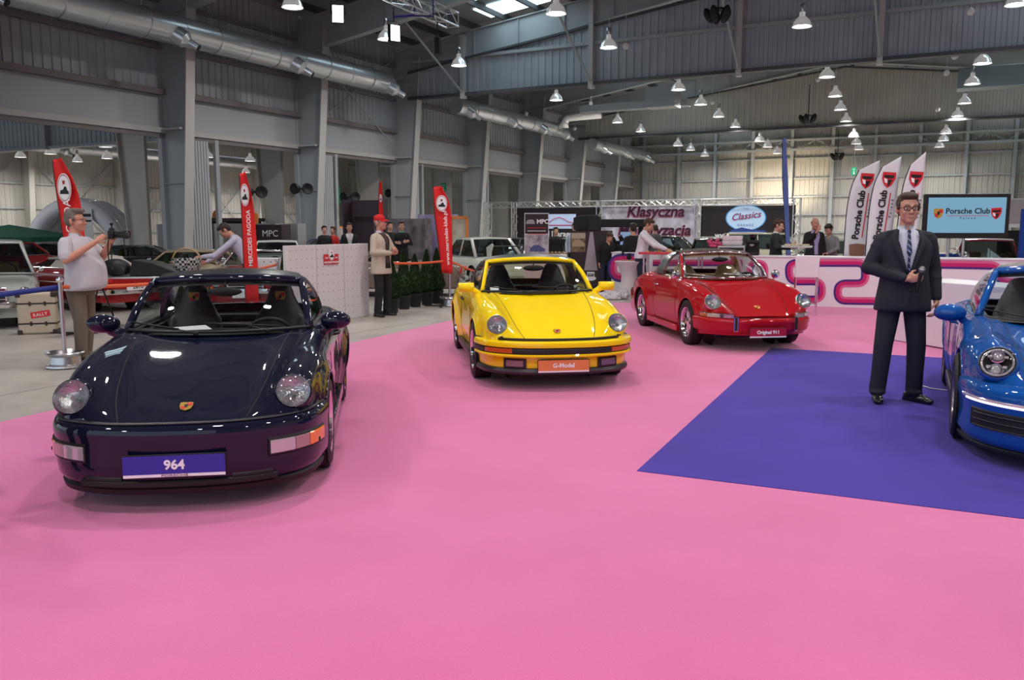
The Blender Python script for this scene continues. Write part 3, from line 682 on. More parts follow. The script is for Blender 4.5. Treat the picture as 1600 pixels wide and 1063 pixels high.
    for sd in (1, -1):
        for yy in (dy0, dy1):
            gap([Vector((sd * (side_x(yy - .03 * (z < .5), z) + .0005), yy - (.0 if z > .45 else (.45 - z) * .25), z)) for z in (.86, .8, .72, .62, .5, .4, .3, .24)])
        gap([Vector((sd * (side_x(dy0 + (dy1 - dy0) * k / 6, .24) + .001), dy0 + (dy1 - dy0) * k / 6 - .05, .24)) for k in range(7)])
        hx = side_x(dy1 - .16, .76); mb = MB(); mb.tube([(sd * hx, dy1 - .25, .755), (sd * (hx + .028), dy1 - .23, .76), (sd * (hx + .028), dy1 - .09, .765), (sd * hx, dy1 - .07, .765)], .011, 8)
        mb.build('door_handle', P.get('handle', body), o, smooth=True)
    # ---------------- windscreen, frame, roof, hoop, rear glass
    wb, wt = P['wb'], P['wt']     # base and top curves: (half width, y at the side, z at the side, y centre, z centre)
    def arc(c, n=14, ex=2.2):
        hw_, ys, zs, yc, zc_ = c; return [Vector((hw_ * sin(a * pi / 2), yc + (ys - yc) * abs(sin(a * pi / 2)) ** ex, zc_ + (zs - zc_) * abs(sin(a * pi / 2)) ** ex)) for a in [-1 + 2 * k / n for k in range(n + 1)]]
    B, Tp = arc(wb), arc(wt)
    n = len(B); rowsg = []
    for k in range(9):
        f = k / 8; rowsg.append([B[i] + (Tp[i] - B[i]) * f + Vector((0, -.035 * sin(pi * f), .025 * sin(pi * f))) for i in range(n)])
    mb = MB(); mb.grid(rowsg); mb.build('windscreen', K['glass'], o, smooth=True)
    mb = MB(); edge = [rw[0] for rw in rowsg] + rowsg[-1][1:-1] + [rw[-1] for rw in reversed(rowsg)]
    edge = [p + Vector((0, 0, .004)) for p in edge]
    mb.tube(edge, P.get('frame_r', .024), 8, sq=(1, 1.25)); mb.build('windscreen_frame', P.get('framemat', body), o, smooth=True)
    mb = MB(); mb.tube([p + Vector((0, -.012, .006)) for p in rowsg[0]], .013, 6); mb.build('windscreen_seal', P.get('sealmat', K['black']), o, smooth=True)
    if P.get('trimring'):
        mb = MB(); mb.tube([Vector((p.x * .975, p.y - .028, p.z + .006)) for p in edge], .019, 6); mb.tube([p + Vector((0, -.02, .012)) for p in rowsg[0]], .012, 6); mb.build('windscreen_trim', K['chrome'], o, smooth=True)
    # sun band / header lining
    mb = MB(); mb.grid([[p + Vector((0, .03, -.012)) for p in rowsg[-1]], [p + Vector((0, .02, -.015)) for p in rowsg[-2]]]); mb.build('sun_visor', P.get('visor', K['dash']), o)
    hp = P['hoop']      # (y0,y1, half width top, z side, z centre, base y0,y1)
    def hoopc(y, ybase, wt_, zs, zc_, wbse, zbse):
        pts = []
        for k in range(25):
            a = -1 + 2 * k / 24; s_ = abs(a); sg = 1 if a > 0 else -1
            if s_ < .52: x = wt_ * (s_ / .52) * .92; z = zc_ - (zc_ - zs) * (s_ / .52) ** 2.5; yy = y
            else:
                f = (s_ - .52) / .48; x = wt_ * .92 + (wbse - wt_ * .92) * (1 - (1 - f) ** 1.6) ; z = zs + (zbse - zs) * f ** 1.25; yy = y + (ybase - y) * f
            pts.append(Vector((sg * x, yy, z)))
        return pts
    H0_ = hoopc(hp[0], hp[5], hp[2], hp[3], hp[4], hp[7], hp[8]); H1_ = hoopc(hp[1], hp[6], hp[2], hp[3], hp[4] - .004, hp[7], hp[8])
    mb = MB(); mid = [(a + b) / 2 + Vector((0, 0, .012)) for a, b in zip(H0_, H1_)]
    inn = lambda L: [Vector((p.x * .95, p.y, p.z - .03)) for p in L]
    mb.grid([inn(H0_), H0_, mid, H1_, inn(H1_)]); mb.grid([inn(H1_), inn(H0_)]); mb.build('roll_hoop', P['hoopmat'], o, smooth=45)
    # roof panel between the header and the hoop
    Tc = [H0_[int(round(6 + 12 * i / (n - 1)))] for i in range(n)]
    mb = MB(); rr2 = []
    for k in range(7):
        f = k / 6; rr2.append([Tp[i] + (Tc[i] - Tp[i]) * f + Vector((0, .0, .026 + .016 * sin(pi * f))) for i in range(n)])
    rr3 = [[Vector((p.x * .97, p.y, p.z - .035)) for p in rw] for rw in rr2]
    mb.grid(rr2); mb.grid(rr3, flip=True)
    mb.grid([[rw[0] for rw in rr2], [rw[0] for rw in rr3]]); mb.grid([[rw[-1] for rw in rr2], [rw[-1] for rw in rr3]]); mb.grid([rr2[0], rr3[0]]); mb.grid([rr2[-1], rr3[-1]])
    mb.build('roof_panel', P['roofmat'], o, smooth=50)
    # rear glass dome
    dk = P['deck']; Bk = arc((dk[0], dk[1], dk[2], dk[3], dk[4]), 24, 2.0)
    Hs = H1_; rowsr = []
    for k in range(9):
        f = k / 8; rowsr.append([Hs[i] + (Bk[i] - Hs[i]) * f + Vector((0, 0, .04 * sin(pi * f) * (1 - abs(i - 12) / 12))) for i in range(25)])
    mb = MB(); mb.grid(rowsr); mb.build('rear_window', K['glass'], o, smooth=True)
    # side windows
    for sd in (1, -1):
        a = [rw[0 if sd < 0 else -1] for rw in rowsg]; hi_ = [p for p in H0_ if p.x * sd > 0]; hi_.sort(key=lambda p: p.z)
        hz = lambda z: min(hi_, key=lambda p: abs(p.z - z))
        mb = MB(); mb.grid([[p + (hz(p.z) - p) * (q / 4) + Vector((sd * .004, 0, 0)) for p in a] for q in range(5)]); mb.build('side_window', K['glass'], o, smooth=True)
        b0 = a[0]; b1 = hz(a[0].z)
        mb = MB(); mb.tube([b0 + (b1 - b0) * k / 6 + Vector((sd * .01, 0, -.005)) for k in range(7)], .013, 6); mb.build('window_sill_trim', P.get('wtrim', K['black']), o, smooth=True)
        if P.get('quarter'):
            mb = MB(); f = .16; mb.tube([p + (hz(p.z) - p) * (f + .12 * (1 - k / 8.)) + Vector((sd * .006, 0, 0)) for k, p in enumerate(a)], .009, 6); mb.build('quarter_window_frame', P.get('wtrim', K['black']), o, smooth=True)
    # ---------------- cabin
    sm = P['seat']; c0, c1 = P['cab'][0] * stretch, P['cab'][1] * stretch; cw = P['cabw']
    mb = MB(); mb.box((0, (c0 + c1) / 2, .36), (cw * 2, c1 - c0, .04)); mb.box((0, c1 - .06, .86), (cw * 2, .30, .04)); mb.box((0, c1 - .02, .6), (cw * 2, .04, .5)); mb.box((0, c0 + .02, .55), (cw * 2, .04, .4))
    for sd in (1, -1): mb.box((sd * (cw - .01), (c0 + c1) / 2, .62), (.05, c1 - c0, .52))
    mb.build('cabin_tub', P.get('trim', K['dash']), o)
    mb = MB(); yb = wb[3] + .02
    mb.grid([[Vector((x * cw, yb + .20 + .0 + abs(x) ** 2 * .10 + a * .30, .865 - b)) for x in [-1 + .1 * q for q in range(21)]] for a, b in ((-.75, -.022), (-.3, -.035), (.3, -.035), (.75, -.01), (.85, .05), (.8, .16))]); mb.build('dashboard', P.get('dashmat', K['dash']), o, smooth=True)
    def seat(x, y):
        s_ = blob('seat', [('e', (x, y, .50), (.25, .27, .09)), ('e', (x - .2, y, .53), (.06, .24, .08)), ('e', (x + .2, y, .53), (.06, .24, .08)),
                          ('c', (x, y + .22, .58), (x, y + .36, .92), .19, .17, (1.15, .42)), ('c', (x - .19, y + .20, .60), (x - .17, y + .33, .88), .06, .05), ('c', (x + .19, y + .20, .60), (x + .17, y + .33, .88), .06, .05),
                          ('c', (x, y + .36, .93), (x, y + .40, P['seatz'] - .08), .145 * P.get('headw', 1), .10 * P.get('headw', 1), (1.1, .5))], sm, o, .02, 5)
        if P.get('seatbadge'):
            crest(s_, Vector((x, y + .328, P['seatz'] - .115)), Matrix.Rotation(radians(10), 3, 'X'), 1.35, 'seat_emblem')
    sy = P.get('seaty', 1.98) * stretch
    for sd in (1, -1): seat(sd * .345, sy)
    mb = MB(); mb.box((0, sy + .74, .62), (1.0, .14, .40)); mb.box((0, sy + .6, .45), (1.0, .3, .1)); mb.build('rear_bench', P.get('benchmat', sm), o, bevel=.03)
    # steering wheel on the car's left side (+x)
    cwl = Vector((.345, sy - .38, .80)); Rw = Matrix.Rotation(radians(-68), 3, 'X'); mb = MB()
    mb.tube([cwl + Rw @ Vector((.185 * cos(t), .185 * sin(t), 0)) for t in [2 * pi * q / 28 for q in range(28)]], .015, 8, closed=True)
    for t in (0, pi, -pi / 2): mb.bar(cwl, cwl + Rw @ Vector((.18 * cos(t), .18 * sin(t), 0)), .03, .01)
    mb.ell(cwl, (.05, .03, .05)); mb.tube([cwl, cwl + Vector((0, -.25, -.08))], .03, 8); mb.build('steering_wheel', K['satin'], o, smooth=True)
    # interior mirror
    mp_ = rowsg[6][n // 2] + Vector((0, .09, -.03)); mb = MB(); mb.ell(mp_, (.13, .025, .036)); mb.tube([mp_ + Vector((0, 0, .02)), rowsg[-1][n // 2]], .009, 6); mb.build('interior_mirror', K['satin'], o, smooth=True)
    # wipers
    for x0, x1 in P['wipers']:
        i0 = int((x0 / wb[0] + 1) / 2 * (n - 1)); mb = MB()
        a0 = Vector((x0, lerp([(-wb[0], wb[1]), (0, wb[3]), (wb[0], wb[1])], x0) - .05, wb[4] - .0))
        def on(x, f): 
            q = (x / wb[0] + 1) / 2 * (n - 1); i = int(min(max(q, 0), n - 2)); w_ = q - i; rwi = min(int(f * 8), 7); g = f * 8 - rwi
            pa = rowsg[rwi][i].lerp(rowsg[rwi][i + 1], w_); pb = rowsg[rwi + 1][i].lerp(rowsg[rwi + 1][i + 1], w_); return pa.lerp(pb, g) + Vector((0, -.022, .012))
        m1 = on(x0 + (x1 - x0) * .55, .10); mb.tube([a0, m1], [.009, .005], 6); mb.tube([on(x0 + (x1 - x0) * .1, .035), on(x0 + (x1 - x0) * .5, .085), on(x1, .12)], .006, 6); mb.ell(a0, .02)
        mb.build('wiper', P.get('wipermat', K['satin']), o, smooth=True)
    # mirrors
    for sd in (1, -1):
        c = Vector((sd * P['mir'][0], P['mir'][1], P['mir'][2])); st = P['mirstyle']; base = Vector((sd * (P['mir'][0] - .17), P['mir'][1] + .02, P['mir'][2] - .10))
        if P.get('mirleft') and sd != P['mirleft'] and sd == 1 and False: continue
        if st == 'round':
            mb = MB(); R9 = Matrix.Rotation(radians(-90), 3, 'X')
            mb.lathe([(.001, -.035), (.045, -.028), (.062, -.005), (.065, .01), (.06, .014), (.001, .012)], 22, c, R9); mb.tube([c + Vector((0, .01, -.03)), c + Vector((-sd * .02, .01, -.07)), base + Vector((sd * .04, 0, -.03))], .010, 8); mk = mb.build('door_mirror', K['chrome'], o, smooth=40)
        else:
            pr = {'flag': [('b', c, (.185, .07, .105)), ('e', c + Vector((0, -.03, 0)), (.085, .05, .05)), ('c', c + Vector((-sd * .08, .01, -.03)), base, .035, .045)],
                  'oval': [('e', c, (.115, .075, .07)), ('e', c + Vector((-sd * .02, .03, 0)), (.10, .05, .062)), ('c', c + Vector((-sd * .05, .02, -.05)), base, .04, .05)],
                  'modern': [('e', c, (.13, .085, .075)), ('e', c + Vector((sd * .02, .02, -.01)), (.11, .06, .065)), ('c', c + Vector((-sd * .08, .02, -.04)), base + Vector((-sd * .0, .02, -.03)), .03, .045)]}[st]
            mk = blob('door_mirror', pr, P.get('mirmat', body), o, .008, 4)
        mb = MB(); w_, h_ = {'round': (.1, .1), 'flag': (.165, .09), 'oval': (.17, .10), 'modern': (.18, .11)}[st]
        mb.lathe([(.001, 0), (.5, 0)], 20, c + Vector((0, P.get('mirglass', .045) if st != 'round' else .016, 0)), Matrix((( w_, 0, 0), (0, 0, 1), (0, h_, 0)))); mb.build('mirror_glass', K['chrome'], mk)
    # ---------------- head lamps
    for sd in (1, -1):
        hx, hy, hz_, hr, tilt, yaw = P['lamp']; c = Vector((sd * hx, hy, hz_))
        nrm = Vector((sd * sin(radians(yaw)), -cos(radians(yaw)), tan(radians(tilt)))).normalized()
        Rz = nrm; Rx = Vector((0, 0, 1)).cross(Rz).normalized(); Ry = Rz.cross(Rx); R = Matrix((Rx, Ry, Rz)).transposed()
        mb = MB(); mb.lathe([(hr * .98, -.30), (hr * 1.10, -.12), (hr * 1.15, -.03), (hr * 1.12, .004), (hr * 1.02, .012), (hr * .98, .002)], 36, c, R, cap=False); lm = mb.build('headlamp', P.get('lampring', body), o, smooth=50)
        if P.get('lampchrome'):
            mb = MB(); mb.lathe([(hr * 1.10, -.005), (hr * 1.10, .012), (hr * 1.03, .022), (hr * .95, .012)], 36, c, R, cap=False); mb.build('chrome_ring', K['chrome'], lm, smooth=50)
        else:
            mb = MB(); mb.lathe([(hr * 1.03, .004), (hr * 1.01, .016), (hr * .97, .008)], 36, c, R, cap=False); mb.build('trim_ring', K['chrome'] if not P.get('xenon') else K['steel'], lm, smooth=50)
        mb = MB(); mb.lathe([(hr * .98, .0), (hr * .9, .02 + .01), (hr * .6, .034), (hr * .3, .042), (.001, .045)], 32, c, R, cap=False); mb.build('lens', K['lens'], lm, smooth=True)
        mb = MB()
        if P.get('xenon'):
            mb.lathe([(hr * .98, -.004), (.001, -.05)], 32, c, R, cap=False); mb.build('lamp_bowl', K['satin'], lm, smooth=True)
            for q, dz in enumerate((.052, -.052)):
                cc = c + R @ Vector((sd * .006, dz, -.01)); mb = MB(); mb.lathe([(.048, -.01), (.052, .006), (.045, .012), (.036, .002)], 24, cc, R, cap=False); mb.build('projector_ring', K['chrome'], lm, smooth=45)
                mb = MB(); mb.ell(cc, (.036, .036, .02), R=R); mb.build('projector_lens', K['clear'], lm, smooth=True)
            mb = MB(); mb.tube([c + R @ Vector((hr * .84 * cos(t), hr * .84 * sin(t), .004)) for t in [2 * pi * q / 32 for q in range(32)]], .010, 6, closed=True); mb.build('light_ring', K['clear'], lm, smooth=True)
            for t in (.7, 2.45, 3.85, 5.6):
                mb = MB(); mb.box(c + R @ Vector((.055 * cos(t) * 1.2, .055 * sin(t) * 1.1, .012)), (.03, .02, .018), R=R); mb.build('light_block', K['clear'], lm, bevel=.004)
        else:
            mb.lathe([(hr * .98, .0), (hr * .92, -.012), (hr * .7, -.035), (hr * .4, -.052), (.001, -.06)], 32, c, R, cap=False); mb.build('reflector', K['reflector'], lm, smooth=True)
            mb = MB(); mb.ell(c + R @ Vector((0, 0, -.02)), (.018, .018, .03), R=R); mb.build('bulb', K['clear'], lm, smooth=True)
    # hood badge
    bu = P['badge']; bz = top_z(0, bu); bz2 = top_z(0, bu + .12); sl = atan2(bz2 - bz, .12)
    crest(o, Vector((0, bu, bz + .006)), Matrix.Rotation(-(pi / 2 - sl), 3, 'X'), 1.25, 'bonnet_badge')
    P['front'](o, P, dict(surf=surf, side_x=side_x, top_z=top_z, rowsg=rowsg, LEN=LEN, HW=HW, body=body, D=D))
    # ---------------- rear bumper and lamps
    zb = .52
    mb = MB(); path = [(t_ * HW * .955, LEN - .03 - .36 * abs(t_) ** 3.5, 0) for t_ in [(-1 + k / 12) for k in range(25)]]
    for sg in (0, -1): path.insert(0 if sg == 0 else len(path), ((-1 if sg == 0 else 1) * HW * .985, RA + .30, 0))
    mb.grid([[Vector((x * a, y + b, z)) for x, y, _ in path] for a, b, z in ((1, -.02, .60), (1.01, .03, .56), (1.01, .04, .42), (1, .02, .26), (.97, -.06, .20))]); mb.build('rear_bumper', body, o, smooth=40)
    mb = MB(); mb.grid([[Vector((x * .97, y + b - .01, z)) for x, y, _ in path[2:-2]] for b, z in ((-.06, .60), (-.01, .61), (-.03, .69), (-.10, .70))]); mb.build('tail_lamp_band', K['redlens'], o, smooth=40)
    return o

# ---- things wrapped round the plan curve of the nose
def plan(P, s):
    """point and outward normal of the bumper plan; s = lateral distance -HW..HW then round the corner"""
    HW = P['hw'] + P.get('bout', .0); a = abs(s); sg = 1 if s >= 0 else -1
    tab = P['plan']      # list of (arc, x, y)
    ar = [(t[0], t[1]) for t in tab]; ay = [(t[0], t[2]) for t in tab]
    x, y = lerp(ar, a), lerp(ay, a); x2, y2 = lerp(ar, a + .01), lerp(ay, a + .01); x1, y1 = lerp(ar, max(a - .01, 0)), lerp(ay, max(a - .01, 0))
    if a < .01: nx, ny = 0, -1
    else:
        tx, ty = x2 - x1, y2 - y1; l = sqrt(tx * tx + ty * ty) or 1; nx, ny = ty / l, -tx / l
    return Vector((sg * x, y, 0)), Vector((sg * nx, ny, 0))
def band(P, s0, s1, prof, n=40, cap=True):
    """prof: (outward offset, z) closed when cap"""
    mb = MB(); rows = []
    for k in range(n + 1):
        s = s0 + (s1 - s0) * k / n; p, nn = plan(P, s); rows.append([p + nn * o_ + Vector((0, 0, z + P.get('bz', 0))) for o_, z in prof])
    mb.grid(rows)
    if cap: mb.add(rows[0], [tuple(range(len(prof)))]); mb.add(rows[-1], [tuple(reversed(range(len(prof))))]); mb.grid([[r_[-1], r_[0]] for r_ in rows])
    return mb
def rbox(P, s0, s1, z0, z1, out, depth, rad=.012, n=10):
    """rounded lamp or insert lying on the bumper"""
    return band(P, s0, s1, [(-depth, z0 + rad * .3), (out - rad, z0), (out, z0 + rad), (out, z1 - rad), (out - rad, z1), (-depth, z1 - rad * .3)], n)
def plate(o, P, w, h, z, col, word, size, strip=True, y=None, out=.03, wcol=None, tilt=0):
    p, nn = plan(P, 0); y = p.y - out if y is None else y
    mb = MB(); mb.box((0, y, z), (w + .012, .012, h + .012)); pl = mb.build('number_plate', P.get('platerim', K['bk']), o, bevel=.003)
    mb = MB(); mb.box((0, y - .008, z + (.008 if strip else 0)), (w, .004, h - (.018 if strip else 0))); mb.build('plate_face', col, pl)
    if strip: mb = MB(); mb.box((0, y - .008, z - h / 2 + .009), (w, .004, .017)); mb.build('plate_strip', K['wh'], pl)
    text(word, size, wcol or K['wh'], pl, 'plate_lettering', (0, y - .011, z + .006), thick=.0015, bold=.0025)
    return pl
PT = [(0, 0, .0), (.2, .2, .010), (.4, .396, .048), (.55, .535, .11), (.68, .638, .185), (.78, .702, .265), (.88, .745, .36), (1.0, .772, .48), (1.15, .79, .60)]
base = dict(hw=.826, r=.315, fa=.92, ra=3.19, len=4.25, track=.822, ww=(.205, .235), nosecurve=.20,
    zc=[(.10, .475), (.16, .505), (.24, .542), (.34, .585), (.48, .642), (.66, .708), (.86, .770), (1.08, .830), (1.30, .882), (1.5, .915), (1.75, .93), (2.4, .94), (3.0, .965), (3.2, .955), (3.45, .91), (3.7, .85), (3.92, .78), (4.08, .72), (4.17, .66)],
    zf=[(.10, .54), (.16, .63), (.24, .70), (.34, .75), (.48, .788), (.66, .818), (.86, .846), (1.08, .866), (1.30, .884), (1.5, .895), (1.75, .90), (2.4, .895), (2.75, .90), (3.0, .915), (3.2, .91), (3.45, .875), (3.7, .82), (3.92, .755), (4.08, .69), (4.17, .63)],
    yf=[(.10, .58), (.24, .605), (.34, .618), (.48, .628), (.86, .64), (1.3, .645), (1.75, .665), (2.4, .665), (3.0, .655), (3.45, .63), (3.92, .57), (4.17, .50)],
    hwx=[(.10, .70), (.24, .735), (.34, .755), (.66, .785), (1.08, .798), (1.5, .80), (2.4, .80), (3.0, .826), (3.45, .826), (3.92, .78), (4.17, .70)],
    zbot=[(.10, .30), (.4, .2), (1.3, .17), (3, .17), (3.9, .22), (4.17, .32)],
    cab=(1.44, 2.98), cabw=.60, flare=.022, hoodu=(.5, 8.6), hoodv=(11.0, 16.5), door=(1.42, 2.52),
    wb=(.645, 1.50, .905, 1.27, .905), wt=(.535, 1.96, 1.225, 1.80, 1.262),
    hoop=(2.36, 2.60, .545, 1.235, 1.285, 2.44, 2.80, .655, .905), deck=(.60, 3.12, .93, 3.20, .972),
    lamp=(.635, .285, .652, .101, 25, 6), badge=.30, mir=(.875, 1.53, .945), mirstyle='oval',
    wipers=((-.12, -.56), (.36, -.06)), seatz=1.12, plan=PT, roofmat=mat('black_roof_panel', (.005, .005, .006), .3, spec=.25), hoopmat=K['black'], seat=K['ltblack'])

# ---------------- dark blue car with integrated bumpers
def front964(o, P, X):
    b = X['body']
    band(P, -1.17, 1.17, [(-.05, .585), (-.01, .588), (.02, .575), (.034, .545), (.036, .51), (.03, .475), (.03, .35), (.022, .27), (-.01, .215), (-.06, .185), (-.14, .18)], 90, False).build('front_bumper', b, o, smooth=45)
    band(P, -1.12, 1.12, [(-.05, .588), (.0, .592), (.010, .586), (-.05, .58)], 70, False).build('bumper_seal', K['black'], o, smooth=True)
    band(P, -1.13, 1.13, [(-.01, .215), (.0, .205), (-.01, .172), (-.12, .168)], 70, False).build('chin_spoiler', K['satin'], o, smooth=40)
    for sd in (1, -1):
        f = lambda a, c: (sd * a, sd * c) if sd > 0 else (sd * c, sd * a)
        s0, s1 = f(.50, .955); h = rbox(P, s0, s1, .358, .472, .040, .02, .01, 18).build('lamp_unit', K['satin'], o, smooth=40)
        s0, s1 = f(.51, .66); rbox(P, s0, s1, .368, .462, .046, .0, .012, 10).build('fog_lamp_lens', K['clear'], h, smooth=40)
        s0, s1 = f(.665, .765); rbox(P, s0, s1, .368, .462, .045, .0, .012, 8).build('side_light_lens', mat('dusky_lens', (.38, .22, .24), .15, coat=1), h, smooth=40)
        s0, s1 = f(.77, .945); rbox(P, s0, s1, .368, .462, .046, .0, .012, 10).build('turn_signal_lens', K['amber'], h, smooth=40)
        s0, s1 = f(.30, .52); rbox(P, s0, s1, .255, .285, .031, .02, .008, 10).build('air_intake', K['satin'], o)
        pp, nn = plan(P, sd * .72); mb = MB(); mb.ell(pp + nn * .035 + Vector((0, 0, .525)), (.010, .010, .010)); mb.build('washer_nozzle', K['satin'], o, smooth=True)
        pp, nn = plan(P, sd * .86); mb = MB(); mb.ell(pp + nn * .03 + Vector((0, 0, .34)), (.022, .022, .022)); mb.build('tow_plug', K['satin'], o, smooth=True)
    rbox(P, -.55, .55, .222, .262, .032, .05, .008, 30).build('air_slot', K['satin'], o)
    pl = plate(o, P, .555, .125, .305, mat('violet_plate', (.035, .03, .33), .35), '964', .075, out=.05)
    text('PORSCHE', .018, mat('plate_print', (.25, .05, .12), .5), pl, 'plate_strip_lettering', (0, -.0615, .2515), thick=.001, sx=1.9)
    # papers on the dash
    mb = MB(); mb.box((-.20, 1.52, .906), (.24, .16, .004), R=Matrix.Rotation(.5, 3, 'Z') @ Matrix.Rotation(.12, 3, 'X')); mb.build('paper_sheet', K['wh'], o)
P = dict(base, paint=paint('midnight_blue_paint', (.004, .006, .022), .22), wheel='five', front=front964, seatbadge=True, nosecurve=.19, lampring=paint('midnight_blue_paint', (.004, .006, .022)),
    sealmat=K['black'], flare=.028, hoopmat=paint('midnight_blue_paint', (.004, .006, .022)), handle=K['satin'], seatz=1.19, frame_r=.026, bz=-.052, mir=(.835, 1.55, .95), wt=(.555, 1.96, 1.225, 1.80, 1.262))
sportscar('dark navy blue sports car with a violet 964 plate, nearest at left', 'car', (-1.857, 4.547, .006), .153, P)

# ---------------- yellow car with bellows bumpers
def frontG(o, P, X):
    b = X['body']
    blk = mat('bumper_rubber', (.02, .018, .022), .45)
    band(P, -1.15, 1.15, [(-.08, .56), (-.02, .565), (-.02, .54), (-.08, .54)], 70).build('bumper_bellows', blk, o, smooth=40)
    band(P, -1.06, 1.06, [(-.06, .535), (.03, .542), (.062, .53), (.07, .505), (.066, .482), (.045, .475), (-.06, .475)], 80).build('bumper_bar', b, o, smooth=45)
    band(P, -1.06, 1.06, [(-.06, .475), (.045, .472), (.052, .462), (.052, .42), (.045, .41), (-.06, .41)], 80).build('bumper_strip', blk, o, smooth=40)
    band(P, -1.06, 1.06, [(-.06, .41), (.06, .412), (.066, .40), (.062, .385), (.04, .378), (-.06, .375)], 80).build('bumper_lower_bar', b, o, smooth=40)
    for sd in (1, -1):
        f = lambda a, c: (sd * a, sd * c) if sd > 0 else (sd * c, sd * a)
        s0, s1 = f(.50, .80); rbox(P, s0, s1, .42, .468, .058, .0, .008, 12).build('turn_signal_lens', mat('deep_orange_lens', (.62, .10, .02), .15, coat=1), o, smooth=40)
        s0, s1 = f(.98, 1.17); rbox(P, s0, s1, .38, .545, .05, .02, .02, 8).build('bumper_bellow_end', blk, o, smooth=40)
        s0, s1 = f(.37, .60); g = rbox(P, s0, s1, .262, .365, .022, .02, .012, 10).build('fog_lamp', blk, o, smooth=40)
        s0, s1 = f(.40, .57); rbox(P, s0, s1, .28, .347, .030, .0, .008, 8).build('fog_lamp_lens', mat('fog_glass', (.25, .15, .18), .15, .3, coat=1), g, smooth=40)
        pp, nn = plan(P, sd * .62); mb = MB(); mb.box(pp + nn * .03 + Vector((0, 0, .547)), (.035, .05, .014)); mb.build('washer_nozzle', K['satin'], o, bevel=.003)
    band(P, -1.12, 1.12, [(-.10, .38), (-.005, .375), (.0, .34), (-.004, .27), (-.02, .235)], 80, False).build('front_valance', b, o, smooth=40)
    band(P, -1.14, 1.14, [(-.02, .27), (.012, .26), (.03, .23), (.022, .205), (-.08, .20)], 80, False).build('chin_spoiler', mat('violet_black_spoiler', (.03, .024, .032), .35), o, smooth=40)
    mb = MB(); mb.box((0, X['surf'](8.2, 0).y, X['top_z'](0, 1.30) + .004), (.50, .035, .012)); mb.build('cowl_vent', K['satin'], o, bevel=.003)
    plate(o, P, .52, .125, .262, mat('orange_plate', (.80, .25, .08), .4), 'G-Model', .062, y=-.035)
    mb = MB(); mb.box((-.50, 1.53, .935), (.10, .004, .06), R=Matrix.Rotation(-.9, 3, 'X')); mb.build('windscreen_sticker', K['wh'], o)
YP = paint('bright_yellow_paint', (.98, .70, .004), .3)
P = dict(base, paint=YP, wheel='fuchs', front=frontG, bz=-.032, mirstyle='flag', mir=(.835, 1.50, .955), hoopmat=K['black'], wface=mat('polished_wheel', (.8, .8, .8), .2, .9), quarter=True, handle=K['satin'], headw=1.15, seatz=1.17,
    sill=K['black'], flare=.03, mirglass=.036, visor=K['dash'], lampring=YP, track=.83)
sportscar('bright yellow sports car with black roof and orange G-Model plate', 'car', (.496, 8.115, .006), .148, P)

# ---------------- red early car with chrome trim
def frontF(o, P, X):
    b = X['body']
    band(P, -1.13, 1.13, [(-.04, .50), (.0, .505), (.032, .495), (.045, .465), (.04, .43), (.028, .405), (.03, .37), (.018, .33), (-.02, .30), (-.08, .29)], 80, False).build('front_bumper', b, o, smooth=50)
    band(P, -1.0, 1.0, [(-.02, .510), (.006, .512), (.006, .506), (-.02, .504)], 60).build('bumper_trim', K['satin'], o)
    band(P, -1.0, 1.0, [(-.06, .31), (-.02, .305), (-.03, .275), (-.10, .26)], 60, False).build('front_valance', b, o, smooth=40)
    for sd in (1, -1):
        f = lambda a, c: (sd * a, sd * c) if sd > 0 else (sd * c, sd * a)
        s0, s1 = f(.44, .94); h = rbox(P, s0, s1, .495, .565, .016, .03, .012, 16).build('signal_housing', K['chrome'], o, smooth=40)
        s0, s1 = f(.62, .80); rbox(P, s0, s1, .503, .557, .022, .0, .01, 8).build('side_light_lens', K['clear'], h, smooth=40)
        s0, s1 = f(.81, .93); rbox(P, s0, s1, .503, .557, .022, .0, .01, 8).build('turn_signal_lens', mat('amber_clear_lens', (.55, .18, .06), .15, .2, coat=1), h, smooth=40)
        for k in range(5): s0, s1 = f(.455, .61); rbox(P, s0, s1, .504 + k * .0105, .509 + k * .0105, .021, .0, .002, 5).build('horn_grille_bar', K['satin'], h)
        s0, s1 = f(.385, .435); g = rbox(P, s0, s1, .33, .535, .062, .02, .018, 4).build('overrider', K['chrome'], o, smooth=40)
        s0, s1 = f(.395, .425); rbox(P, s0, s1, .345, .52, .072, .0, .01, 3).build('rubber_pad', K['rubber'], g, smooth=40)
    mb = MB(); mb.box((0, X['surf'](8.2, 0).y - .02, X['top_z'](0, 1.28) + .004), (.52, .04, .012)); mb.build('cowl_vent', K['satin'], o, bevel=.003)
    plate(o, P, .50, .125, .272, mat('crimson_plate', (.42, .012, .045), .4), 'Original 911', .062, y=-.065)
RP = paint('signal_red_paint', (.42, .004, .010), .22)
P = dict(base, paint=RP, wheel='fuchs', front=frontF, bz=-.050, mirstyle='round', mir=(.765, 1.46, .95), hw=.805, track=.79, flare=.012, ww=(.18, .19), nosecurve=.2, trimring=True, wtrim=K['chrome'], framemat=RP,
    hoopmat=mat('brushed_stainless', (.62, .63, .62), .25, 1), roofmat=mat('brown_black_roof', (.035, .025, .02), .5), seat=K['tan'], trim=K['tan'], dashmat=mat('tan_black_dash', (.06, .04, .025), .5), lampchrome=True, seatz=1.02, headw=1.2,
    wface=mat('polished_wheel', (.8, .8, .8), .2, .9), quarter=True, handle=K['chrome'], wipermat=K['steel'], visor=K['tan'],
    hwx=[(a, w - .018) for a, w in base['hwx']], plan=[(a, x * .975, y) for a, x, y in PT], sealmat=K['chrome'])
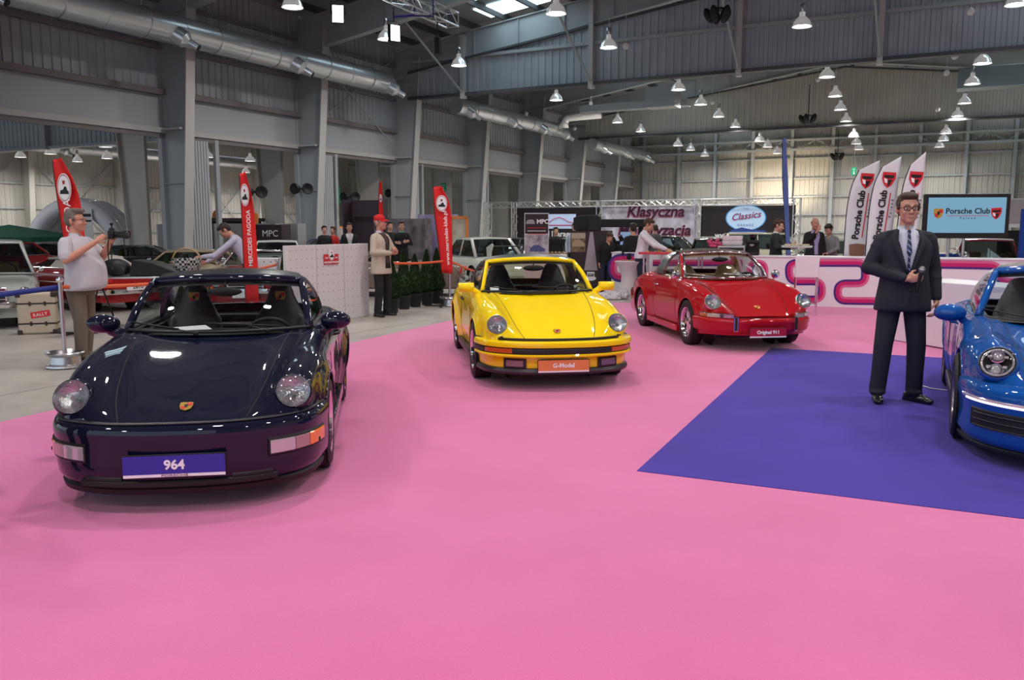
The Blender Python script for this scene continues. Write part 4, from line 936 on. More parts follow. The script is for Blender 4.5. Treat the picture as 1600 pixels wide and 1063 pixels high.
sportscar('deep red classic sports car with chrome trim and an Original 911 plate', 'car', (3.224, 10.645, .006), .126, P)

# ---------------- bright blue modern car cut by the right edge
def front991(o, P, X):
    b = X['body']
    band(P, -1.2, 1.2, [(-.06, .60), (.005, .59), (.03, .55), (.04, .50), (.032, .44), (.02, .36), (.025, .28), (.03, .22), (.01, .17), (-.08, .14), (-.2, .14)], 100, False).build('front_bumper', b, o, smooth=50)
    for sd in (1, -1):
        f = lambda a, c: (sd * a, sd * c) if sd > 0 else (sd * c, sd * a)
        s0, s1 = f(.42, .80); g = rbox(P, s0, s1, .26, .435, .035, .03, .03, 16).build('side_intake', K['satin'], o, smooth=40)
        for k in range(3): a_, c_ = f(.45, .77); rbox(P, a_, c_, .285 + .045 * k, .297 + .045 * k, .045, .0, .004, 10).build('intake_slat', K['black'], g, smooth=True)
        s0, s1 = f(.42, .90); h = rbox(P, s0, s1, .455, .50, .045, .02, .014, 16).build('light_bar', K['clear'], o, smooth=40)
        s0, s1 = f(.44, .84); rbox(P, s0, s1, .458, .474, .052, .0, .005, 14).build('led_strip', mat('led_white', (.9, .92, .95), .2, emit=.9), h, smooth=True)
    rbox(P, -.38, .38, .17, .30, .03, .03, .02, 30).build('centre_intake', K['satin'], o)
    band(P, -1.1, 1.1, [(.0, .165), (.02, .155), (.015, .135), (-.1, .135)], 80, False).build('chin_spoiler', K['satin'], o, smooth=40)
BP = paint('sapphire_blue_paint', (.004, .085, .36), .2, .3)
k_ = .90 / .826
P = dict(base, paint=BP, wheel='modern', front=front991, bz=-.03, mirstyle='modern', mir=(.93, 1.78, .915), hw=.90, r=.34, fa=1.0, ra=3.45, len=4.49, track=.905, ww=(.24, .29), nosecurve=.30, xenon=True,
    zc=[(a, z * (1.02 if a < .8 else .98)) for a, z in base['zc']], zf=[(a, z * (1.035 if a < .8 else 1.01)) for a, z in base['zf']], yf=[(a, y * 1.07) for a, y in base['yf']], hwx=[(a, w * k_ + (.01 if a > 2.8 else 0)) for a, w in base['hwx']],
    cab=(1.42, 2.98), cabw=.66, door=(1.55, 2.80), wb=(.72, 1.72, .895, 1.36, .885), wt=(.575, 2.18, 1.255, 1.98, 1.295), hoop=(2.55, 2.80, .585, 1.265, 1.32, 2.66, 3.05, .72, .94), deck=(.66, 3.42, .96, 3.52, 1.0),
    lamp=(.665, .36, .70, .118, 32, 12), badge=.36, wipers=((-.12, -.62), (.40, -.06)), seat=K['grey_seat'], seatz=1.16, headw=1.25, hoopmat=mat('satin_silver_hoop', (.62, .62, .62), .3, .9), wface=mat('gunmetal_wheel', (.25, .25, .27), .3, .9),
    plan=[(a, x * k_, y * 1.35) for a, x, y in PT], flare=.015, sill=K['black'], framemat=BP, frame_r=.03)
sportscar('bright metallic blue modern sports car cut off by the right edge', 'car', (3.714, 5.054, .010), -.444, P)
# ================================================================= PEOPLE
_N = float
def loftprim(mb, secs, n=32):
    vs = []; S_ = secs
    m_ = (len(secs) - 1) * 4; secs = [tuple(cr([_N(q[c]) for q in S_], k * (len(S_) - 1) / m_) for c in range(5)) for k in range(m_ + 1)]
    for z, rx, ry, cx, cy in secs:
        for k in range(n): t = 2 * pi * k / n; c_, s_ = cos(t), sin(t); vs.append((cx + rx * (abs(c_) ** .85) * (1 if c_ > 0 else -1), cy + ry * (abs(s_) ** .85) * (1 if s_ > 0 else -1), z))
    fs = [(i * n + k, i * n + (k + 1) % n, (i + 1) * n + (k + 1) % n, (i + 1) * n + k) for i in range(len(secs) - 1) for k in range(n)]
    fs += [tuple(reversed(range(n))), tuple(range((len(secs) - 1) * n, len(secs) * n))]; mb.add(vs, fs)
def person(lab, loc, face, h=1.8, skin=None, hair='short', haircol=None, turn=0, nod=0, lean=0, R=None, L=None, feet=((-.11, 0, -10), (.11, 0, 10)), top=None, topcol=None, bottom=None, shoes=None, build=1.0,
           belly=0, detail=1, collar=None, sleeve='long', coat=None, glasses=None, shirt=None, tie=None, cap=None, hem=.90, vneck=None, sit=0, group=None, beard=None, cut=None):
    """R / L: (elbow, wrist, hand direction, palm normal, curl) in the person's own axes: front = -y, right hand = -x"""
    sk = skin or K['skin']; o = thing('person', lab, 'person', loc, radians(face), group, sc=h / 1.80)
    vx = {2: .0065, 1: .011, 0: .017}[detail]
    LM = Matrix.Rotation(radians(lean), 4, 'X'); piv = Vector((0, 0, .95))
    def T(p): p = Vector(p); return piv + LM @ (p - piv) if p.z > .94 else p
    HMt = Matrix.Rotation(radians(turn), 4, 'Z') @ Matrix.Rotation(radians(nod), 4, 'X'); hp = Vector((0, .015, 1.56)); dn_ = Vector((0, 0, -.016))
    R3 = (LM @ HMt).to_3x3(); HS = 1.08
    def Hd(p): return T(hp + dn_ + HMt @ ((Vector(p) - hp) * HS))
    sh = {-1: T((-.168 * build, .01, 1.405)), 1: T((.168 * build, .01, 1.405))}
    arms = {-1: R or ((-.235, .03, 1.16), (-.245, -.06, .90), (0, -.15, -1), (1, 0, 0), .5), 1: L or ((.235, .03, 1.16), (.245, -.06, .90), (0, -.15, -1), (-1, 0, 0), .5)}
    legs = {}
    for sd, (fx, fy, fd) in ((-1, feet[0]), (1, feet[1])):
        hip = Vector((sd * .092, 0, .93)); an = Vector((fx, fy, .09)); kn = (hip + an) / 2 + Vector((sd * .012, -.035, 0)); legs[sd] = (hip, kn, an, fd)
    # ---- body
    pr = []
    e = lambda c, r: pr.append(('e', Hd(c), tuple(q * HS for q in r), R3))
    e((0, .018, 1.695), (.076, .096, .098)); e((0, -.030, 1.635), (.065, .062, .078)); e((0, -.070, 1.585), (.030, .026, .022)); e((0, -.020, 1.60), (.054, .058, .035))
    if detail:
        pr.append(('c', Hd((0, -.088, 1.685)), Hd((0, -.111, 1.648)), .009, .0135)); e((-.012, -.098, 1.645), (.010, .010, .008)); e((.012, -.098, 1.645), (.010, .010, .008))
        for s_ in (-1, 1):
            e((s_ * .030, -.078, 1.697), (.026, .014, .009)); e((s_ * .037, -.058, 1.645), (.026, .030, .026)); e((s_ * .079, .012, 1.663), (.009, .020, .032)); e((s_ * .084, .018, 1.672), (.007, .016, .018))
        e((0, -.087, 1.615), (.025, .012, .0055)); e((0, -.085, 1.603), (.021, .012, .006))
    else:
        e((0, -.095, 1.655), (.014, .02, .02)); 
        for s_ in (-1, 1): e((s_ * .08, .012, 1.665), (.012, .02, .03))
    pr.append(('c', T((0, .025, 1.44)), Hd((0, .012, 1.60)), .062 * build, .056))
    pr += [('c', T((0, .01, 1.40)), T((0, 0, 1.12)), .12, .11, (.75, 1)), ('c', T((0, 0, 1.14)), (0, 0, .97), .11, .12, (.8, 1))]
    for sd in (-1, 1):
        el, wr, hd, pn, curl = arms[sd]; el, wr = Vector(el), Vector(wr); s0 = sh[sd]
        pr += [('c', T((0, .01, 1.42)), s0, .05, .055), ('c', s0, el, .050, .040), ('c', el, el + (wr - el) * .35, .041, .043), ('c', el + (wr - el) * .35, wr, .043, .027)]
        hd = Vector(hd).normalized(); pn = Vector(pn); pn = (pn - hd * pn.dot(hd)).normalized(); sdv = hd.cross(pn)
        th = 1 if sdv.dot(Vector((0, -1, .25))) > 0 else -1     # thumb towards the front
        Rm = Matrix((sdv, pn, hd)).transposed()
        pr.append(('e', wr + hd * .052, (.040, .017, .056), Rm)); pr.append(('c', wr - hd * .01, wr + hd * .03, .026, .024))
        fr = .0088 if detail == 2 else .0105
        for q in range(4):
            off = (-.030 + .020 * q) * th * -1; ln = (.040, .045, .043, .034)[q]; b0 = wr + hd * (.096 - abs(q - 1.3) * .004) + sdv * -off * -1; d = hd.copy(); a = 0; p = b0; r = fr
            for sgi, l_ in enumerate((ln, ln * .68, ln * .55)):
                a += curl * (.55, .95, .75)[sgi]; d = hd * cos(a) + pn * sin(a); p2 = p + d * l_; pr.append(('c', p, p2, r, r * .94)); p = p2; r *= .93
        p = wr + hd * .028 + sdv * th * .030; d = (hd * .62 + sdv * th * .62 + pn * .45).normalized(); p2 = p + d * .042; pr.append(('c', p, p2, .0125, .0105)); d2 = (hd * .75 + sdv * th * .05 + pn * (.35 + curl * .4)).normalized(); pr.append(('c', p2, p2 + d2 * .034, .0105, .0088))
    for sd in (-1, 1):
        hip, kn, an, fd = legs[sd]; pr += [('c', hip, kn, .075, .05), ('c', kn, an, .05, .035)]
    blob('body', pr, sk, o, vx, 3 if detail == 2 else 2)
    # ---- eyes, brows
    if detail:
        for s_ in (-1, 1):
            mb = MB(); mb.ell(Hd((s_ * .031, -.0785, 1.678)), (.0135, .0105, .0085), 12, 8); ey = mb.build('eye', K['wh'], o, smooth=True)
            mb = MB(); mb.ell(Hd((s_ * .031, -.0862, 1.678)), .0058, 10, 6); mb.build('iris', K['bk'], ey, smooth=True)
        mb = MB()
        for s_ in (-1, 1): mb.tube([Hd((s_ * .014, -.096, 1.703)), Hd((s_ * .032, -.094, 1.708)), Hd((s_ * .050, -.078, 1.702))], [.003, .004, .002], 6)
        mb.build('eyebrows', haircol or K['hairb'], o)
        mb = MB(); mb.tube([Hd((-.022, -.0985, 1.6095)), Hd((0, -.1015, 1.6095)), Hd((.022, -.0985, 1.6095))], [.0012, .0018, .0012], 6); mb.build('mouth_line', mat('lip_line', (.25, .07, .06), .5), o)
    # ---- hair
    hc = haircol or K['hairb']
    if hair != 'none':
        hr = [('e', Hd((0, .035, 1.725)), (.083 * HS, .094 * HS, .083 * HS), R3), ('e', Hd((0, .055, 1.685)), (.078 * HS, .075 * HS, .085 * HS), R3), ('e', Hd((0, -.022, 1.772)), (.066 * HS, .060 * HS, .034 * HS), R3)]
        if hair == 'bald': hr = [('e', Hd((0, .065, 1.68)), (.078, .060, .055), R3), ('e', Hd((-.07, .03, 1.69)), (.016, .045, .03), R3), ('e', Hd((.07, .03, 1.69)), (.016, .045, .03), R3)]
        else: hr += [('e', Hd((s_ * .074, -.008, 1.695)), (.012, .028, .034), R3) for s_ in (-1, 1)]
        if hair == 'tousled': hr += [('e', Hd((random.uniform(-.05, .06), random.uniform(-.07, .06), 1.785)), .026, R3) for _ in range(10)]
        if cap: hr = [('e', Hd((0, .062, 1.67)), (.072, .055, .050), R3)] + [('e', Hd((s_ * .074, .0, 1.685)), (.012, .028, .030), R3) for s_ in (-1, 1)]
        blob('hair', hr, hc, o, max(.006, vx * .8), 2)
    if cap:
        cm = mat('cap_' + cap[0], cap[1], .7); blob('cap', [('e', Hd((0, .018, 1.745)), (.092, .108, .072), R3), ('e', Hd((0, .02, 1.72)), (.091, .106, .03), R3)], cm, o, .008, 3)
        mb = MB(); rows = []
        for r_, dz in ((.092, .0), (.13, -.006), (.165, -.018)): rows.append([Hd((.082 * sin(a) * (1 if r_ < .1 else .95), .01 - r_ * cos(a) * (1.0), 1.728 + dz - .012 * abs(sin(a)))) for a in [-1.25 + 2.5 * k / 12 for k in range(13)]])
        rows2 = [[p + Vector((0, 0, -.005)) for p in rw] for rw in rows]; mb.grid(rows); mb.grid(rows2, flip=True); mb.grid([rows[-1], rows2[-1]]); mb.build('cap_peak', cm, o, smooth=True)
    if glasses:
        mb = MB()
        for s_ in (-1, 1):
            w_, h_ = .026, .0165; cc = (s_ * .031, -.106, 1.680)
            mb.tube([Hd((cc[0] + w_ * (abs(cos(t)) ** .6) * (1 if cos(t) > 0 else -1), cc[1] + .004 * abs(s_), cc[2] + h_ * (abs(sin(t)) ** .6) * (1 if sin(t) > 0 else -1))) for t in [2 * pi * q / 16 for q in range(16)]], ((.0036) if glasses == 'thick' else .0016), 6, closed=True)
            mb.tube([Hd((s_ * .057, -.104, 1.684)), Hd((s_ * .082, -.06, 1.684)), Hd((s_ * .086, .015, 1.678))], .0024, 6)
        mb.tube([Hd((-.008, -.108, 1.683)), Hd((.008, -.108, 1.683))], .0022, 6); mb.build('glasses', K['satin'], o)
    # ---- trousers and shoes
    bc = bottom or mat('dark_trousers', (.012, .013, .02), .8); pr = []
    mb_l = [(.80, .155, .115, 0, .005), (.88, .172, .128, 0, .005), (.97, .165, .125, 0, 0), (1.04, .155 * build, .118, 0, 0)]
    for sd in (-1, 1):
        hip, kn, an, fd = legs[sd]; bt = an + Vector((0, .0, -.035))
        pr += [('c', hip + Vector((0, .0, -.03)), kn, .094 * build, .078), ('c', kn, kn.lerp(bt, .6), .078, .070), ('c', kn.lerp(bt, .6), bt + Vector((0, 0, .045)), .070, .070), ('e', bt + Vector((0, -.012, .032)), (.070, .080, .035)), ('e', kn.lerp(bt, .75), (.066, .062, .02)), ('e', kn + Vector((0, -.012, .03)), (.068, .06, .04))]
    trous = blob_l('trousers', pr, [mb_l], bc, o, vx * 1.1, 3)
    for sd in (-1, 1):
        hip, kn, an, fd = legs[sd]; d = Vector((sin(radians(fd)), -cos(radians(fd)), 0)); b = Vector((an.x, an.y, 0)); Rf = Matrix.Rotation(radians(fd), 3, 'Z')
        pr = [('e', b + d * -.045 + Vector((0, 0, .045)), (.042, .055, .046), Rf), ('e', b + d * .06 + Vector((0, 0, .036)), (.050, .10, .040), Rf), ('e', b + d * .135 + Vector((0, 0, .026)), (.045, .065, .030), Rf), ('e', b + d * .02 + Vector((0, 0, .06)), (.046, .07, .05), Rf), ('b', b + d * .03 + Vector((0, 0, .012)), (.07, .22, .022), radians(fd)), ('b', b + d * -.065 + Vector((0, 0, .013)), (.062, .06, .026), radians(fd))]
        blob('shoe', pr, shoes or mat('black_leather_shoes', (.01, .01, .011), .22, coat=.5), o, vx * .9, 2)
    # ---- top garment
    tc = topcol or mat('white_shirt', (.7, .7, .74), .8)
    def torso(k, zb, name, m, sl, extra=0, bel=belly):
        secs = [(zb, (.165 + extra) * build + .006, .128 + extra * .7 + bel * .3, 0, -bel * .3), (zb + .06, (.166 + extra) * build, .130 + extra * .6 + bel * .8, 0, -bel * .8), (1.12, .162 * build * k, .120 * k + bel, 0, -bel * .9), (1.22, .168 * build * k, .122 * k + bel * .75, 0, -bel * .6), (1.34, .182 * build * k, .125 * k + bel * .2, 0, 0), (1.42, .150 * build * k, .105 * k, 0, .008), (1.49, .078 * build ** .5, .070, 0, .018)]
        pr = []
        for sd in (-1, 1):
            el, wr, *_ = arms[sd]; el, wr = Vector(el), Vector(wr); s0 = sh[sd]; ra = .064 * k * build ** .5
            pr += [('c', T((sd * .045, .022, 1.462)), s0 + Vector((0, 0, .004)), .044, .060 * k), ('c', s0, (s0 * 2 + el) / 3, ra * .98, ra)]
            if sl == 'long': pr += [('c', s0, el, ra, ra * .84), ('c', el, el.lerp(wr, .9), ra * .85, ra * .62), ('e', el + (el - (s0 + wr) / 2).normalized() * .004, ra * .88), ('e', el.lerp(wr, .3), ra * .82), ('e', el.lerp(wr, .93), (ra * .62, ra * .62, ra * .5))]
            elif sl == 'short': pr += [('c', s0, s0.lerp(el, .74), ra * 1.08, ra * 1.05)]
        secsT = secs
        return blob_l(name, pr, [secsT], m, o, vx, 3, T=T)
    if shirt: torso(.955, .95, 'shirt', shirt, 'none')
    g = torso(1.03 if not coat else 1.10, hem, coat or 'shirt', tc, sleeve, extra=.02 if not coat else .045)
    if cut:      # opened front of a jacket: cut(x, z) -> True removes the front skin there
        me = g.data; bm = bmesh.new(); bm.from_mesh(me)
        inv = Matrix.Rotation(-radians(lean), 4, 'X')
        dead = [f for f in bm.faces if f.calc_center_median().y < -.02 and f.normal.y < .2 and cut(f.calc_center_median().x, f.calc_center_median().z) and min((f.calc_center_median() - Vector(arms[s_][0])).length for s_ in (-1, 1)) > .09 and min((f.calc_center_median() - Vector(arms[s_][0]).lerp(Vector(arms[s_][1]), .6)).length for s_ in (-1, 1)) > .10]
        bmesh.ops.delete(bm, geom=dead, context='FACES'); bm.to_mesh(me); bm.free()
        sm_ = g.modifiers.new('cloth', 'SOLIDIFY'); sm_.thickness = .008; sm_.offset = -1
    if collar:
        for sd in (-1, 1):
            mb = MB(); a = [T((sd * .066 * cos(t) , .022 - .066 * sin(t), 1.505)) for t in [-.6 + 2.0 * q / 6 for q in range(7)]]
            b = [T((sd * .078 * cos(t), .02 - .084 * sin(t), 1.505 - .035 - .018 * max(0, q - 4))) for q, t in enumerate([-.6 + 2.0 * q / 6 for q in range(7)])]
            up = [p + Vector((0, 0, .022)) for p in a]; mb.grid([a, up, b]); c_ = mb.build('collar', collar, o, smooth=True); s_ = c_.modifiers.new('t', 'SOLIDIFY'); s_.thickness = .004
    return o, T, Hd, arms
def blob_l(name, prims, lofts, m, parent, vox, sm, T=None):
    """blob with extra elliptical lofts"""
    pr = list(prims); holder = MB()
    for secs in lofts: loftprim(holder, secs)
    if T: holder.v = [T(p) if p.z > .90 else p for p in holder.v]
    return blob('%s' % name, pr + [('x', holder)], m, parent, vox, sm)
navy = mat('navy_suit', (.014, .016, .027), .8, bump=.05, nscale=300); shirtw = mat('pale_blue_shirt', (.62, .66, .78), .8); fab = lambda n, c, r=.85: mat(n, c, r, bump=.12, nscale=40)
# ---- presenter in the suit
def vcut(x, z): return z > 1.12 and abs(x + .0) < .005 + (z - 1.12) * .27
sm_loc = G(1400, 627, .010)
o, T, Hd, ar = person('man in dark navy suit and glasses holding a microphone on the violet carpet', sm_loc, -12, 1.885, hair='short', haircol=mat('brown_short_hair', (.055, .032, .02), .6, bump=.6, nscale=90), turn=2, nod=2,
    R=((-.285, -.01, 1.17), (-.035, -.235, 1.085), (1, -.15, .10), (.1, 1, .1), 1.25), L=((.245, .04, 1.15), (.262, -.04, .905), (.02, -.12, -1), (-1, .2, 0), .75),
    feet=((-.165, -.02, -6), (.145, .03, 38)), topcol=navy, bottom=navy, coat='suit_jacket', shirt=shirtw, collar=shirtw, glasses='thick', hem=.80, detail=2, cut=vcut, build=1.06, belly=.02)
# tie, lapels, cuffs, buttons
mtie = mat('striped_tie', (.012, .02, .08), .5); nt = mtie.node_tree; wv = nt.nodes.new('ShaderNodeTexWave'); wv.inputs['Scale'].default_value = 9; tc = nt.nodes.new('ShaderNodeTexCoord'); mp = nt.nodes.new('ShaderNodeMapping'); mp.inputs['Rotation'].default_value = (0, radians(45), 0)
rp = nt.nodes.new('ShaderNodeValToRGB'); rp.color_ramp.elements[0].position = .78; rp.color_ramp.elements[0].color = (.010, .015, .06, 1); rp.color_ramp.elements[1].position = .86; rp.color_ramp.elements[1].color = (.18, .24, .45, 1)
nt.links.new(tc.outputs['Object'], mp.inputs[0]); nt.links.new(mp.outputs[0], wv.inputs['Vector']); nt.links.new(wv.outputs['Fac'], rp.inputs[0]); nt.links.new(rp.outputs[0], nt.nodes['Principled BSDF'].inputs['Base Color'])
blob('tie', [('c', (0, -.092, 1.478), (0, -.100, 1.458), .017, .012), ('c', (0, -.106, 1.45), (0, -.150, 1.30), .014, .024, (1, .35)), ('c', (0, -.150, 1.30), (0, -.158, 1.10), .024, .030, (1, .35))], mtie, o, .006, 2)
for sd in (-1, 1):
    mb = MB(); A = [Vector((sd * .072, -.070, 1.487)), Vector((sd * .085, -.135, 1.38)), Vector((sd * .045, -.168, 1.25)), Vector((sd * .006, -.182, 1.115))]; B_ = [Vector((sd * .105, -.062, 1.48)), Vector((sd * .135, -.128, 1.375)), Vector((sd * .085, -.165, 1.25)), Vector((sd * .012, -.183, 1.11))]
    mb.grid([[cr(A, 3 * k / 10) for k in range(11)], [cr(B_, 3 * k / 10) for k in range(11)]]); l = mb.build('lapel', navy, o, smooth=True); s_ = l.modifiers.new('t', 'SOLIDIFY'); s_.thickness = .007; s_.offset = 1
for z in (1.085, .985): mb = MB(); mb.ell((.012, -.186, z), (.010, .005, .010)); mb.build('button', K['bk'], o, smooth=True)
for sd in (-1, 1):
    el, wr = Vector(ar[sd][0]), Vector(ar[sd][1]); d = (wr - el).normalized(); mb = MB(); mb.tube([wr - d * .035, wr - d * .008], [.036, .034], 14); mb.build('shirt_cuff', shirtw, o, smooth=40)
# microphone in the right hand
mbm = sm_loc + Matrix.Rotation(radians(-12), 3, 'Z') @ (Vector((.065, -.262, 1.085)) * (1.885 / 1.8)); mo = thing('microphone', 'black microphone with silver mesh head held by the man in the suit', 'microphone', mbm, 0); mo.rotation_euler = (radians(8), radians(6), 0)
mb = MB(); mb.tube([(0, 0, -.13), (0, 0, .0), (0, 0, .055)], [.012, .015, .019], 14); mb.build('handle', K['satin'], mo, smooth=40)
mb = MB(); mb.ell((0, 0, .085), (.027, .027, .031), 18, 12); mb.build('mesh_head', mat('mic_mesh', (.35, .35, .36), .35, .9, bump=1, nscale=220), mo, smooth=True)
mb = MB(); mb.lathe([(.026, .080), (.029, .083), (.029, .089), (.026, .092)], 18, cap=False); mb.build('mesh_band', K['steel'], mo, smooth=True)
# ---- photographer
ploc = G(133, 566)
polo = fab('pale_lilac_polo', (.53, .50, .56)); khaki = fab('khaki_trousers', (.15, .115, .085))
PF = 84
o, T, Hd, ar = person('stout man in pale polo shirt and khaki trousers raising a camera', ploc, PF, 1.80, skin=K['skin2'], hair='tousled', haircol=K['hairg'], turn=4, nod=2, glasses='thin',
    R=((-.30, -.04, 1.215), (-.10, -.30, 1.425), (.5, -.5, .55), (.9, .3, -.2), 1.2), L=((.27, -.14, 1.23), (.07, -.36, 1.42), (-.2, -.7, .5), (-.9, .2, 0), 1.2),
    feet=((-.12, -.04, -15), (.12, .06, 12)), topcol=polo, sleeve='short', bottom=khaki, build=1.22, belly=.095, hem=.86, detail=2, shoes=fab('brown_shoes', (.05, .03, .02)), collar=polo)
cl = ploc + Matrix.Rotation(radians(PF), 3, 'Z') @ Vector((.0, -.44, 1.505)); co = thing('photo_camera', 'black camera with long lens and flash bracket held by the man in the pale polo', 'camera', cl, radians(PF + 12))
mb = MB(); mb.box((0, 0, 0), (.14, .06, .10)); mb.box((0, 0, .06), (.06, .055, .035)); mb.build('camera_body', K['satin'], co, bevel=.01)
mb = MB(); mb.lathe([(.034, .02), (.038, .03), (.038, .12), (.046, .13), (.050, .19), (.046, .192), (.040, .17)], 24, (0, 0, 0), Matrix.Rotation(radians(90), 3, 'X'), cap=True); mb.build('lens_barrel', K['black'], co, smooth=40)
mb = MB(); mb.lathe([(.001, .186), (.045, .184)], 20, (0, 0, 0), Matrix.Rotation(radians(90), 3, 'X'), cap=False); mb.build('front_glass', mat('amber_coated_glass', (.10, .06, .01), .08, .6, coat=1), co)
mb = MB(); mb.tube([(.03, -.12, -.02), (.03, -.12, -.22)], .006, 6); mb.tube([(0, 0, .07), (.0, 0, .11)], .008, 6); mb.ell((0, -.0, .125), (.03, .02, .018)); mb.build('bracket', K['satin'], co, smooth=True)
mb = MB(); mb.tube([cr([Vector((-.07, 0, .03)), Vector((-.10, .02, -.12)), Vector((-.09, .02, -.32)), Vector((-.0, .02, -.40)), Vector((.05, .04, -.28)), Vector((.06, .02, .0))], 5 * k / 20) for k in range(21)], .007, 6); mb.build('strap', K['satin'], co, smooth=True)
# ---- man with the red cap
cut_ = lambda x, z: z > .86 and abs(x - .02) < .075 + max(0, (1.1 - z)) * .12 + max(0, z - 1.3) * .25
cream = fab('cream_jacket', (.50, .43, .35))
o, T, Hd, ar = person('man in cream jacket and red peaked cap standing beside the white pegboard', G(597, 494), 66, 1.80, skin=K['skin2'], hair='short', haircol=K['hairg'], turn=6, cap=('red', (.62, .01, .015)),
    R=((-.27, -.02, 1.15), (-.02, -.24, 1.13), (.8, -.5, .1), (.3, .8, .2), 1.0), L=((.25, -.10, 1.17), (.04, -.29, 1.17), (-.7, -.5, .2), (-.3, .9, 0), 1.0), feet=((-.14, .0, -20), (.13, -.02, 10)), topcol=cream, coat='jacket', hem=.76, bottom=fab('black_trousers', (.012, .011, .013)),
    shirt=fab('brown_vest', (.06, .045, .04)), collar=fab('lilac_collar', (.5, .45, .58)), cut=cut_, detail=1, build=1.08)
# ---- man dashing with a basket
lil = fab('lilac_shirt', (.50, .47, .60))
o, T, Hd, ar = person('man in lilac shirt bending forward towards a basket beside the slim red flag', G(392, 484), -78, 1.80, skin=K['skin2'], haircol=mat('dark_brown_hair', (.03, .018, .014), .6), lean=33, nod=18,
    R=((-.22, -.62, 1.02), (-.16, -.80, .92), (0, -.9, -.3), (1, 0, 0), 1.1), L=((.22, -.60, 1.05), (.12, -.84, 1.03), (0, -.9, -.2), (-1, 0, 0), 1.1), feet=((-.12, .20, 0), (.12, -.14, 0)), topcol=lil, bottom=fab('blue_jeans', (.03, .04, .07)), detail=1, glasses='thin', collar=lil)
# ---- visitors
blk = fab('black_cloth', (.012, .012, .014)); jeans = fab('dark_jeans', (.02, .025, .05))
X_ = lambda s: ((s * -.25, -.10, 1.18), (s * .03, -.22, 1.20 + .02 * s), (s * .9, -.1, .2), (0, 1, 0), .5)
pc = dict(detail=0)
person('young man in black hoodie with turquoise hood lining, arms crossed, behind the potted conifers', G(629, 446), 10, 1.74, topcol=blk, bottom=blk, R=X_(1), L=X_(-1), haircol=K['hairk'], detail=1, collar=fab('turquoise_lining', (.05, .42, .38)))
person('man in black with red lanyard standing behind the young man in the hoodie', G(611, 440), 35, 1.74, topcol=blk, bottom=blk, haircol=K['hairk'], **pc)
wsh = fab('white_shirt_cloth', (.72, .70, .76))
person('man in white shirt and jeans leaning on the red bar table behind the red car', G(1000, 467), 70, 1.80, topcol=wsh, bottom=jeans, haircol=K['hairb'], lean=10, nod=22, R=((-.25, -.35, 1.18), (-.12, -.56, 1.10), (.2, -.9, -.1), (.5, 0, -1), .7), L=((.22, -.34, 1.18), (.05, -.56, 1.10), (-.2, -.9, -.1), (-.3, 0, -1), .7), detail=1, collar=wsh)
person('person in black jacket seen from behind, left of the man in the white shirt', G(987, 461), 190, 1.68, topcol=blk, bottom=blk, haircol=K['hairk'], **pc)
person('person in grey top seen from behind in front of the letters of the banner', AT(1022, 404, 26) - Vector((0, 0, AT(1022, 404, 26).z)), 200, 1.66, topcol=fab('grey_top', (.10, .10, .11)), bottom=blk, haircol=K['hairb'], **pc)
ph = ((-.24, -.06, 1.20), (-.06, -.30, 1.22), (.3, -.8, .3), (.2, .5, .8), .8)
person('man in black sweater over white collar looking at his phone at the white counter', G(1209, 471), 62, 1.76, topcol=fab('charcoal_sweater', (.02, .02, .024)), bottom=blk, haircol=mat('chestnut_hair', (.06, .025, .015), .6), nod=20, R=ph, L=((.24, -.08, 1.18), (.06, -.30, 1.17), (-.2, -.8, .3), (-.3, .2, .8), .8), collar=wsh, detail=1)
lav = fab('lavender_shirt', (.42, .36, .60))
person('bald older man in black jacket and lavender shirt, hand at his mouth, behind the counter', G(1268, 463), 5, 1.80, skin=K['skin2'], hair='bald', haircol=K['hairg'], nod=8, topcol=blk, coat='jacket', shirt=lav, cut=lambda x, z: z > .9 and abs(x) < .05 + max(0, z - 1.2) * .2, bottom=blk, R=((-.25, -.08, 1.20), (-.02, -.20, 1.50), (.3, -.1, 1), (.2, 1, 0), .9), detail=1, collar=lav)
gry = fab('grey_hoodie', (.26, .26, .27))
person('man in grey hoodie looking down behind the counter, beside the bald man', G(1294, 462), -52, 1.68, topcol=gry, bottom=blk, haircol=K['hairk'], nod=28, lean=6, R=((-.24, -.08, 1.18), (-.10, -.28, 1.06), (.3, -.8, 0), (0, 0, -1), .6), L=((.24, -.08, 1.18), (.10, -.28, 1.06), (-.3, -.8, 0), (0, 0, -1), .6), detail=1, collar=gry)
person('man in black T-shirt stooping beside the tall dark display cabinet', G(945, 459), 25, 1.50, topcol=blk, bottom=jeans, haircol=K['hairb'], skin=K['skin2'], nod=25, lean=14, **pc)
person('person in light blue shirt partly hidden behind the black loudspeaker', G(897, 440), 0, 1.70, topcol=fab('light_blue_shirt', (.45, .5, .62)), bottom=blk, haircol=K['hairk'], **pc)
person('person in black T-shirt with teal print standing beside the photo stand', G(868, 437), 20, 1.58, topcol=blk, bottom=blk, haircol=K['hairk'], **pc)
person('man in black suit jacket and white shirt far behind the pegboard', G(548, 445), 15, 1.70, topcol=blk, coat='jacket', shirt=wsh, cut=lambda x, z: z > 1.1 and abs(x) < .02 + max(0, z - 1.1) * .25, bottom=blk, haircol=K['hairk'], detail=1)
person('person in dark top in the distance in front of the orange stand', G(509, 436), 30, 1.62, topcol=blk, bottom=blk, haircol=K['hairk'], **pc)
person('person in red top in the distance in front of the orange stand', G(522, 435), -30, 1.60, topcol=fab('red_top', (.5, .02, .02)), bottom=blk, haircol=K['hairb'], **pc)
person('person in black behind the white saloon near the orange frame', G(722, 430), -40, 1.62, topcol=blk, bottom=blk, haircol=K['hairb'], **pc)
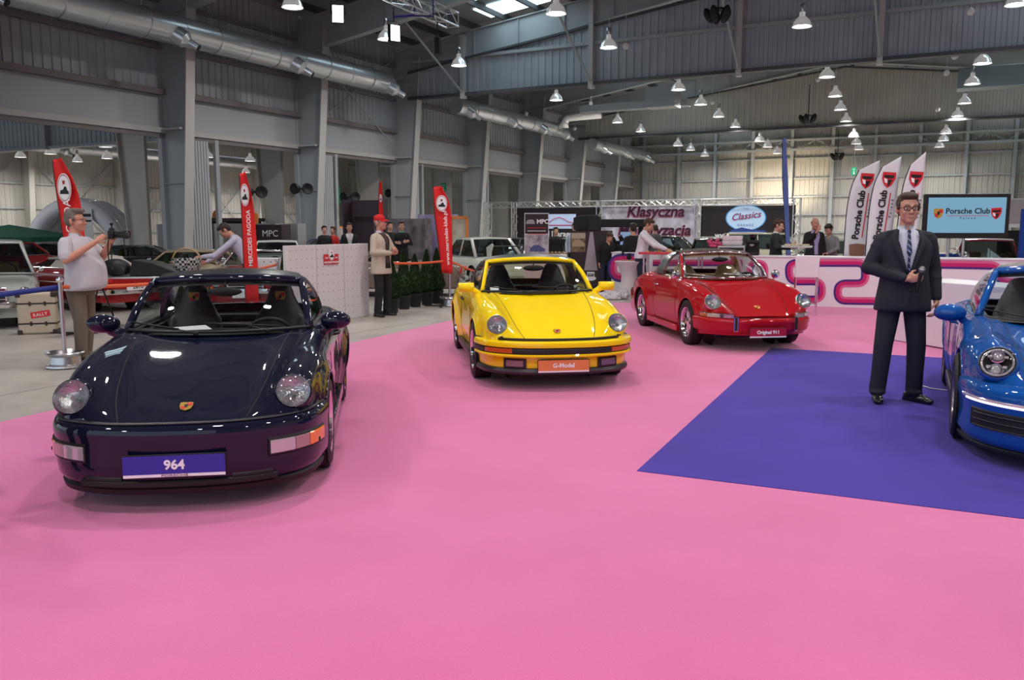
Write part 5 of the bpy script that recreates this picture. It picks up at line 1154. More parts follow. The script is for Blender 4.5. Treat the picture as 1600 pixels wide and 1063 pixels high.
# visitor standing just outside the left edge: only the toe of a shoe shows
v = G(1, 826); person('visitor at the left edge, only the tip of a black shoe in view', Vector((v.x - .235, v.y + .02, .006)), 90, 1.76, topcol=fab('plum_top', (.12, .02, .10)), bottom=blk, detail=0, feet=((-.11, -.03, 0), (.11, .05, 0)))
# ================================================================= STAND FURNITURE AND DISPLAYS
def plane_hit(px, py, p0, n):
    d = ray(px, py); k = (p0 - Vector((0, 0, H0))).dot(n) / d.dot(n); return Vector((0, 0, H0)) + d * k
# ---- counter of the club
cdir = Vector((.9245, -.381, 0)); cn = Vector((-.381, -.9245, 0)); c0 = Vector((2.15, 18.55, 0))      # front plane, normal towards the viewer
M_C = Matrix((cdir, -cn, Vector((0, 0, 1)))).transposed(); crz = atan2(cdir.y, cdir.x)
def on_c(px, py): p = plane_hit(px, py, c0, cn) - c0; return p.dot(cdir), p.z
mst = [mat('rose_stripe', (.70, .13, .28), .45), mat('magenta_stripe', (.55, .008, .14), .45), mat('violet_stripe', (.055, .015, .20), .45)]
def stripes(parent, pts, w, rad=.16, flip=1, name='stripe_graphic'):
    """three parallel colour bands along a rounded path in the (a, z) plane of the counter front"""
    P_ = [Vector((a, z, 0)) for a, z in pts]; path = [P_[0]]
    for i in range(1, len(P_) - 1):
        a, b, c = P_[i - 1], P_[i], P_[i + 1]; r = min(rad, (b - a).length * .5, (c - b).length * .5); p1 = b + (a - b).normalized() * r; p2 = b + (c - b).normalized() * r
        for k in range(9): t = k / 8; path.append(p1 * (1 - t) ** 2 + b * 2 * t * (1 - t) + p2 * t * t)
    path.append(P_[-1]); mb = MB(); lat = []
    for i, p in enumerate(path):
        a = path[max(i - 1, 0)]; b = path[min(i + 1, len(path) - 1)]; d = (b - a).normalized(); lat.append(Vector((-d.y, d.x, 0)) * flip)
    fr = (-.5, -.2, .24, .5)
    for q in range(3):
        mb.m = q; mb.grid([[Vector(((p + n * w * f).x, -.004, (p + n * w * f).y)) for p, n in zip(path, lat)] for f in (fr[q], fr[q + 1])])
    return mb.build(name, mst, parent)
def counter(lab, a0, a1, h=.98, depth=.62, back=0):
    o = thing('reception_counter', lab, 'counter', c0 - cn * back + cdir * a0, crz); L = a1 - a0
    mb = MB(); mb.box((L / 2, depth / 2, h / 2), (L, depth, h)); mb.build('body', K['white'], o, bevel=.008)
    mb = MB(); mb.box((L / 2, depth / 2, h + .012), (L + .03, depth + .04, .025)); mb.build('counter_top', K['white'], o, bevel=.006); return o
a_l, a_m, a_r = -.35, on_c(1168, 420)[0], on_c(1600, 420)[0] + 2.5
CL = counter('left part of the white striped counter beside the tall dark cabinet', a_l, a_m - .01, back=1.35)
CM = counter('long white counter with pink, magenta and violet stripes behind the suited man', a_m, a_r)
def on_c2(px, py, back=0): p = plane_hit(px, py, c0 - cn * back, cn) - (c0 - cn * back); return p.dot(cdir), p.z
def cpath(o, px, base, w, flip=1, rad=.16, back=0): stripes(o, [(on_c2(x, y, back)[0] - base, on_c2(x, y, back)[1]) for x, y in px], w, rad, flip)
cpath(CM, [(1274, 411), (1232, 411), (1234, 440), (1284, 440), (1284, 468), (1238, 468)], a_m, .155, -1)
cpath(CM, [(1274, 411), (1352, 411), (1352, 443), (1309, 443), (1309, 470), (1392, 471)], a_m, .155, -1)
cpath(CM, [(1440, 413), (1560, 415), (1562, 441), (1600, 442)], a_m, .16, -1)
cpath(CM, [(1172, 447), (1172, 411), (1195, 411), (1195, 450)], a_m, .14, -1)
cpath(CL, [(1010, 404), (957, 404), (957, 434), (1004, 434)], a_l, .22, -1, .22, 1.35)
cpath(CL, [(1020, 411), (1160, 411)], a_l, .15, -1, .16, 1.35)
for a, nm in ((3.2, 1), (5.0, 2), (6.8, 3)): mb = MB(); mb.box((a, -.002, .49), (.006, .004, .96)); mb.build('panel_joint', mat('joint_grey', (.4, .4, .42), .6), CM)
mb = MB(); mb.box((.55, -.004, .36), (.09, .006, .09)); mb.build('socket', K['satin'], CL)
def on_counter(px, back=.3):     # a place on the counter top under pixel column px
    a = on_c(px, 402)[0]; return c0 + cdir * a - cn * back + Vector((0, 0, 1.0045))
# ---- things on and around the counter
mcup = mat('white_porcelain', (.75, .75, .74), .25)
for i in range(9):
    p = on_counter(1128 + i * 3.2, .25) + Vector((0, 0, .20)); o = MB(); o.lathe([(.03, 0), (.045, .03), (.05, .10), (.045, .10), (.025, .02)], 12, p, cap=False); meta(o.build('cup', mcup, smooth=45), 'white cup in the lower row on the espresso machine', 'cup', 'lower row of white cups')
for i in range(9):
    p = on_counter(1128 + i * 3.2, .25) + Vector((0, 0, .305)); o = MB(); o.lathe([(.03, 0), (.045, .03), (.05, .10), (.045, .10), (.025, .02)], 12, p, cap=False); meta(o.build('cup', mcup, smooth=45), 'white cup in the upper row on the espresso machine', 'cup', 'upper row of white cups')
mpv = mat('pink_blossom', (.62, .08, .20), .6)
for i, px in enumerate((1109, 1117)):
    p = on_counter(px, .22); o = thing('flower_vase', ('left', 'right')[i] + ' small vase with pink blossoms on the counter behind the red car', 'vase', p)
    mb = MB(); mb.lathe([(.04, 0), (.02, .08), (.05, .20), (.045, .20), (.02, .10)], 14, cap=False); mb.build('vase', K['lens'], o, smooth=True)
    mb = MB()
    for k in range(16): mb.ell((random.uniform(-.08, .08), random.uniform(-.08, .08), random.uniform(.18, .32)), .03, 7, 5)
    mb.build('blossoms', mpv, o, smooth=True)
o = thing('espresso_machine', 'flat silver espresso machine carrying the rows of white cups', 'espresso machine', on_counter(1141, .28), crz)
mb = MB(); mb.box((0, 0, .10), (.56, .34, .195)); mb.build('housing', K['steel'], o, bevel=.012); mb = MB(); mb.box((0, -.175, .13), (.5, .012, .06)); mb.build('front_panel', K['satin'], o)
o = thing('coffee_machine', 'black and chrome coffee machine on the counter right of the white cups', 'coffee machine', on_counter(1172, .35), crz, sc=.72)
mb = MB(); mb.box((0, 0, .05), (.38, .36, .10)); mb.box((0, .10, .24), (.36, .16, .30)); mb.box((0, 0, .40), (.38, .36, .08)); mb.build('housing', K['satin'], o, bevel=.012)
mb = MB(); mb.lathe([(.06, .44), (.10, .50), (.13, .60), (.12, .60), (.05, .45)], 16, cap=False); mb.build('bean_hopper', K['dglass'], o); mb = MB(); mb.box((0, -.12, .30), (.12, .10, .06)); mb.tube([(0, -.18, .29), (0, -.30, .27)], .014, 8); mb.build('brew_head', K['chrome'], o, bevel=.005)
o = thing('cake_stand', 'round glass cake stand on a chrome foot, on the counter beside the bald man', 'cake stand', on_counter(1243, .25))
mb = MB(); mb.lathe([(.10, 0), (.10, .012), (.02, .03), (.018, .14), (.05, .16), (.001, .165)], 22, cap=False); mb.build('foot', K['chrome'], o, smooth=40); mb = MB(); mb.lathe([(.001, .165), (.30, .17), (.31, .20), (.30, .21), (.001, .185)], 36, cap=False); mb.build('plate', mat('frosted_green_glass', (.55, .66, .58), .2, coat=1), o, smooth=40)
mb = MB()
for k in range(14): a = 2 * pi * k / 14; mb.box((.22 * cos(a), .22 * sin(a), .225), (.05, .05, .03), a)
mb.build('pastries', mat('pastry', (.6, .48, .32), .7), o, bevel=.008)
for i in range(5):
    p = on_counter(1222 + i * 9, .12); o = MB(); o.box(p + Vector((0, 0, .004)), (.15, .21, .008), crz + .1 * i); meta(o.build('leaflet', K['wh']), 'white leaflet lying on the counter in front of the cake stand', 'leaflet', 'leaflets on the counter')
# fluffy clear plastic heap left of the counter foot
p = G(962, 468); blob('plastic_sheet', [('e', p + Vector((random.uniform(-.35, .25), random.uniform(-.1, .1), random.uniform(.03, .12))), random.uniform(.06, .13)) for _ in range(16)], mat('crumpled_film', (.7, .68, .72), .3, coat=1, bump=1.5, nscale=14), None, .025, 1)
po = bpy.context.scene.objects['plastic_sheet']
for v in po.data.vertices: v.co += v.normal * noise.noise(v.co * 14) * .05 + Vector((0, 0, 1)) * noise.noise(v.co * 33) * .02; v.co.z = max(.008, v.co.z)
meta(po, 'crumpled pale plastic film lying on the floor by the cocktail table', 'plastic film')
# cocktail table with stretch cover
o = thing('cocktail_table', 'white covered cocktail table flaring at the top, left of the man in the white shirt', 'table', G(985, 466))
mb = MB(); mb.lathe([(.33, 0), (.30, .06), (.22, .35), (.21, .50), (.26, .68), (.36, .80), (.37, .83), (.001, .835)], 28, cap=False); mb.build('stretch_cover', mat('blush_cover', (.68, .62, .63), .7), o, smooth=45)
for k in range(5): b_ = MB(); b_.box(G(985, 466) + Vector((-.2 + .1 * k, .02 * (k % 2), .845)), (.07, .07, .02), .3 * k); meta(b_.build('snack_plate', K['tan'], bevel=.004), 'little snack plate on the white cocktail table', 'plate', 'snacks on the cocktail table')
# red bar table
o = thing('bar_table', 'high table with a red top and steel posts behind the red car', 'table', AT(1050, 460, 18.0) * 1.0, crz); o.location.z = 0
mb = MB(); mb.box((0, 0, 1.04), (1.35, .6, .05)); mb.build('table_top', mat('red_table_top', (.55, .03, .05), .35, coat=.5), o, bevel=.01)
for sx, sy in ((-.58, -.2), (-.20, -.2), (.58, -.2), (-.58, .2), (.58, .2)): mb = MB(); mb.tube([(sx, sy, 0), (sx, sy, 1.015)], .022, 10); mb.build('leg', K['steel'], o, smooth=40)
tb = o.location.copy()
for k in range(16):
    b_ = MB(); q = tb + M_C @ Vector((-.6 + .078 * k, random.uniform(-.18, .18), 1.068)); b_.box(q + Vector((0, 0, .01)), (.06, .05, random.choice((.018, .03))), random.random() * 3); meta(b_.build('model_part', [K['steel'], K['gold'], K['satin']][k % 3], bevel=.004), 'small metal trinket laid out on the red bar table', 'trinket', 'trinkets on the red bar table')
# bar stool
o = thing('bar_stool', 'white bar stool with square backrest and slim chrome legs in front of the counter', 'stool', G(1257, 492), crz + .1)
mb = MB(); mb.box((0, -.17, .885), (.41, .05, .40)); mb.build('backrest', K['white'], o, bevel=.015); mb = MB(); mb.box((0, .05, .72), (.41, .42, .07)); mb.build('seat', K['white'], o, bevel=.015)
for sx in (-1, 1):
    for sy in (-.18, .24): mb = MB(); mb.tube([(sx * .19, sy, 0), (sx * .185, sy, .70)], .012, 8); mb.build('leg', K['chrome'], o, smooth=40)
for z in (.22, .67):
    mb = MB(); mb.tube([(-.19, -.18, z), (.19, -.18, z), (.19, .24, z), (-.19, .24, z)], .010, 8, closed=True); mb.build('stretcher', K['chrome'], o, smooth=40)
# low white desk behind the suited man
p = G(1368, 529); q = G(1482, 549); dd = (q - p).normalized(); dn = Vector((dd.y, -dd.x, 0)); o = thing('white_desk', 'plain low white desk on the pink carpet behind the suited man', 'desk', p, atan2(dd.y, dd.x))
mb = MB(); mb.box((.40, .35, .29), (.80, .6, .56)); mb.build('low_wing', K['white'], o, bevel=.01)
mb = MB(); mb.box((1.55, .38, .45), (2.0, .7, .86)); mb.build('body', K['white'], o, bevel=.012); mb = MB(); mb.box((1.5, .38, .012), (1.9, .6, .02)); mb.build('plinth', K['satin'], o)
# cable
mb = MB(); pts = [G(1425, 601, .018), G(1440, 603, .018), G(1455, 607, .018), G(1470, 609, .018), G(1486, 611, .018)]; mb.tube([cr(pts, k / 5) for k in range(21)], .006, 6); meta(mb.build('cable', mat('white_cable', (.6, .58, .62), .5), smooth=True), 'thin white cable lying on the violet carpet beside the blue car', 'cable')
# ---- screen
sc_ = AT(1509.5, 338, 17.3); o = thing('screen_display', 'flat screen showing Porsche Club Poland on two steel posts behind the counter', 'screen', (sc_.x, sc_.y, 0), crz * .35)
wS, hS = 1.64, .89; zS = sc_.z
mb = MB(); mb.box((0, .03, zS), (wS, .09, hS)); mb.build('bezel', K['black'], o, bevel=.012)
mb = MB(); mb.box((0, -.017, zS + .02), (wS - .16, .004, hS - .18)); mb.build('picture', mat('lit_blue_screen', (.02, .03, .04), .2, emit=.68, ecol=(.24, .50, .72)), o)
text('Porsche Club', .155, K['bk'], o, 'lettering', (0.02, -.020, zS + .10), thick=.001, bold=.004)
text('Poland', .06, K['bk'], o, 'lettering', (0.02, -.020, zS - .04), thick=.001, bold=.001, space=1.9, shear=.2)
mb = MB(); mb.box((0.02, -.020, zS + .01), (.80, .002, .012)); mb.build('red_rule', K['rd'], o)
crest(o, Vector((-.54, -.019, zS + .06)), Matrix.Identity(3), 3.0, 'gold_crest')
def club_shield(parent, c, R, s):
    pts = [(-.5, .5), (.5, .56), (.52, .1), (.3, -.4), (0, -.65), (-.3, -.4), (-.5, 0)]; mb = MB(); mb.m = 0; mb.prism([(x * s, z * s) for x, z in pts], 0, -.002, R, c)
    mb.m = 1; mb.prism([(x * s, z * s) for x, z in [(-.4, .28), (.4, .33), (.36, .12), (-.05, .05), (-.36, .10)]], -.002, -.004, R, c); mb.prism([(x * s, z * s) for x, z in [(-.05, -.05), (.3, .0), (.1, -.48), (0, -.52)]], -.002, -.004, R, c)
    mb.m = 2; mb.prism([(x * s, z * s) for x, z in [(-.36, .05), (-.1, .0), (-.05, -.30), (-.25, -.28)]], -.002, -.004, R, c)
    return mb.build('club_shield', [K['rd'], K['bk'], K['wh']], parent)
club_shield(o, Vector((.56, -.019, zS + .06)), Matrix.Identity(3), .20)
for x in (-.27, .02): mb = MB(); mb.tube([(x, .1, 0), (x, .1, zS - hS * .3)], .03, 10); mb.build('post', K['steel'], o, smooth=40)
mb = MB(); mb.box((-.12, .12, .015), (.9, .6, .03)); mb.build('foot_plate', K['steel'], o, bevel=.005)
# ---- feather flags
def flag(lab, px, Y, m, group=None, dx=0, waves=.03, name='feather_flag'):
    pts = [AT(x, y, Y) for x, y in px]; o = thing(name, lab, 'flag', (pts[0].x, Y, 0)); P_ = [(p.x - pts[0].x, p.z) for p in pts]
    left = P_[:len(P_) // 2]; right = list(reversed(P_[len(P_) // 2:])); n = 22; rows = []
    A = [cr([Vector((x, z)) for x, z in left], k * (len(left) - 1) / n) for k in range(n + 1)]; B_ = [cr([Vector((x, z)) for x, z in right], k * (len(right) - 1) / n) for k in range(n + 1)]
    for a, b in zip(A, B_): rows.append([Vector((a.x + (b.x - a.x) * q / 6, waves * sin(a.y * 2.5 + q * .8) * (q / 6), a.y + (b.y - a.y) * q / 6)) for q in range(7)])
    mb = MB(); mb.grid(rows); f = mb.build('banner_cloth', m, o, smooth=True); s_ = f.modifiers.new('t', 'SOLIDIFY'); s_.thickness = .004; s_.offset = 1
    mb = MB(); mb.tube([(A[0].x, .015, 0)] + [(a.x, .012, a.y) for a in A], .013, 8); mb.build('pole', K['satin'], o, smooth=True)
    mb = MB(); bx = A[0].x
    for t in (0, pi / 2): mb.bar((bx - .35 * cos(t), .015 - .35 * sin(t), .015), (bx + .35 * cos(t), .015 + .35 * sin(t), .015), .04, .02)
    mb.build('cross_base', K['satin'], o); return o, A, B_
mwf = mat('white_flag_cloth', (.74, .74, .78), .7)
for i, (px, cx) in enumerate((([(1318, 404), (1323, 335), (1331, 292), (1343, 266), (1375, 250), (1371, 285), (1364, 340), (1357, 404)], 1340), ([(1352, 404), (1358, 335), (1366, 290), (1379, 261), (1409, 244), (1404, 285), (1397, 340), (1390, 404)], 1377), ([(1397, 404), (1405, 335), (1412, 290), (1423, 258), (1447, 237), (1443, 285), (1437, 340), (1431, 404)], 1420))):
    Y = 17.9 - i * .35; o, A, B_ = flag(('left', 'middle', 'right')[i] + ' one of three white feather flags lettered Porsche Club Poland', px, Y, mwf, waves=.0)
    tl = atan2(A[3].x - A[12].x, A[3].y - A[12].y); mid = lambda f: A[int(22 * f)].lerp(B_[int(22 * f)], .5)
    c = mid(.42); text('Porsche Club', .20, K['bk'], o, 'lettering', (c.x - .04, -.014, c.y - .15), (pi / 2, -(pi / 2 - .10), 0), .001, .006, sx=.93)
    c = mid(.52); text('Poland', .075, K['bk'], o, 'lettering', (c.x + .155, -.014, c.y - .20), (pi / 2, -(pi / 2 - .10), 0), .001, .001, space=1.9)
    mb = MB(); c = mid(.45); mb.bar((c.x + .11 - .06, -.013, c.y - .62), (c.x + .11 + .03, -.013, c.y + .30), .02, .004); mb.build('red_rule', K['rd'], o)
    c = mid(.76); club_shield(o, Vector((c.x + .02, -.012, c.y)), Matrix.Rotation(.12, 3, 'Y'), .27)
    c = mid(.06); mb = MB(); mb.prism([(c.x + x * .34, c.y + z * .34) for x, z in [(-.5, .5), (0, .56), (.5, .5), (.46, -.1), (.2, -.5), (-.2, -.5), (-.46, -.1)]], -.012, -.014); mb.build('brown_emblem', mat('brown_emblem', (.28, .14, .09), .6), o)
mrf = mat('red_flag_cloth', (.72, .012, .012), .6)
def emblem(o, c, rx, rz_, y=-.02):
    mb = MB(); Rr = Matrix(((rx, 0, 0), (0, 0, 1), (0, rz_, 0))); mb.m = 0; mb.lathe([(.001, 0), (1, 0), (1, .01)], 24, (c[0], y, c[1]), Rr, cap=False); mb.m = 1; mb.lathe([(.86, 0), (.92, 0)], 24, (c[0], y - .003, c[1]), Rr, cap=False)
    mb.m = 2; mb.prism([(c[0] + x * rx, c[1] + z * rz_) for x, z in [(-.62, -.42), (-.55, -.18), (-.15, -.12), (.08, .10), (.34, .08), (.42, -.16), (.62, -.22), (.66, -.42)]], y - .003, y - .006)
    mb.m = 1; mb.prism([(c[0] + x * rx, c[1] + z * rz_) for x, z in [(-.2, .5), (.2, .5), (.15, .25), (-.15, .25)]], y - .003, y - .006)
    return mb.build('round_emblem', [K['wh'], mat('emblem_red', (.35, .03, .05), .5), K['bk']], o)
reds = [('large red feather flag behind the man with the camera', [(112, 460), (97, 360), (86, 285), (82, 250), (98, 247), (117, 283), (126, 330), (137, 460)], 12.6, (104, 294), (.10, .21)),
        ('slim red feather flag behind the man reaching for the basket', [(384, 470), (380, 390), (377, 320), (374, 272), (384, 268), (394, 310), (399, 370), (405, 470)], 13.2, (384.5, 305), (.065, .17)),
        ('narrow far red feather flag above the man with the red cap', [(592, 372), (592, 340), (592, 310), (593, 285), (597, 283), (598, 310), (599, 340), (599, 372)], 20.5, (595.5, 310), (.03, .1)),
        ('red feather flag with white lettering between the conifers and the yellow car', [(690, 426), (685, 380), (679, 330), (677, 292), (690, 291), (703, 322), (706, 370), (707, 428)], 17.0, (690.5, 318), (.11, .16))]
for lab, px, Y, ec, er in reds:
    o, A, B_ = flag(lab, px, Y, mrf, waves=.05); e = AT(ec[0], ec[1], Y); emblem(o, (e.x - o.location.x, e.z), *er, y=-.07)
    n_ = {'l': 'www.MERCEDES PAGODA', 's': 'MERCEDES PAGODA', 'n': '', 'r': 'www.mercedes-klub.pl'}[lab[0]]
    if n_:
        c = A[9].lerp(B_[9], .5); b_ = A[3].lerp(B_[3], .5); an = atan2(c.x - b_.x, c.y - b_.y)
        text(n_, {'l': .15, 's': .085, 'r': .105}[lab[0]], K['wh'], o, 'lettering', ((c.x + b_.x) / 2 + .03, -.075, (c.y + b_.y) / 2 + {'l': -.42, 's': .25, 'n': 0, 'r': .16}[lab[0]]), (pi / 2, -(pi / 2) + an, 0), .001, .001, sx=1.1)
# tall blue flag
o, A, B_ = flag('tall narrow blue flag standing in front of the dark Classics banner', [(1229, 400), (1226, 340), (1223, 280), (1223, 216), (1229, 216), (1231, 280), (1233, 340), (1236, 400)], 24, mat('blue_flag_cloth', (.17, .23, .62), .6), waves=.02)
# ---- pegboard booth
pa = G(452, 513); pb = G(577.5, 493.5); d = (pb - pa); L = d.length; d.normalize(); o = thing('pegboard_wall', 'white perforated panel wall with a small red plaque, left of the man with the red cap', 'panel', pa, atan2(d.y, d.x))
HB = 1.30; mb = MB(); mb.box((L / 2, .04, HB / 2), (L, .08, HB)); mpg = mat('pegboard_white', (.66, .63, .65), .5); mb.build('panel', mpg, o, bevel=.006)
mb = MB()
for i in range(int(L / .13)):
    for j in range(9):
        mb.lathe([(.0095, 0), (.001, 0)], 8, (.08 + i * .13, -.0025, .10 + j * .14), Matrix.Rotation(pi / 2, 3, 'X'), cap=False)
mb.build('perforation', mat('hole_grey', (.14, .13, .14), .8), o); bpy.context.scene.objects['perforation']['kind'] = 'stuff'
for x in (L * .33, L * .67): mb = MB(); mb.box((x, -.002, HB / 2), (.006, .004, HB)); mb.build('panel_joint', mat('joint_grey', (.4, .4, .42), .6), o)
xs = L * .505; mb = MB(); mb.box((xs, -.012, 1.055), (.38, .012, .17)); sg = mb.build('red_plaque', mat('plaque_red', (.55, .03, .03), .5), o, bevel=.004)
emblem(sg, (xs, 1.13), .075, .10, -.022); text('MERCEDES PAGODA', .042, K['wh'], sg, 'lettering', (xs, -.020, 1.003), thick=.001, bold=.001); text('1963', .045, K['wh'], sg, 'lettering', (xs - .13, -.020, 1.075), thick=.001); text('1971', .045, K['wh'], sg, 'lettering', (xs + .13, -.020, 1.075), thick=.001)
o = thing('display_plinth', 'low white perforated display box between the slim red flag and the pegboard wall', 'plinth', G(420, 482)); mb = MB(); mb.box((0, 0, .50), (.46, .4, .98)); mb.build('box', mpg, o, bevel=.01)
for k in range(3): mb = MB(); mb.ell((-.13 + .13 * k, -.202, .92), (.012, .004, .012)); mb.build('hole', K['satin'], o)
# ---- potted conifers
mfo = mat('conifer_green', (.018, .055, .014), .7, noise_amt=.5, nscale=25); mpot = mat('black_plant_pot', (.015, .015, .017), .5)
def conifer(loc, h, r, seed, lab, grp):
    rnd = random.Random(seed); o = thing('potted_conifer', lab, 'plant', loc, 0, grp)
    mb = MB(); mb.lathe([(.001, .0), (.105, 0), (.135, .24), (.145, .25), (.145, .27), (.125, .27), (.12, .22), (.001, .22)], 20, cap=False); mb.build('pot', mpot, o, smooth=40)
    mb = MB(); mb.tube([(0, 0, .2), (0, 0, h * .95)], [.015, .004], 6); mb.build('trunk', mat('bark', (.05, .03, .02), .8), o)
    mb = MB()
    for k in range(1500):
        f = rnd.random() ** 1.15; z = .26 + (h - .26) * f; rr = r * ((1 - f) ** .75) * min(1, .55 + f * 4); a = rnd.random() * 2 * pi; q = rnd.uniform(.72, 1.06); s_ = rnd.uniform(.03, .06) * (1 - .4 * f)
        c = Vector((rr * q * cos(a), rr * q * sin(a), z)); u = Vector((cos(a) * .5, sin(a) * .5, 1)).normalized(); w = Vector((-sin(a), cos(a), 0)) * s_ * .28
        w2 = Vector((cos(a), sin(a), -.3)) * s_ * .25; mb.add([c - w, c + w, c + u * s_ * 1.3 + w2], [(0, 1, 2)]); mb.add([c - w2, c + w2, c + u * s_ * 1.2 - w], [(0, 1, 2)])
    core = [(.02, .27), (r * .78, .34), (r * .74, .26 + (h - .26) * .3), (r * .5, .26 + (h - .26) * .6), (.02, h * .95)]; mb.lathe(core, 12, cap=False); mb.build('foliage', mfo, o, smooth=False)
for i, (x, y, ty) in enumerate(((613, 489, 408), (631.5, 483, 393), (649, 479.5, 398), (667, 476.5, 391), (683, 474, 389))):
    p = G(x, y); Zt = AT(x, ty, p.y).z; conifer(p, Zt, .175, i + 1, ('leftmost, half hidden behind the man with the red cap', 'second from the left', 'middle one', 'fourth from the left', 'rightmost, beside the red flag')[i] + ' of the five potted conifers', 'row of potted conifers')
for i, (x, Y, ty) in enumerate(((264, 15.0, 400), (277, 14.8, 409), (446, 16.5, 398))):
    p = AT(x, 480, Y); p.z = 0; conifer(p, AT(x, ty, Y).z, .13, i + 11, ('slim potted conifer left of the basket', 'small potted conifer beside the basket', 'dark potted conifer left of the pegboard wall')[i], None)
# ---- barrier posts on wheel rims
def stanchion(px, lab, h=.98):
    p = G(*px) if len(px) == 2 else Vector(px); o = thing('barrier_post', lab, 'barrier post', p)
    mb = MB(); mb.lathe([(.19, 0), (.21, .015), (.205, .035), (.17, .05), (.16, .13), (.20, .155), (.21, .17), (.20, .185), (.185, .17), (.15, .12), (.02, .10)], 30, cap=False); mb.build('wheel_rim_base', K['steel'], o, smooth=40)
    mb = MB(); mb.tube([(0, 0, .09), (0, 0, h)], .024, 14); mb.build('pole', K['steel'], o, smooth=40); mb = MB(); mb.ell((0, 0, h + .02), .04, 14, 10); mb.build('knob', K['chrome'], o, smooth=True); return p + Vector((0, 0, h - .06))
A_ = stanchion((103, 574), 'steel barrier post on a wheel rim base beside the man with the camera'); B2 = stanchion((603, 487), 'steel barrier post on a rim base behind the man with the red cap'); C2 = stanchion((703, 478), 'steel barrier post on a rim base before the red flag near the yellow car')
mor = mat('orange_belt', (.80, .14, .05), .6); mbl = mat('blue_belt', (.015, .03, .22), .6)
def belt(a, b, sag, lab, m=mor, w=.045):
    pts = [a.lerp(b, k / 20) - Vector((0, 0, sag * 4 * (k / 20) * (1 - k / 20))) for k in range(21)]; mb = MB(); mb.grid([[p + Vector((0, 0, w / 2)) for p in pts], [p - Vector((0, 0, w / 2)) for p in pts]]); o = mb.build('barrier_belt', m, smooth=True); s_ = o.modifiers.new('t', 'SOLIDIFY'); s_.thickness = .004; meta(o, lab, 'belt')
E_ = AT(436, 494, 15.3); E2 = stanchion((E_.x, E_.y, 0), 'steel barrier post on a rim base by the left end of the pegboard'); D_ = AT(745, 425, 18.5)
belt(A_, E2, .10, 'long orange barrier belt running behind the dark blue car'); belt(B2, C2, .03, 'orange barrier belt in front of the potted conifers'); belt(C2, D_, .02, 'orange barrier belt end beside the yellow car')
belt(A_, A_ + Vector((-2.2, -.9, -.28)), .0, 'blue barrier belt running left out of the picture', mbl, .06)
# ---- suitcase
p = G(62, 521); o = thing('travel_trunk', 'upright cream travel trunk with dark straps and a red sticker before the silver saloon', 'trunk', p, radians(18)); mcr = mat('cream_trunk', (.50, .42, .32), .6); mdk = mat('dark_strap', (.035, .02, .018), .5)
mb = MB(); mb.box((0, 0, .31), (.52, .22, .62)); mb.build('case', mcr, o, bevel=.03)
for z in (.16, .46): mb = MB(); mb.box((0, 0, z), (.535, .235, .022)); mb.box((-.08, -.118, z), (.03, .012, .06)); mb.box((.12, -.118, z), (.03, .012, .06)); mb.build('strap', mdk, o, bevel=.003)
for sx in (-1, 1):
    for z in (.03, .59): mb = MB(); mb.box((sx * .235, 0, z), (.07, .238, .075)); mb.build('corner', mdk, o, bevel=.01)
mb = MB(); mb.box((.05, -.114, .30), (.26, .004, .09), R=Matrix.Rotation(-.15, 3, 'Y')); st = mb.build('sticker', K['rd'], o); text('RALLY', .07, K['wh'], st, 'lettering', (.05, -.119, .295), (pi / 2, -.15, 0), .001)
# ---- folding table with goods (behind the dark car)
o = thing('folding_table', 'folding table piled with black cases behind the man with the camera', 'table', AT(235, 480, 13.6) * 1.0, .15); o.location.z = 0
mb = MB(); mb.box((0, 0, .80), (1.7, .6, .03)); mb.build('table_top', K['steel'], o, bevel=.006)
for sx in (-.75, .75): mb = MB(); mb.tube([(sx - .15, -.25, 0), (sx + .1, -.25, .79)], .014, 8); mb.build('leg', K['satin'], o, smooth=True); mb = MB(); mb.tube([(sx + .15, .25, 0), (sx - .1, .25, .79)], .014, 8); mb.build('leg', K['satin'], o, smooth=True)
tl = o.location.copy()
meta(blob('black_bag', [('e', tl + Vector((-.52, 0, .95)), (.24, .18, .14)), ('b', tl + Vector((-.52, 0, .88)), (.42, .3, .10))], K['satin'], None, .02, 4), 'black bag on the folding table, right of the man with the camera', 'bag')
mb = MB(); mb.prism([(-.28, 0), (.62, 0), (.50, .06), (.1, .22), (-.22, .26)], -.2, .2, o=tl + Vector((.05, 0, .82))); meta(mb.build('black_case', K['satin'], bevel=.02), 'open black case with a slanting lid on the folding table', 'case')
# basket
bk = AT(292, 412, 12.9); o = thing('woven_basket', 'basket with black and white check lining and a hooped handle', 'basket', bk - Vector((0, 0, .14))); mb = MB(); mb.lathe([(.001, 0), (.14, 0), (.20, .10), (.22, .22), (.205, .22), (.18, .10), (.12, .02)], 24, cap=False)
mch = mat('check_weave', (.3, .3, .3), .7); nt = mch.node_tree; ck = nt.nodes.new('ShaderNodeTexChecker'); ck.inputs['Scale'].default_value = 26; ck.inputs[1].default_value = (.5, .5, .5, 1); ck.inputs[2].default_value = (.015, .015, .015, 1); tc = nt.nodes.new('ShaderNodeTexCoord'); nt.links.new(tc.outputs['Object'], ck.inputs[0]); nt.links.new(ck.outputs[0], nt.nodes['Principled BSDF'].inputs['Base Color'])
mb.build('bowl', mch, o, smooth=40); mb = MB(); mb.tube([(.21 * cos(t), 0, .2 + .17 * sin(t)) for t in [pi * q / 14 for q in range(15)]], .012, 8); mb.build('handle', K['tan'], o, smooth=True)
o = thing('side_table', 'small dark table carrying the checked basket', 'table', (bk.x, bk.y, 0)); zz = bk.z - .14; mb = MB(); mb.box((0, 0, zz - .022), (.6, .5, .04)); mb.build('table_top', K['satin'], o); 
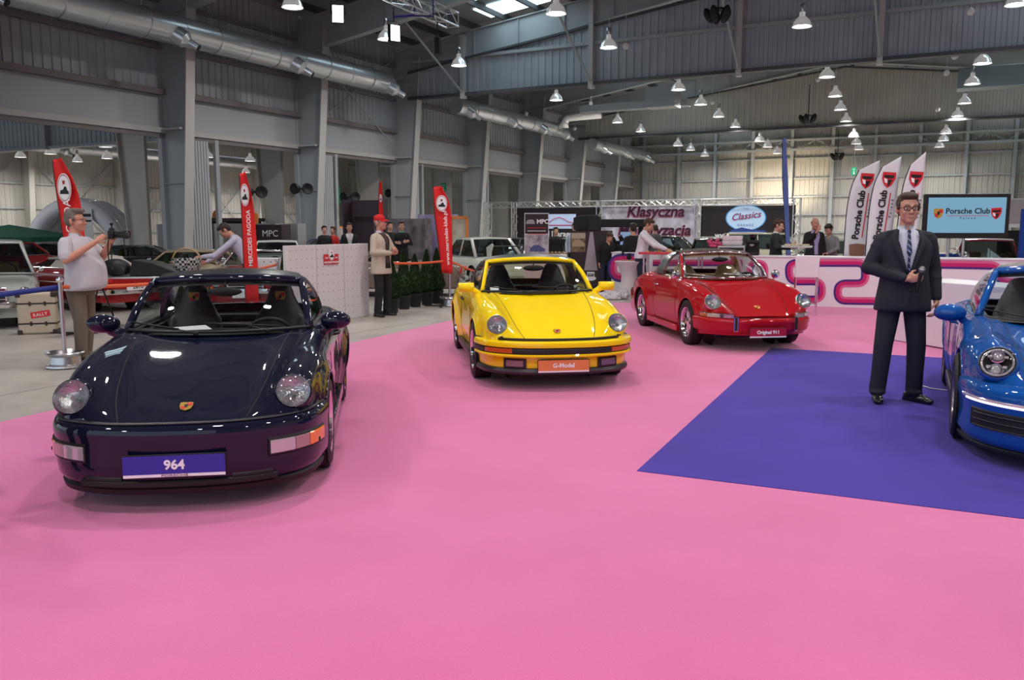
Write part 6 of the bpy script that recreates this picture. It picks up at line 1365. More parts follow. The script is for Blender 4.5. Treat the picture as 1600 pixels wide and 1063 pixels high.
for sx, sy in ((-1, -1), (1, -1), (1, 1), (-1, 1)): mb = MB(); mb.tube([(sx * .25, sy * .2, 0), (sx * .25, sy * .2, zz - .04)], .015, 8); mb.build('leg', K['satin'], o)
# ---- tall dark display cabinet, speaker, picture boards
ph = lambda n, a, b, c: None
o = thing('display_cabinet', 'tall dark brown cabinet with a white light-beam print and a round MPC badge', 'cabinet', G(906, 458), crz * .5); w_, h_ = .98, 1.50; mbr = mat('dark_brown_print', (.022, .010, .010), .4)
mb = MB(); mb.box((.25, .2, h_ / 2), (w_, .4, h_)); mb.build('body', mbr, o, bevel=.006)
mb = MB(); mb.prism([(.23, h_ - .03), (.30, h_ - .03), (.42, .55), (.10, .55)], -.002, -.005); mb.build('beam_print', mat('beam_print', (.38, .33, .38), .5), o)
mb = MB(); Rr = Matrix(((.13, 0, 0), (0, 0, 1), (0, .06, 0))); mb.m = 0; mb.lathe([(.001, 0), (1, 0)], 24, (.26, -.004, .36), Rr, cap=False); mb.m = 0; mb.box((.26, -.004, .45), (.18, .004, .13)); mb.m = 1; mb.box((.26, -.008, .44), (.15, .002, .07)); bd = mb.build('badge_print', [K['wh'], K['bk']], o); text('MPC', .07, K['wh'], bd, 'lettering', (.26, -.011, .44), thick=.001)
mb = MB(); mb.box((-.05, -.004, 1.22), (.34, .006, .46)); fr = mb.build('sepia_picture', mat('sepia_picture', (.20, .13, .07), .5, noise_amt=.7, nscale=6), o)
mb = MB(); mb.box((-.05, -.009, 1.38), (.34, .004, .13)); mb.build('pale_sky', mat('sepia_sky', (.45, .38, .27), .5), fr); mb = MB(); mb.prism([(-.20, 1.16), (-.16, 1.24), (-.06, 1.29), (.06, 1.25), (.11, 1.18), (.10, 1.12), (-.18, 1.12)], -.008, -.011); mb.build('car_print', mat('sepia_car', (.42, .33, .19), .5), fr)
o2 = thing('loudspeaker', 'large black loudspeaker on top of the dark display cabinet', 'speaker', G(906, 458) + Vector((.14, .16, h_ + .001)), crz * .5 - .1, sc=.80)
mb = MB(); mb.prism([(-.34, .04), (-.24, .0), (.40, .0), (.44, .06), (.44, .42), (.38, .47), (-.20, .44), (-.34, .38)], -.22, .2); mb.build('cabinet', K['satin'], o2, bevel=.015); mb = MB(); mb.box((-.06, -.256, .22), (.34, .012, .36)); mb.build('grille', mat('speaker_grille', (.02, .02, .022), .7, bump=1, nscale=300), o2, bevel=.006)
for x in (-.20, -.13): mb = MB(); mb.ell((x, -.262, .28), (.018, .006, .05)); mb.build('port', K['bk'], o2)
o = thing('roll_up_banner', 'dark MPC roll-up stand above a street photo with a blue classic car', 'banner', G(838, 462), 0); zt = AT(838, 333, o.location.y).z; zm = AT(838, 366, o.location.y).z; wd = (AT(858, 366, o.location.y) - AT(820, 366, o.location.y)).x
mb = MB(); mb.box((0, 0, (zt + .05) / 2), (wd, .02, zt - .05)); mb.build('frame', K['steel'], o); mb = MB(); mb.box((0, -.012, (zt + zm) / 2 - .005), (wd - .03, .006, zt - zm - .03)); pn = mb.build('dark_panel', mbr, o)
text('MPC', .14, K['wh'], pn, 'lettering', (.14, -.017, zt - .20), thick=.001, bold=.004)
mb = MB(); mb.prism([(-.25, zt - .25), (-.23, zt - .18), (-.18, zt - .15), (-.08, zt - .15), (-.05, zt - .19), (-.04, zt - .25)], -.016, -.018); mb.build('car_sketch', mat('sketch_grey', (.3, .3, .3), .6), pn)
for k, c_ in enumerate((K['rd'], K['wh'], K['rd'])): mb = MB(); mb.box((0, -.017, zt - .34 - .07 * k), (wd * .75, .002, .012)); mb.build('text_line', c_, pn)
mb = MB(); mb.box((0, -.012, (zm + .12) / 2 + .3), (wd - .03, .006, zm - .75)); pz = (zm + .12) / 2 + .3; phn = mb.build('street_photo', mat('street_photo', (.36, .34, .38), .5, noise_amt=.6, nscale=5), o)
mb = MB(); mb.prism([(-.16, zm - .40), (-.15, zm - .32), (-.06, zm - .25), (.06, zm - .25), (.14, zm - .31), (.20, zm - .34), (.20, zm - .40)], -.016, -.018); mb.build('blue_car_print', mat('blue_print', (.07, .08, .22), .5), phn)
mb = MB(); mb.box((0, 0, .03), (wd + .05, .3, .06)); mb.build('base', K['steel'], o, bevel=.01)
o = thing('white_podium', 'white podium with pastries behind the yellow car roof', 'podium', G(868, 459), 0); mb = MB(); mb.box((0, 0, .47), (.52, .4, .94)); mb.build('body', K['white'], o, bevel=.01)
for k in range(5): b_ = MB(); b_.ell(G(868, 459) + Vector((-.18 + .09 * k, 0, .975)), (.04, .05, .035), 10, 6); meta(b_.build('bread_roll', K['tan'], smooth=True), 'small golden pastry on the white podium', 'pastry', 'pastries on the white podium')
# black gantry with small screens behind
o = thing('black_booth', 'dark open booth with two small lit screens below the banner letters', 'booth', G(965, 444), 0); zb = AT(965, 349, o.location.y).z
for x in (-.55, .62): mb = MB(); mb.box((x, 0, zb / 2), (.12, .12, zb)); mb.build('upright', K['satin'], o)
mb = MB(); mb.box((.05, 0, zb), (1.5, .5, .22)); mb.box((.05, .3, .6), (1.3, .05, 1.2)); mb.build('canopy', K['satin'], o, bevel=.02)
for x in (-.28, .22): mb = MB(); mb.box((x, .1, zb - .42), (.30 if x > 0 else .12, .04, .36)); mb.build('screen', mat('small_lit_screen', (.02, .03, .05), .3, emit=.55, ecol=(.35, .5, .8)), o)
mb = MB()
for k in range(26): mb.ell((random.uniform(-.45, .55), random.uniform(-.15, .1), random.uniform(.9, 1.35)), random.uniform(.03, .08), 7, 5)
mb.build('dark_goods', mat('dark_goods', (.03, .025, .025), .3, .5), o)['kind'] = 'stuff'
# ---- truss frame with banners
def truss(a, b, w, m, name='truss', n=None, tri=False, r=.025):
    mb = MB(); a, b = Vector(a), Vector(b); d = (b - a); L = d.length; d.normalize(); u = Vector((0, 0, 1)) if abs(d.z) < .9 else HV.copy(); v = d.cross(u).normalized(); u = v.cross(d)
    cor = [(-1, -1), (1, -1), (1, 1), (-1, 1)] if not tri else [(-1, -1), (1, -1), (0, 1)]; n = n or max(2, int(L / (w * 1.4)))
    P_ = [[a + d * L * k / n + (v * x + u * y) * w / 2 for k in range(n + 1)] for x, y in cor]
    for q in P_: mb.tube([q[0], q[-1]], r, 8)
    for i in range(len(P_)):
        p, q = P_[i], P_[(i + 1) % len(P_)]
        for k in range(n): mb.tube([p[k], q[k + 1]] if k % 2 == 0 else [q[k], p[k + 1]], r * .55, 5)
        mb.tube([p[0], q[0]], r * .6, 5); mb.tube([p[-1], q[-1]], r * .6, 5)
    return mb
YT = 41.0; ta = AT(762, 321, YT); u_ = HV
def on_t(px, py): return plane_hit(px, py, ta, HU)
tb_ = on_t(1246, 314); ta.z = tb_.z = (ta.z + tb_.z) / 2
xs_ = [762, 805, 938, 1092, 1246]
for i in range(4):
    a, b = on_t(xs_[i], 318), on_t(xs_[i + 1], 316); a.z = b.z = ta.z
    meta(truss(a + u_ * .12, b - u_ * .12, .24, K['alu']).build('truss_beam', K['alu'], smooth=40), ('leftmost short', 'left, over the 911 garage panel,', 'middle, over the Klasyczna banner,', 'right, over the Classics panel,')[i] + ' horizontal aluminium truss beam', 'truss')
for i, x in enumerate(xs_):
    a = on_t(x, 316); meta(truss((a.x, a.y, 0), (a.x, a.y, ta.z + .12), .26, K['alu']).build('truss_tower', K['alu'], smooth=40), ('first', 'second', 'third', 'fourth', 'fifth')[i] + ' upright aluminium truss tower from the left of the banner wall', 'truss')
def board(x0, x1, y1, m, lab, name):
    a, b = on_t(x0, 330), on_t(x1, 330); zt_ = ta.z - .16; zb_ = on_t((x0 + x1) / 2, y1).z; w = (b - a).length; c = (a + b) / 2; o = thing(name, lab, 'banner', (c.x, c.y, 0), HROT)
    mb = MB(); mb.box((0, 0, (zt_ + zb_) / 2), (w, .05, zt_ - zb_)); mb.build('panel', m, o); 
    for sx in (-1, 1): mb = MB(); mb.box((sx * (w / 2 - .05), .05, zb_ / 2), (.06, .06, zb_)); mb.build('post', K['alu'], o)
    return o, w, zt_, zb_
mdk2 = mat('led_wall_dark', (.022, .016, .02), .35, noise_amt=.2, nscale=3)
o, w, zt, zb = board(806, 937, 372, mdk2, 'dark LED wall lettered 911garage.pl with a pale car logo', 'led_wall')
mb = MB(); mb.box((.0, -.03, zt - .62), (1.95, .01, .66)); lg = mb.build('logo_field', mat('pale_blue_field', (.4, .5, .7), .5, emit=.35, ecol=(.5, .62, .85)), o)
mb = MB(); mb.tube([(x, -.045, zt - .76 + z) for x, z in ((-.5, 0), (-.35, .10), (-.1, .26), (.15, .32), (.4, .24), (.6, .12), (.85, .08), (.92, .0))], .02, 6); mb.box((.2, -.045, zt - .80), (1.4, .01, .05)); mb.build('car_outline', mat('logo_pink', (.5, .06, .15), .5), lg)
text('911garage.pl', .36, K['wh'], o, 'lettering', (.25, -.035, zt - 1.20), thick=.002, bold=.008)
mkl = mat('collage_print', (.50, .48, .58), .5, noise_amt=.45, nscale=2.2)
o, w, zt, zb = board(940, 1091, 385, mkl, 'bright photo banner lettered Klasyczna Motoryzacja', 'banner_wall')
mlp = mat('letter_plum', (.05, .006, .035), .5); mls = mat('letter_shadow', (.45, .16, .24), .6)
for tx, xx, zz_ in (('Klasyczna', .30, .22), ('Motoryzacja', .25, 1.02)):
    text(tx, .66, mls, o, 'letter_shadow', (xx - .03, -.03, zt - zz_ - .03), thick=.003, bold=.035, shear=.2); text(tx, .66, mlp, o, 'lettering', (xx, -.045, zt - zz_), thick=.004, bold=.012, shear=.2)
o, w, zt, zb = board(1096, 1243, 370, mdk2, 'dark banner with the oval Classics Garage badge and web address', 'banner_wall')
mb = MB(); Rr = Matrix(((.78, 0, 0), (0, 0, 1), (0, .50, 0))); mb.m = 0; mb.lathe([(.001, 0), (1, 0)], 32, (-.05, -.030, zt - .50), Rr, cap=False); mb.m = 1; mb.lathe([(.93, .003), (1.06, .003)], 32, (-.05, -.031, zt - .50), Rr, cap=False)
bg_ = mb.build('oval_badge', [mat('badge_pale', (.45, .62, .82), .5, emit=.25, ecol=(.5, .7, .95)), mat('badge_blue', (.05, .25, .55), .5, emit=.3, ecol=(.1, .45, .9))], o)
text('Classics', .38, mat('script_plum', (.30, .02, .10), .5), bg_, 'lettering', (-.05, -.045, zt - .43), (pi / 2, -.12, 0), .002, .006, shear=.35); text('GARAGE', .13, mat('badge_navy', (.05, .1, .3), .5), bg_, 'lettering', (-.05, -.045, zt - .80), thick=.002, space=1.5); text('THE', .10, mat('badge_navy', (.05, .1, .3), .5), bg_, 'lettering', (-.05, -.045, zt - .13), thick=.002, space=1.3)
text('www.classicsgarage.pl', .30, K['wh'], o, 'lettering', (0, -.035, zt - 1.22), thick=.002, bold=.006, shear=.15)
mb = MB(); mb.prism([(-.85, zb + .02), (-.6, zb + .28), (-.2, zb + .38), (.2, zb + .30), (.75, zb + .26), (.95, zb + .02)], -.028, -.032); mb.build('blue_glow_print', mat('blue_glow_print', (.04, .08, .35), .6), o)
# ---- stage truss at the top, with floods
t0_, t1_ = G(575, -30, 8.1), G(707, 32, 8.1); dd = (t1_ - t0_).normalized()
meta(truss(t0_ - dd * 3, t1_, .42, K['alu'], n=14, r=.028).build('stage_truss', K['alu'], smooth=40), 'white box truss with a violet strap hanging under the roof at the top', 'truss')
sp_ = AT(650, 10, (t0_.lerp(t1_, .60)).y); mb = MB(); c = t0_.lerp(t1_, .62)
mb.tube([c + Vector((-.28, 0, -.25)), c + Vector((-.28, 0, .25)), c + Vector((.28, 0, .25)), c + Vector((.28, 0, -.27))], .03, 8, closed=True); mb.tube([c + Vector((-.28, 0, -.24)), c + Vector((-.9, -.1, -.30))], .035, 8); meta(mb.build('lifting_strap', mat('violet_strap', (.05, .02, .22), .7), smooth=True), 'violet lifting strap wrapped round the stage truss', 'strap')
mfl = mat('flood_glass', (1, 1, 1), .3, emit=9, ecol=(.80, 1.0, .93))
def flood(p, rz, lab, on=True):
    o = thing('stage_floodlight', lab, 'floodlight', p, rz); mb = MB(); mb.box((0, .06, 0), (.34, .16, .50)); mb.build('housing', K['satin'], o, bevel=.02)
    mb = MB(); mb.box((0, -.03, 0), (.29, .015, .44)); mb.build('glass', mfl if on else K['satin'], o); mb = MB(); mb.tube([(-.19, .06, 0), (-.19, .06, .34), (.19, .06, .34), (.19, .06, 0)], .014, 8); mb.tube([(0, .06, .34), (0, .06, .75)], .02, 8); mb.build('yoke', K['satin'], o, smooth=True); return o
flood(G(528, 22, 7.4), .15, 'glowing square floodlight left of the stage truss'); flood(G(617, 52, 7.3), .65, 'glowing square floodlight under the left half of the stage truss'); flood(G(687, 72, 7.2), 1.35, 'unlit black spotlight hanging from the end of the stage truss', False)
# hanging loudspeaker clusters
def cluster(p, s, lab, n=5):
    o = thing('hanging_speakers', lab, 'speaker', p, 0, sc=s)
    for k in range(n): a = 2 * pi * k / n + .3; mb = MB(); mb.ell((.26 * cos(a), .26 * sin(a), -.1), (.12, .12, .24), R=Matrix.Rotation(.5, 3, Vector((-sin(a), cos(a), 0)))); mb.build('horn', K['satin'], o, smooth=True)
    mb = MB(); mb.tube([(0, 0, 0), (0, 0, 1.4)], .02, 8); mb.lathe([(.02, .1), (.2, .08), (.22, .04), (.02, .04)], 16); mb.build('hanger', K['satin'], o)
cluster(G(1122, 18, 7.7), 1.0, 'black cluster of speaker horns hanging at the top in front of the near hanging wall'); cluster(G(1263, 183, 6.9), 1.1, 'flat black speaker cluster hanging before the second hanging wall'); cluster(G(1309, 242, 6.2), 1.1, 'tiny black speaker cluster hanging beyond the second hanging wall')
for i, (x, y, Y) in enumerate(((471, 295, 29), (615, 302, 38), (398, 300, 26), (547, 308, 33))):
    p = AT(x, y, Y); o = thing('wall_speakers', 'pair of round black speakers ' + ('on the second column', 'on the third column beside the far red flag', 'in the opening right of the slim red flag', 'in the opening near the green exit sign')[i], 'speaker', p)
    for sx in (-.2, .2): mb = MB(); mb.lathe([(.001, -.12), (.14, -.1), (.19, .06), (.17, .1), (.001, .04)], 16, (sx, 0, 0), Matrix.Rotation(pi / 2, 3, 'X') @ Matrix.Rotation(sx * 2, 3, 'Y'), cap=False); mb.build('speaker', K['satin'], o, smooth=40)
    mb = MB(); mb.box((0, .2, 0), (.1, .4, .06)); mb.build('bracket', K['satin'], o)
# ---- exit signs
mgr = mat('exit_green', (.0, .25, .11), .5, emit=.03, ecol=(0, .5, .22))
for x, y, Y, lab in ((522, 305, 34.0, 'green exit sign with a down arrow on the side hall wall'), (1334, 268, 46.0, 'small green exit sign on the far wall behind the white flags'), (693, 293, 43, 'small green sign peeking out above the red flag beside the yellow car')):
    p = AT(x, y, Y); o = thing('exit_sign', lab, 'sign', p); s = .75 if Y < 40 else .42; mb = MB(); mb.box((0, 0, 0), (s * .5 * 1.2, .05, s)); mb.build('panel', mgr, o)
    mb = MB(); mb.box((0, -.03, -.1 * s), (.07 * s, .01, .35 * s)); mb.prism([(-.13 * s, -.22 * s), (.13 * s, -.22 * s), (0, -.42 * s)], -.025, -.035); mb.build('arrow', K['wh'], o); text('EXIT', .16 * s, K['wh'], o, 'lettering', (0, -.03, .25 * s), thick=.002); mb = MB(); mb.tube([(0, 0, s / 2), (0, 0, 8.3 - p.z)], .01, 5); mb.build('hanger', K['steel'], o)
# ---- canopy, inflatable arch, tents and far stalls
p = AT(14, 351, 27); o = thing('green_canopy', 'dark green pop-up canopy at the left edge behind the silver saloon', 'tent', (p.x, p.y, 0)); zt = p.z; ze = AT(80, 370, 27).z
mb = MB(); w_ = 1.5; mb.add([(-w_, -w_, ze), (w_, -w_, ze), (w_, w_, ze), (-w_, w_, ze), (0, 0, zt), (-w_, -w_, ze - .15), (w_, -w_, ze - .15), (w_, w_, ze - .15), (-w_, w_, ze - .15)], [(0, 1, 4), (1, 2, 4), (2, 3, 4), (3, 0, 4), (0, 5, 6, 1), (1, 6, 7, 2), (2, 7, 8, 3), (3, 8, 5, 0)]); mb.build('canopy', mat('canopy_green', (.005, .10, .06), .7), o)
for sx in (-1, 1):
    for sy in (-1, 1): mb = MB(); mb.tube([(sx * 1.45, sy * 1.45, 0), (sx * 1.45, sy * 1.45, ze)], .02, 8); mb.build('leg', K['satin'], o)
p = AT(68, 374, 31); o = thing('inflatable_arch', 'pale grey inflatable arch tent behind the large red flag', 'tent', (p.x + 1.2, p.y, 0)); mgy = mat('inflatable_grey', (.72, .74, .80), .5, coat=.3)
for k in range(3):
    mb = MB(); mb.tube([(1.7 * cos(t), k * .55, .2 + 2.15 * sin(t)) for t in [pi * q / 18 for q in range(19)]], .30, 14); mb.build('tube', mgy, o, smooth=True)
mb = MB(); mb.box((.55, -.35, 1.7), (.5, .02, 1.1)); pn = mb.build('banner', K['white'], o); mb = MB(); mb.box((.55, -.37, 2.0), (.42, .01, .10)); mb.box((.55, -.37, 1.8), (.42, .01, .06)); mb.build('bars', K['bk'], pn)
def stall(px, Y, w, h, m, lab, name='exhibition_stand', sign=None, roof=None, tcol=None):
    p = AT(px, 400, Y); o = thing(name, lab, 'stand', (p.x, p.y, 0), HROT * .5); mb = MB(); mb.box((0, 0, h / 2), (w, .08, h)); mb.build('back_wall', m, o)
    for sx in (-1, 1): mb = MB(); mb.box((sx * w / 2, -.3, h / 2), (.06, .6, h)); mb.build('side_wall', m, o)
    if sign: mb = MB(); mb.box((0, -.12, h - .3), (w * .8, .05, .45)); sg = mb.build('sign', sign, o); (text(tcol[0], .3, tcol[1], sg, 'lettering', (0, -.155, h - .3), thick=.002) if tcol[0] else None)
    if roof: mb = MB(); mb.box((0, -.5, h), (w + .3, 1.2, .12)); mb.build('awning', roof, o)
    return o
mgp = mat('grey_partition', (.30, .30, .29), .6); mpk = mat('poster_dark', (.035, .018, .03), .5)
stall(398, 29.6, 2.3, 1.70, mgp, 'pale grey partition right of the slim red flag'); stall(427, 28.4, 1.30, 1.66, mpk, 'dark MPC poster wall beyond the openings', sign=mpk, tcol=('MPC', K['wh'])); stall(456, 29.8, 1.1, 1.70, mgp, 'grey partition behind the pegboard wall, left end')
stall(486, 33.5, 1.5, 1.66, mat('blue_white_poster', (.35, .42, .55), .5), 'pale blue and navy poster stand in the side hall', sign=mat('navy_sign', (.02, .04, .15), .5), tcol=('', K['wh']))
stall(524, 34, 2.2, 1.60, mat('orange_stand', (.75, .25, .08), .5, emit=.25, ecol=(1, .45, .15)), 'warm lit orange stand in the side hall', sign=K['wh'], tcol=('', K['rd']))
stall(352, 33, 3.2, 1.85, mat('plum_stand', (.10, .06, .11), .6), 'dark plum market stall beyond the running man', roof=mat('dark_awning', (.03, .02, .03), .6)); stall(300, 37, 2.5, 1.7, K['white'], 'white stand far behind the gold saloon')
stall(578, 27, 1.20, 2.42, mpk, 'dark poster stand left of the narrow far red flag', sign=mpk, tcol=('', K['tan'])); stall(636, 26.5, 1.6, 1.84, mat('grey_car_poster', (.14, .12, .14), .5, noise_amt=.8, nscale=3), 'grey car poster behind the young man in the hoodie')
stall(690, 27.5, 1.1, 1.98, mat('violet_poster', (.30, .26, .42), .5), 'lavender poster panel behind the red flag beside the yellow car')
p = AT(717, 352, 26); o = thing('picture_frame', 'large orange picture frame stand behind the white saloon', 'frame', (p.x, p.y, 0)); 
mb = MB(); 
for a, b in (((-.25, 0, 1.0), (-.25, 0, 1.87)), ((.25, 0, 1.0), (.25, 0, 1.87)), ((-.25, 0, 1.87), (.25, 0, 1.87)), ((-.25, 0, 1.0), (.25, 0, 1.0))): mb.bar(a, b, .08)
mb.build('frame', mat('orange_frame', (.70, .20, .04), .5), o); mb = MB(); mb.box((0, .03, 1.43), (.45, .02, .85)); mb.build('picture', mat('pale_picture', (.55, .5, .42), .5, noise_amt=.3, nscale=3), o)
for sx in (-.2, .2): mb = MB(); mb.tube([(sx, 0, 0), (sx, 0, 1.0)], .02, 8); mb.build('leg', K['satin'], o)
for x, y, Y in ((335, 337, 34), (399, 340, 30)): flag('small orange feather flag far off in the side hall' if x < 350 else 'small orange flag right behind the slim red flag', [(x - 3, y + 60), (x - 4, y + 20), (x - 3, y), (x, y - 8), (x + 4, y - 6), (x + 5, y + 2), (x + 4, y + 12), (x + 3, y + 24)], Y, mat('orange_flag', (.8, .25, .04), .6), waves=0)
# tent at the right edge
p = AT(1580, 330, 22); o = thing('exhibition_tent', 'grey and red striped stand roof at the right edge behind the screen', 'stand', (p.x, p.y, 0), -.1)
zt = AT(1575, 311, 22).z; mb = MB(); mb.box((.9, 0, (zt + 1.62) / 2), (2.2, .5, zt - 1.62)); mb.build('grey_wall', mat('stand_grey', (.42, .38, .38), .6), o, bevel=.02); mb = MB(); mb.box((.85, -.28, zt - .42), (1.3, .06, .55)); mb.build('red_field', mat('stand_red', (.55, .04, .05), .5), o, bevel=.01)
mb = MB(); mb.box((.6, -.30, 1.62), (2.6, .1, .09)); mb.build('light_strip', K['white'], o); mb = MB(); mb.box((.9, 0, .75), (2.2, .4, 1.5)); mb.build('dark_base', K['satin'], o)
mb = MB(); p = AT(1599, 360, 19.5); mb.box((p.x + .1, p.y, 1.25), (.35, .05, 1.5)); mb.box((p.x + .1, p.y, .25), (.06, .05, .5)); mb.box((p.x + .1, p.y, .01), (.4, .3, .02)); meta(mb.build('blue_roll_up', mat('blue_banner', (.01, .06, .35), .5)), 'blue roll-up banner at the very right edge', 'banner')
# lit wash on the far wall: an uplighter behind the banners
p = plane_hit(1210, 372, HP(T1 - 3.0, 0), HU); p.z = 2.2; o = thing('uplighter', 'warm uplighter on a post behind the Classics banner', 'lamp', (p.x, p.y, 0)); mb = MB(); mb.tube([(0, 0, 0), (0, 0, 2.1)], .03, 8); mb.box((0, 0, .02), (.4, .4, .04)); mb.build('post', K['satin'], o); mb = MB(); mb.lathe([(.04, 2.1), (.14, 2.3), (.13, 2.3), (.03, 2.12)], 14, cap=False); mb.build('shade', K['satin'], o)
l = bpy.data.lights.new('uplight', 'SPOT'); l.energy = 900; l.color = (1, .78, .48); l.spot_size = radians(95); l.spot_blend = .6; l.shadow_soft_size = .08; lo = bpy.data.objects.new('uplight', l); C.objects.link(lo); lo.parent = o; lo.location = (0, 0, 2.3); lo.rotation_euler = (Vector((HU.x, HU.y, .85)).to_track_quat('-Z', 'Y')).to_euler()
# ================================================================= CARS ON SHOW IN THE BACKGROUND
def saloon(lab, loc, rz, col, kind='sedan', L=4.6, W=1.75, Hh=1.42, top=None, roofcol=None, grille='bars', plate_txt=None, name='classic_car', seatm=None, spoiler=False, wheelm=None, metal=0, rear=False, sc=1.0):
    """local: nose towards -y, origin under the nose"""
    o = thing(name, lab, 'car', loc, radians(rz), sc=sc); pm = paint('car_paint_%d_%d_%d' % tuple(int(c * 999) for c in col), col, metal=metal); hw = W / 2; chrome = K['chrome']
    fa, ra, r = L * .18, L * .78, .315
    # lower body
    zt = [(0, .62), (.06, .76), (.2, .84), (.31, .90), (.5, .92), (.75, .92), (.9, .86), (.97, .80), (1, .62)]; hwx = [(0, .90), (.06, .96), (.3, 1), (.7, 1), (.93, .95), (1, .88)]
    N = 60; rows = []
    for i in range(N + 1):
        f = i / N; z = lerp(zt, f); w = hw * lerp(hwx, f); y = L * (.015 + .97 * f)
        half = [(0, z), (w * .55, z - .005), (w * .82, z - .03), (w * .94, z - .10), (w, z - .24), (w * 1.0, .45), (w * .98, .32), (w * .94, .22), (w * .6, .20), (0, .20)]
        row = [cr([Vector((a, y, b)) for a, b in half], q * 9 / 36) for q in range(37)]; rows.append(row)
    RR = r + .04; V_, F_ = [], []; keep = {}
    for row in rows:
        for p in row: V_.append(p.copy())
    for i in range(N):
        for j in range(36):
            q = [rows[i][j], rows[i + 1][j], rows[i + 1][j + 1], rows[i][j + 1]]; c = (q[0] + q[1] + q[2] + q[3]) / 4
            if any((c.y - ax) ** 2 + (c.z - r) ** 2 < RR * RR and c.x > hw * .5 for ax in (fa, ra)): continue
            if kind == 'open' and .34 * L < c.y < .68 * L and c.x < hw * .78 and c.z > .7: continue
            F_.append((i * 37 + j, (i + 1) * 37 + j, (i + 1) * 37 + j + 1, i * 37 + j + 1))
    for p in V_:
        for ax in (fa, ra):
            d = sqrt((p.y - ax) ** 2 + (p.z - r) ** 2)
            if p.x > hw * .5 and abs(d - RR) < .05 and p.z > .22: k = RR / d; p.y = ax + (p.y - ax) * k; p.z = r + (p.z - r) * k
    mb = MB(); mb.add(V_, F_); mb.add([Vector((-p.x, p.y, p.z)) for p in V_], [tuple(reversed(f)) for f in F_])
    for e in (rows[0], rows[-1]): mb.add([p.copy() for p in e] + [Vector((-p.x, p.y, p.z)) for p in reversed(e[1:-1])], [tuple(range(72))])
    mb.build('body_shell', pm, o, smooth=45)
    for ax in (fa, ra):
        for sd in (1, -1):
            mb = MB(); mb.lathe([(RR, 0), (RR, -.4), (.01, -.4)], 20, (sd * (hw - .03), ax, r), Matrix.Rotation(sd * pi / 2, 3, 'Y'), cap=False); mb.build('wheel_well', K['satin'], o)
            wheel(o, sd * (hw - .12), ax, r, .17, 'five', sd, wheelm or K['steel'])
    # glasshouse
    g = {'sedan': [(.29, .31), (.40, .42), (.68, .66), (.80, .78)], 'wagon': [(.29, .31), (.38, .40), (.90, .88), (.96, .95)], 'coupe': [(.33, .35), (.45, .46), (.62, .62), (.84, .82)], 'open': [(.33, .34), (.40, .41), (.40, .41), (.41, .42)], 'soft': [(.33, .34), (.42, .43), (.66, .64), (.74, .72)]}[kind]
    y0, y1, y2, y3 = [q[0] * L for q in g]; bw, tw = hw * .90, hw * .70; zb, zr_ = .905, Hh
    c = lambda w, y, z: [Vector((-w, y + .06, z)), Vector((-w * .5, y, z + .012)), Vector((0, y - .015, z + .02)), Vector((w * .5, y, z + .012)), Vector((w, y + .06, z))]
    fB, fT, rT, rB = c(bw, y0, zb), c(tw, y1, zr_ - .04), [Vector((p.x, 2 * y2 - p.y, p.z)) for p in c(tw, y2, zr_ - .04)], [Vector((p.x, 2 * y3 - p.y, p.z)) for p in c(bw * .94, y3, zb)]
    rc = roofcol or pm
    mb = MB(); mb.grid([fB, fT]); mb.build('windscreen', K['dglass'], o, smooth=True)
    mb = MB(); ed = [fB[0], fT[0]] + fT[1:-1] + [fT[-1], fB[-1]]; mb.tube(ed, .028, 6); mb.tube(fB, .016, 6); mb.build('windscreen_frame', pm if kind != 'open' else chrome, o, smooth=True)
    if kind != 'open':
        mb = MB(); mb.grid([rT, rB]); mb.build('rear_window', K['dglass'] if kind != 'soft' else rc, o, smooth=True)
        mb = MB(); mb.grid([fT, [p + Vector((0, .18, .045)) for p in fT], [a.lerp(b, .5) + Vector((0, 0, .055)) for a, b in zip(fT, rT)], [p + Vector((0, -.18, .045)) for p in rT], rT]); mb.build('roof', rc, o, smooth=60)
        for sd, i in ((-1, 0), (1, -1)):
            mb = MB()
            if kind == 'soft': mb.add([fB[i].lerp(rB[i], .42) + Vector((0, 0, 0)), rB[i], rT[i], fT[i].lerp(rT[i], .40)], [(0, 1, 2, 3)])
            else: mb.tube([rT[i], rB[i]], .05, 6); mb.tube([fB[i].lerp(rB[i], .5), fT[i].lerp(rT[i], .5)], .025, 6)
            mb.tube([fT[i], fT[i].lerp(rT[i], .5) + Vector((0, 0, .01)), rT[i]], .035, 6)
            mb.build('roof_pillar', rc, o, smooth=True)
        for i, sd in ((0, -1), (-1, 1)):
            mb = MB(); q = (fB[i].lerp(rB[i], .42), fT[i].lerp(rT[i], .40)) if kind == 'soft' else (rB[i], rT[i]); mb.add([fB[i], q[0], q[1], fT[i]], [(0, 1, 2, 3)]); mb.build('side_window', K['dglass'], o)
            mb = MB(); mb.tube([fB[i] + Vector((sd * .01, 0, -.01)), rB[i] + Vector((sd * .01, 0, -.01))], .012, 6); mb.build('waist_trim', chrome, o)
    # interior
    sm = seatm or K['tan']; mb = MB(); mb.box((0, (.36 + .62) * L / 2, .50), (hw * 1.5, L * .26, .3)); mb.build('cabin_tub', K['dash'], o)
    for sd in (-1, 1):
        mb = MB(); mb.box((sd * .36, L * .50, .88), (.44, .12, .42), R=Matrix.Rotation(-.15, 3, 'X')); mb.box((sd * .36, L * .44, .68), (.44, .42, .12)); mb.build('seat', sm, o, bevel=.03)
    mb = MB(); mb.tube([(.36 + .18 * cos(t), L * .385 + .05 * sin(t), .93 + .17 * sin(t)) for t in [2 * pi * q / 18 for q in range(18)]], .013, 6, closed=True); mb.build('steering_wheel', K['satin'], o, smooth=True)
    # front
    mb = MB(); gw = {'bars': .36, 'wide': .62, 'none': .01}[grille]
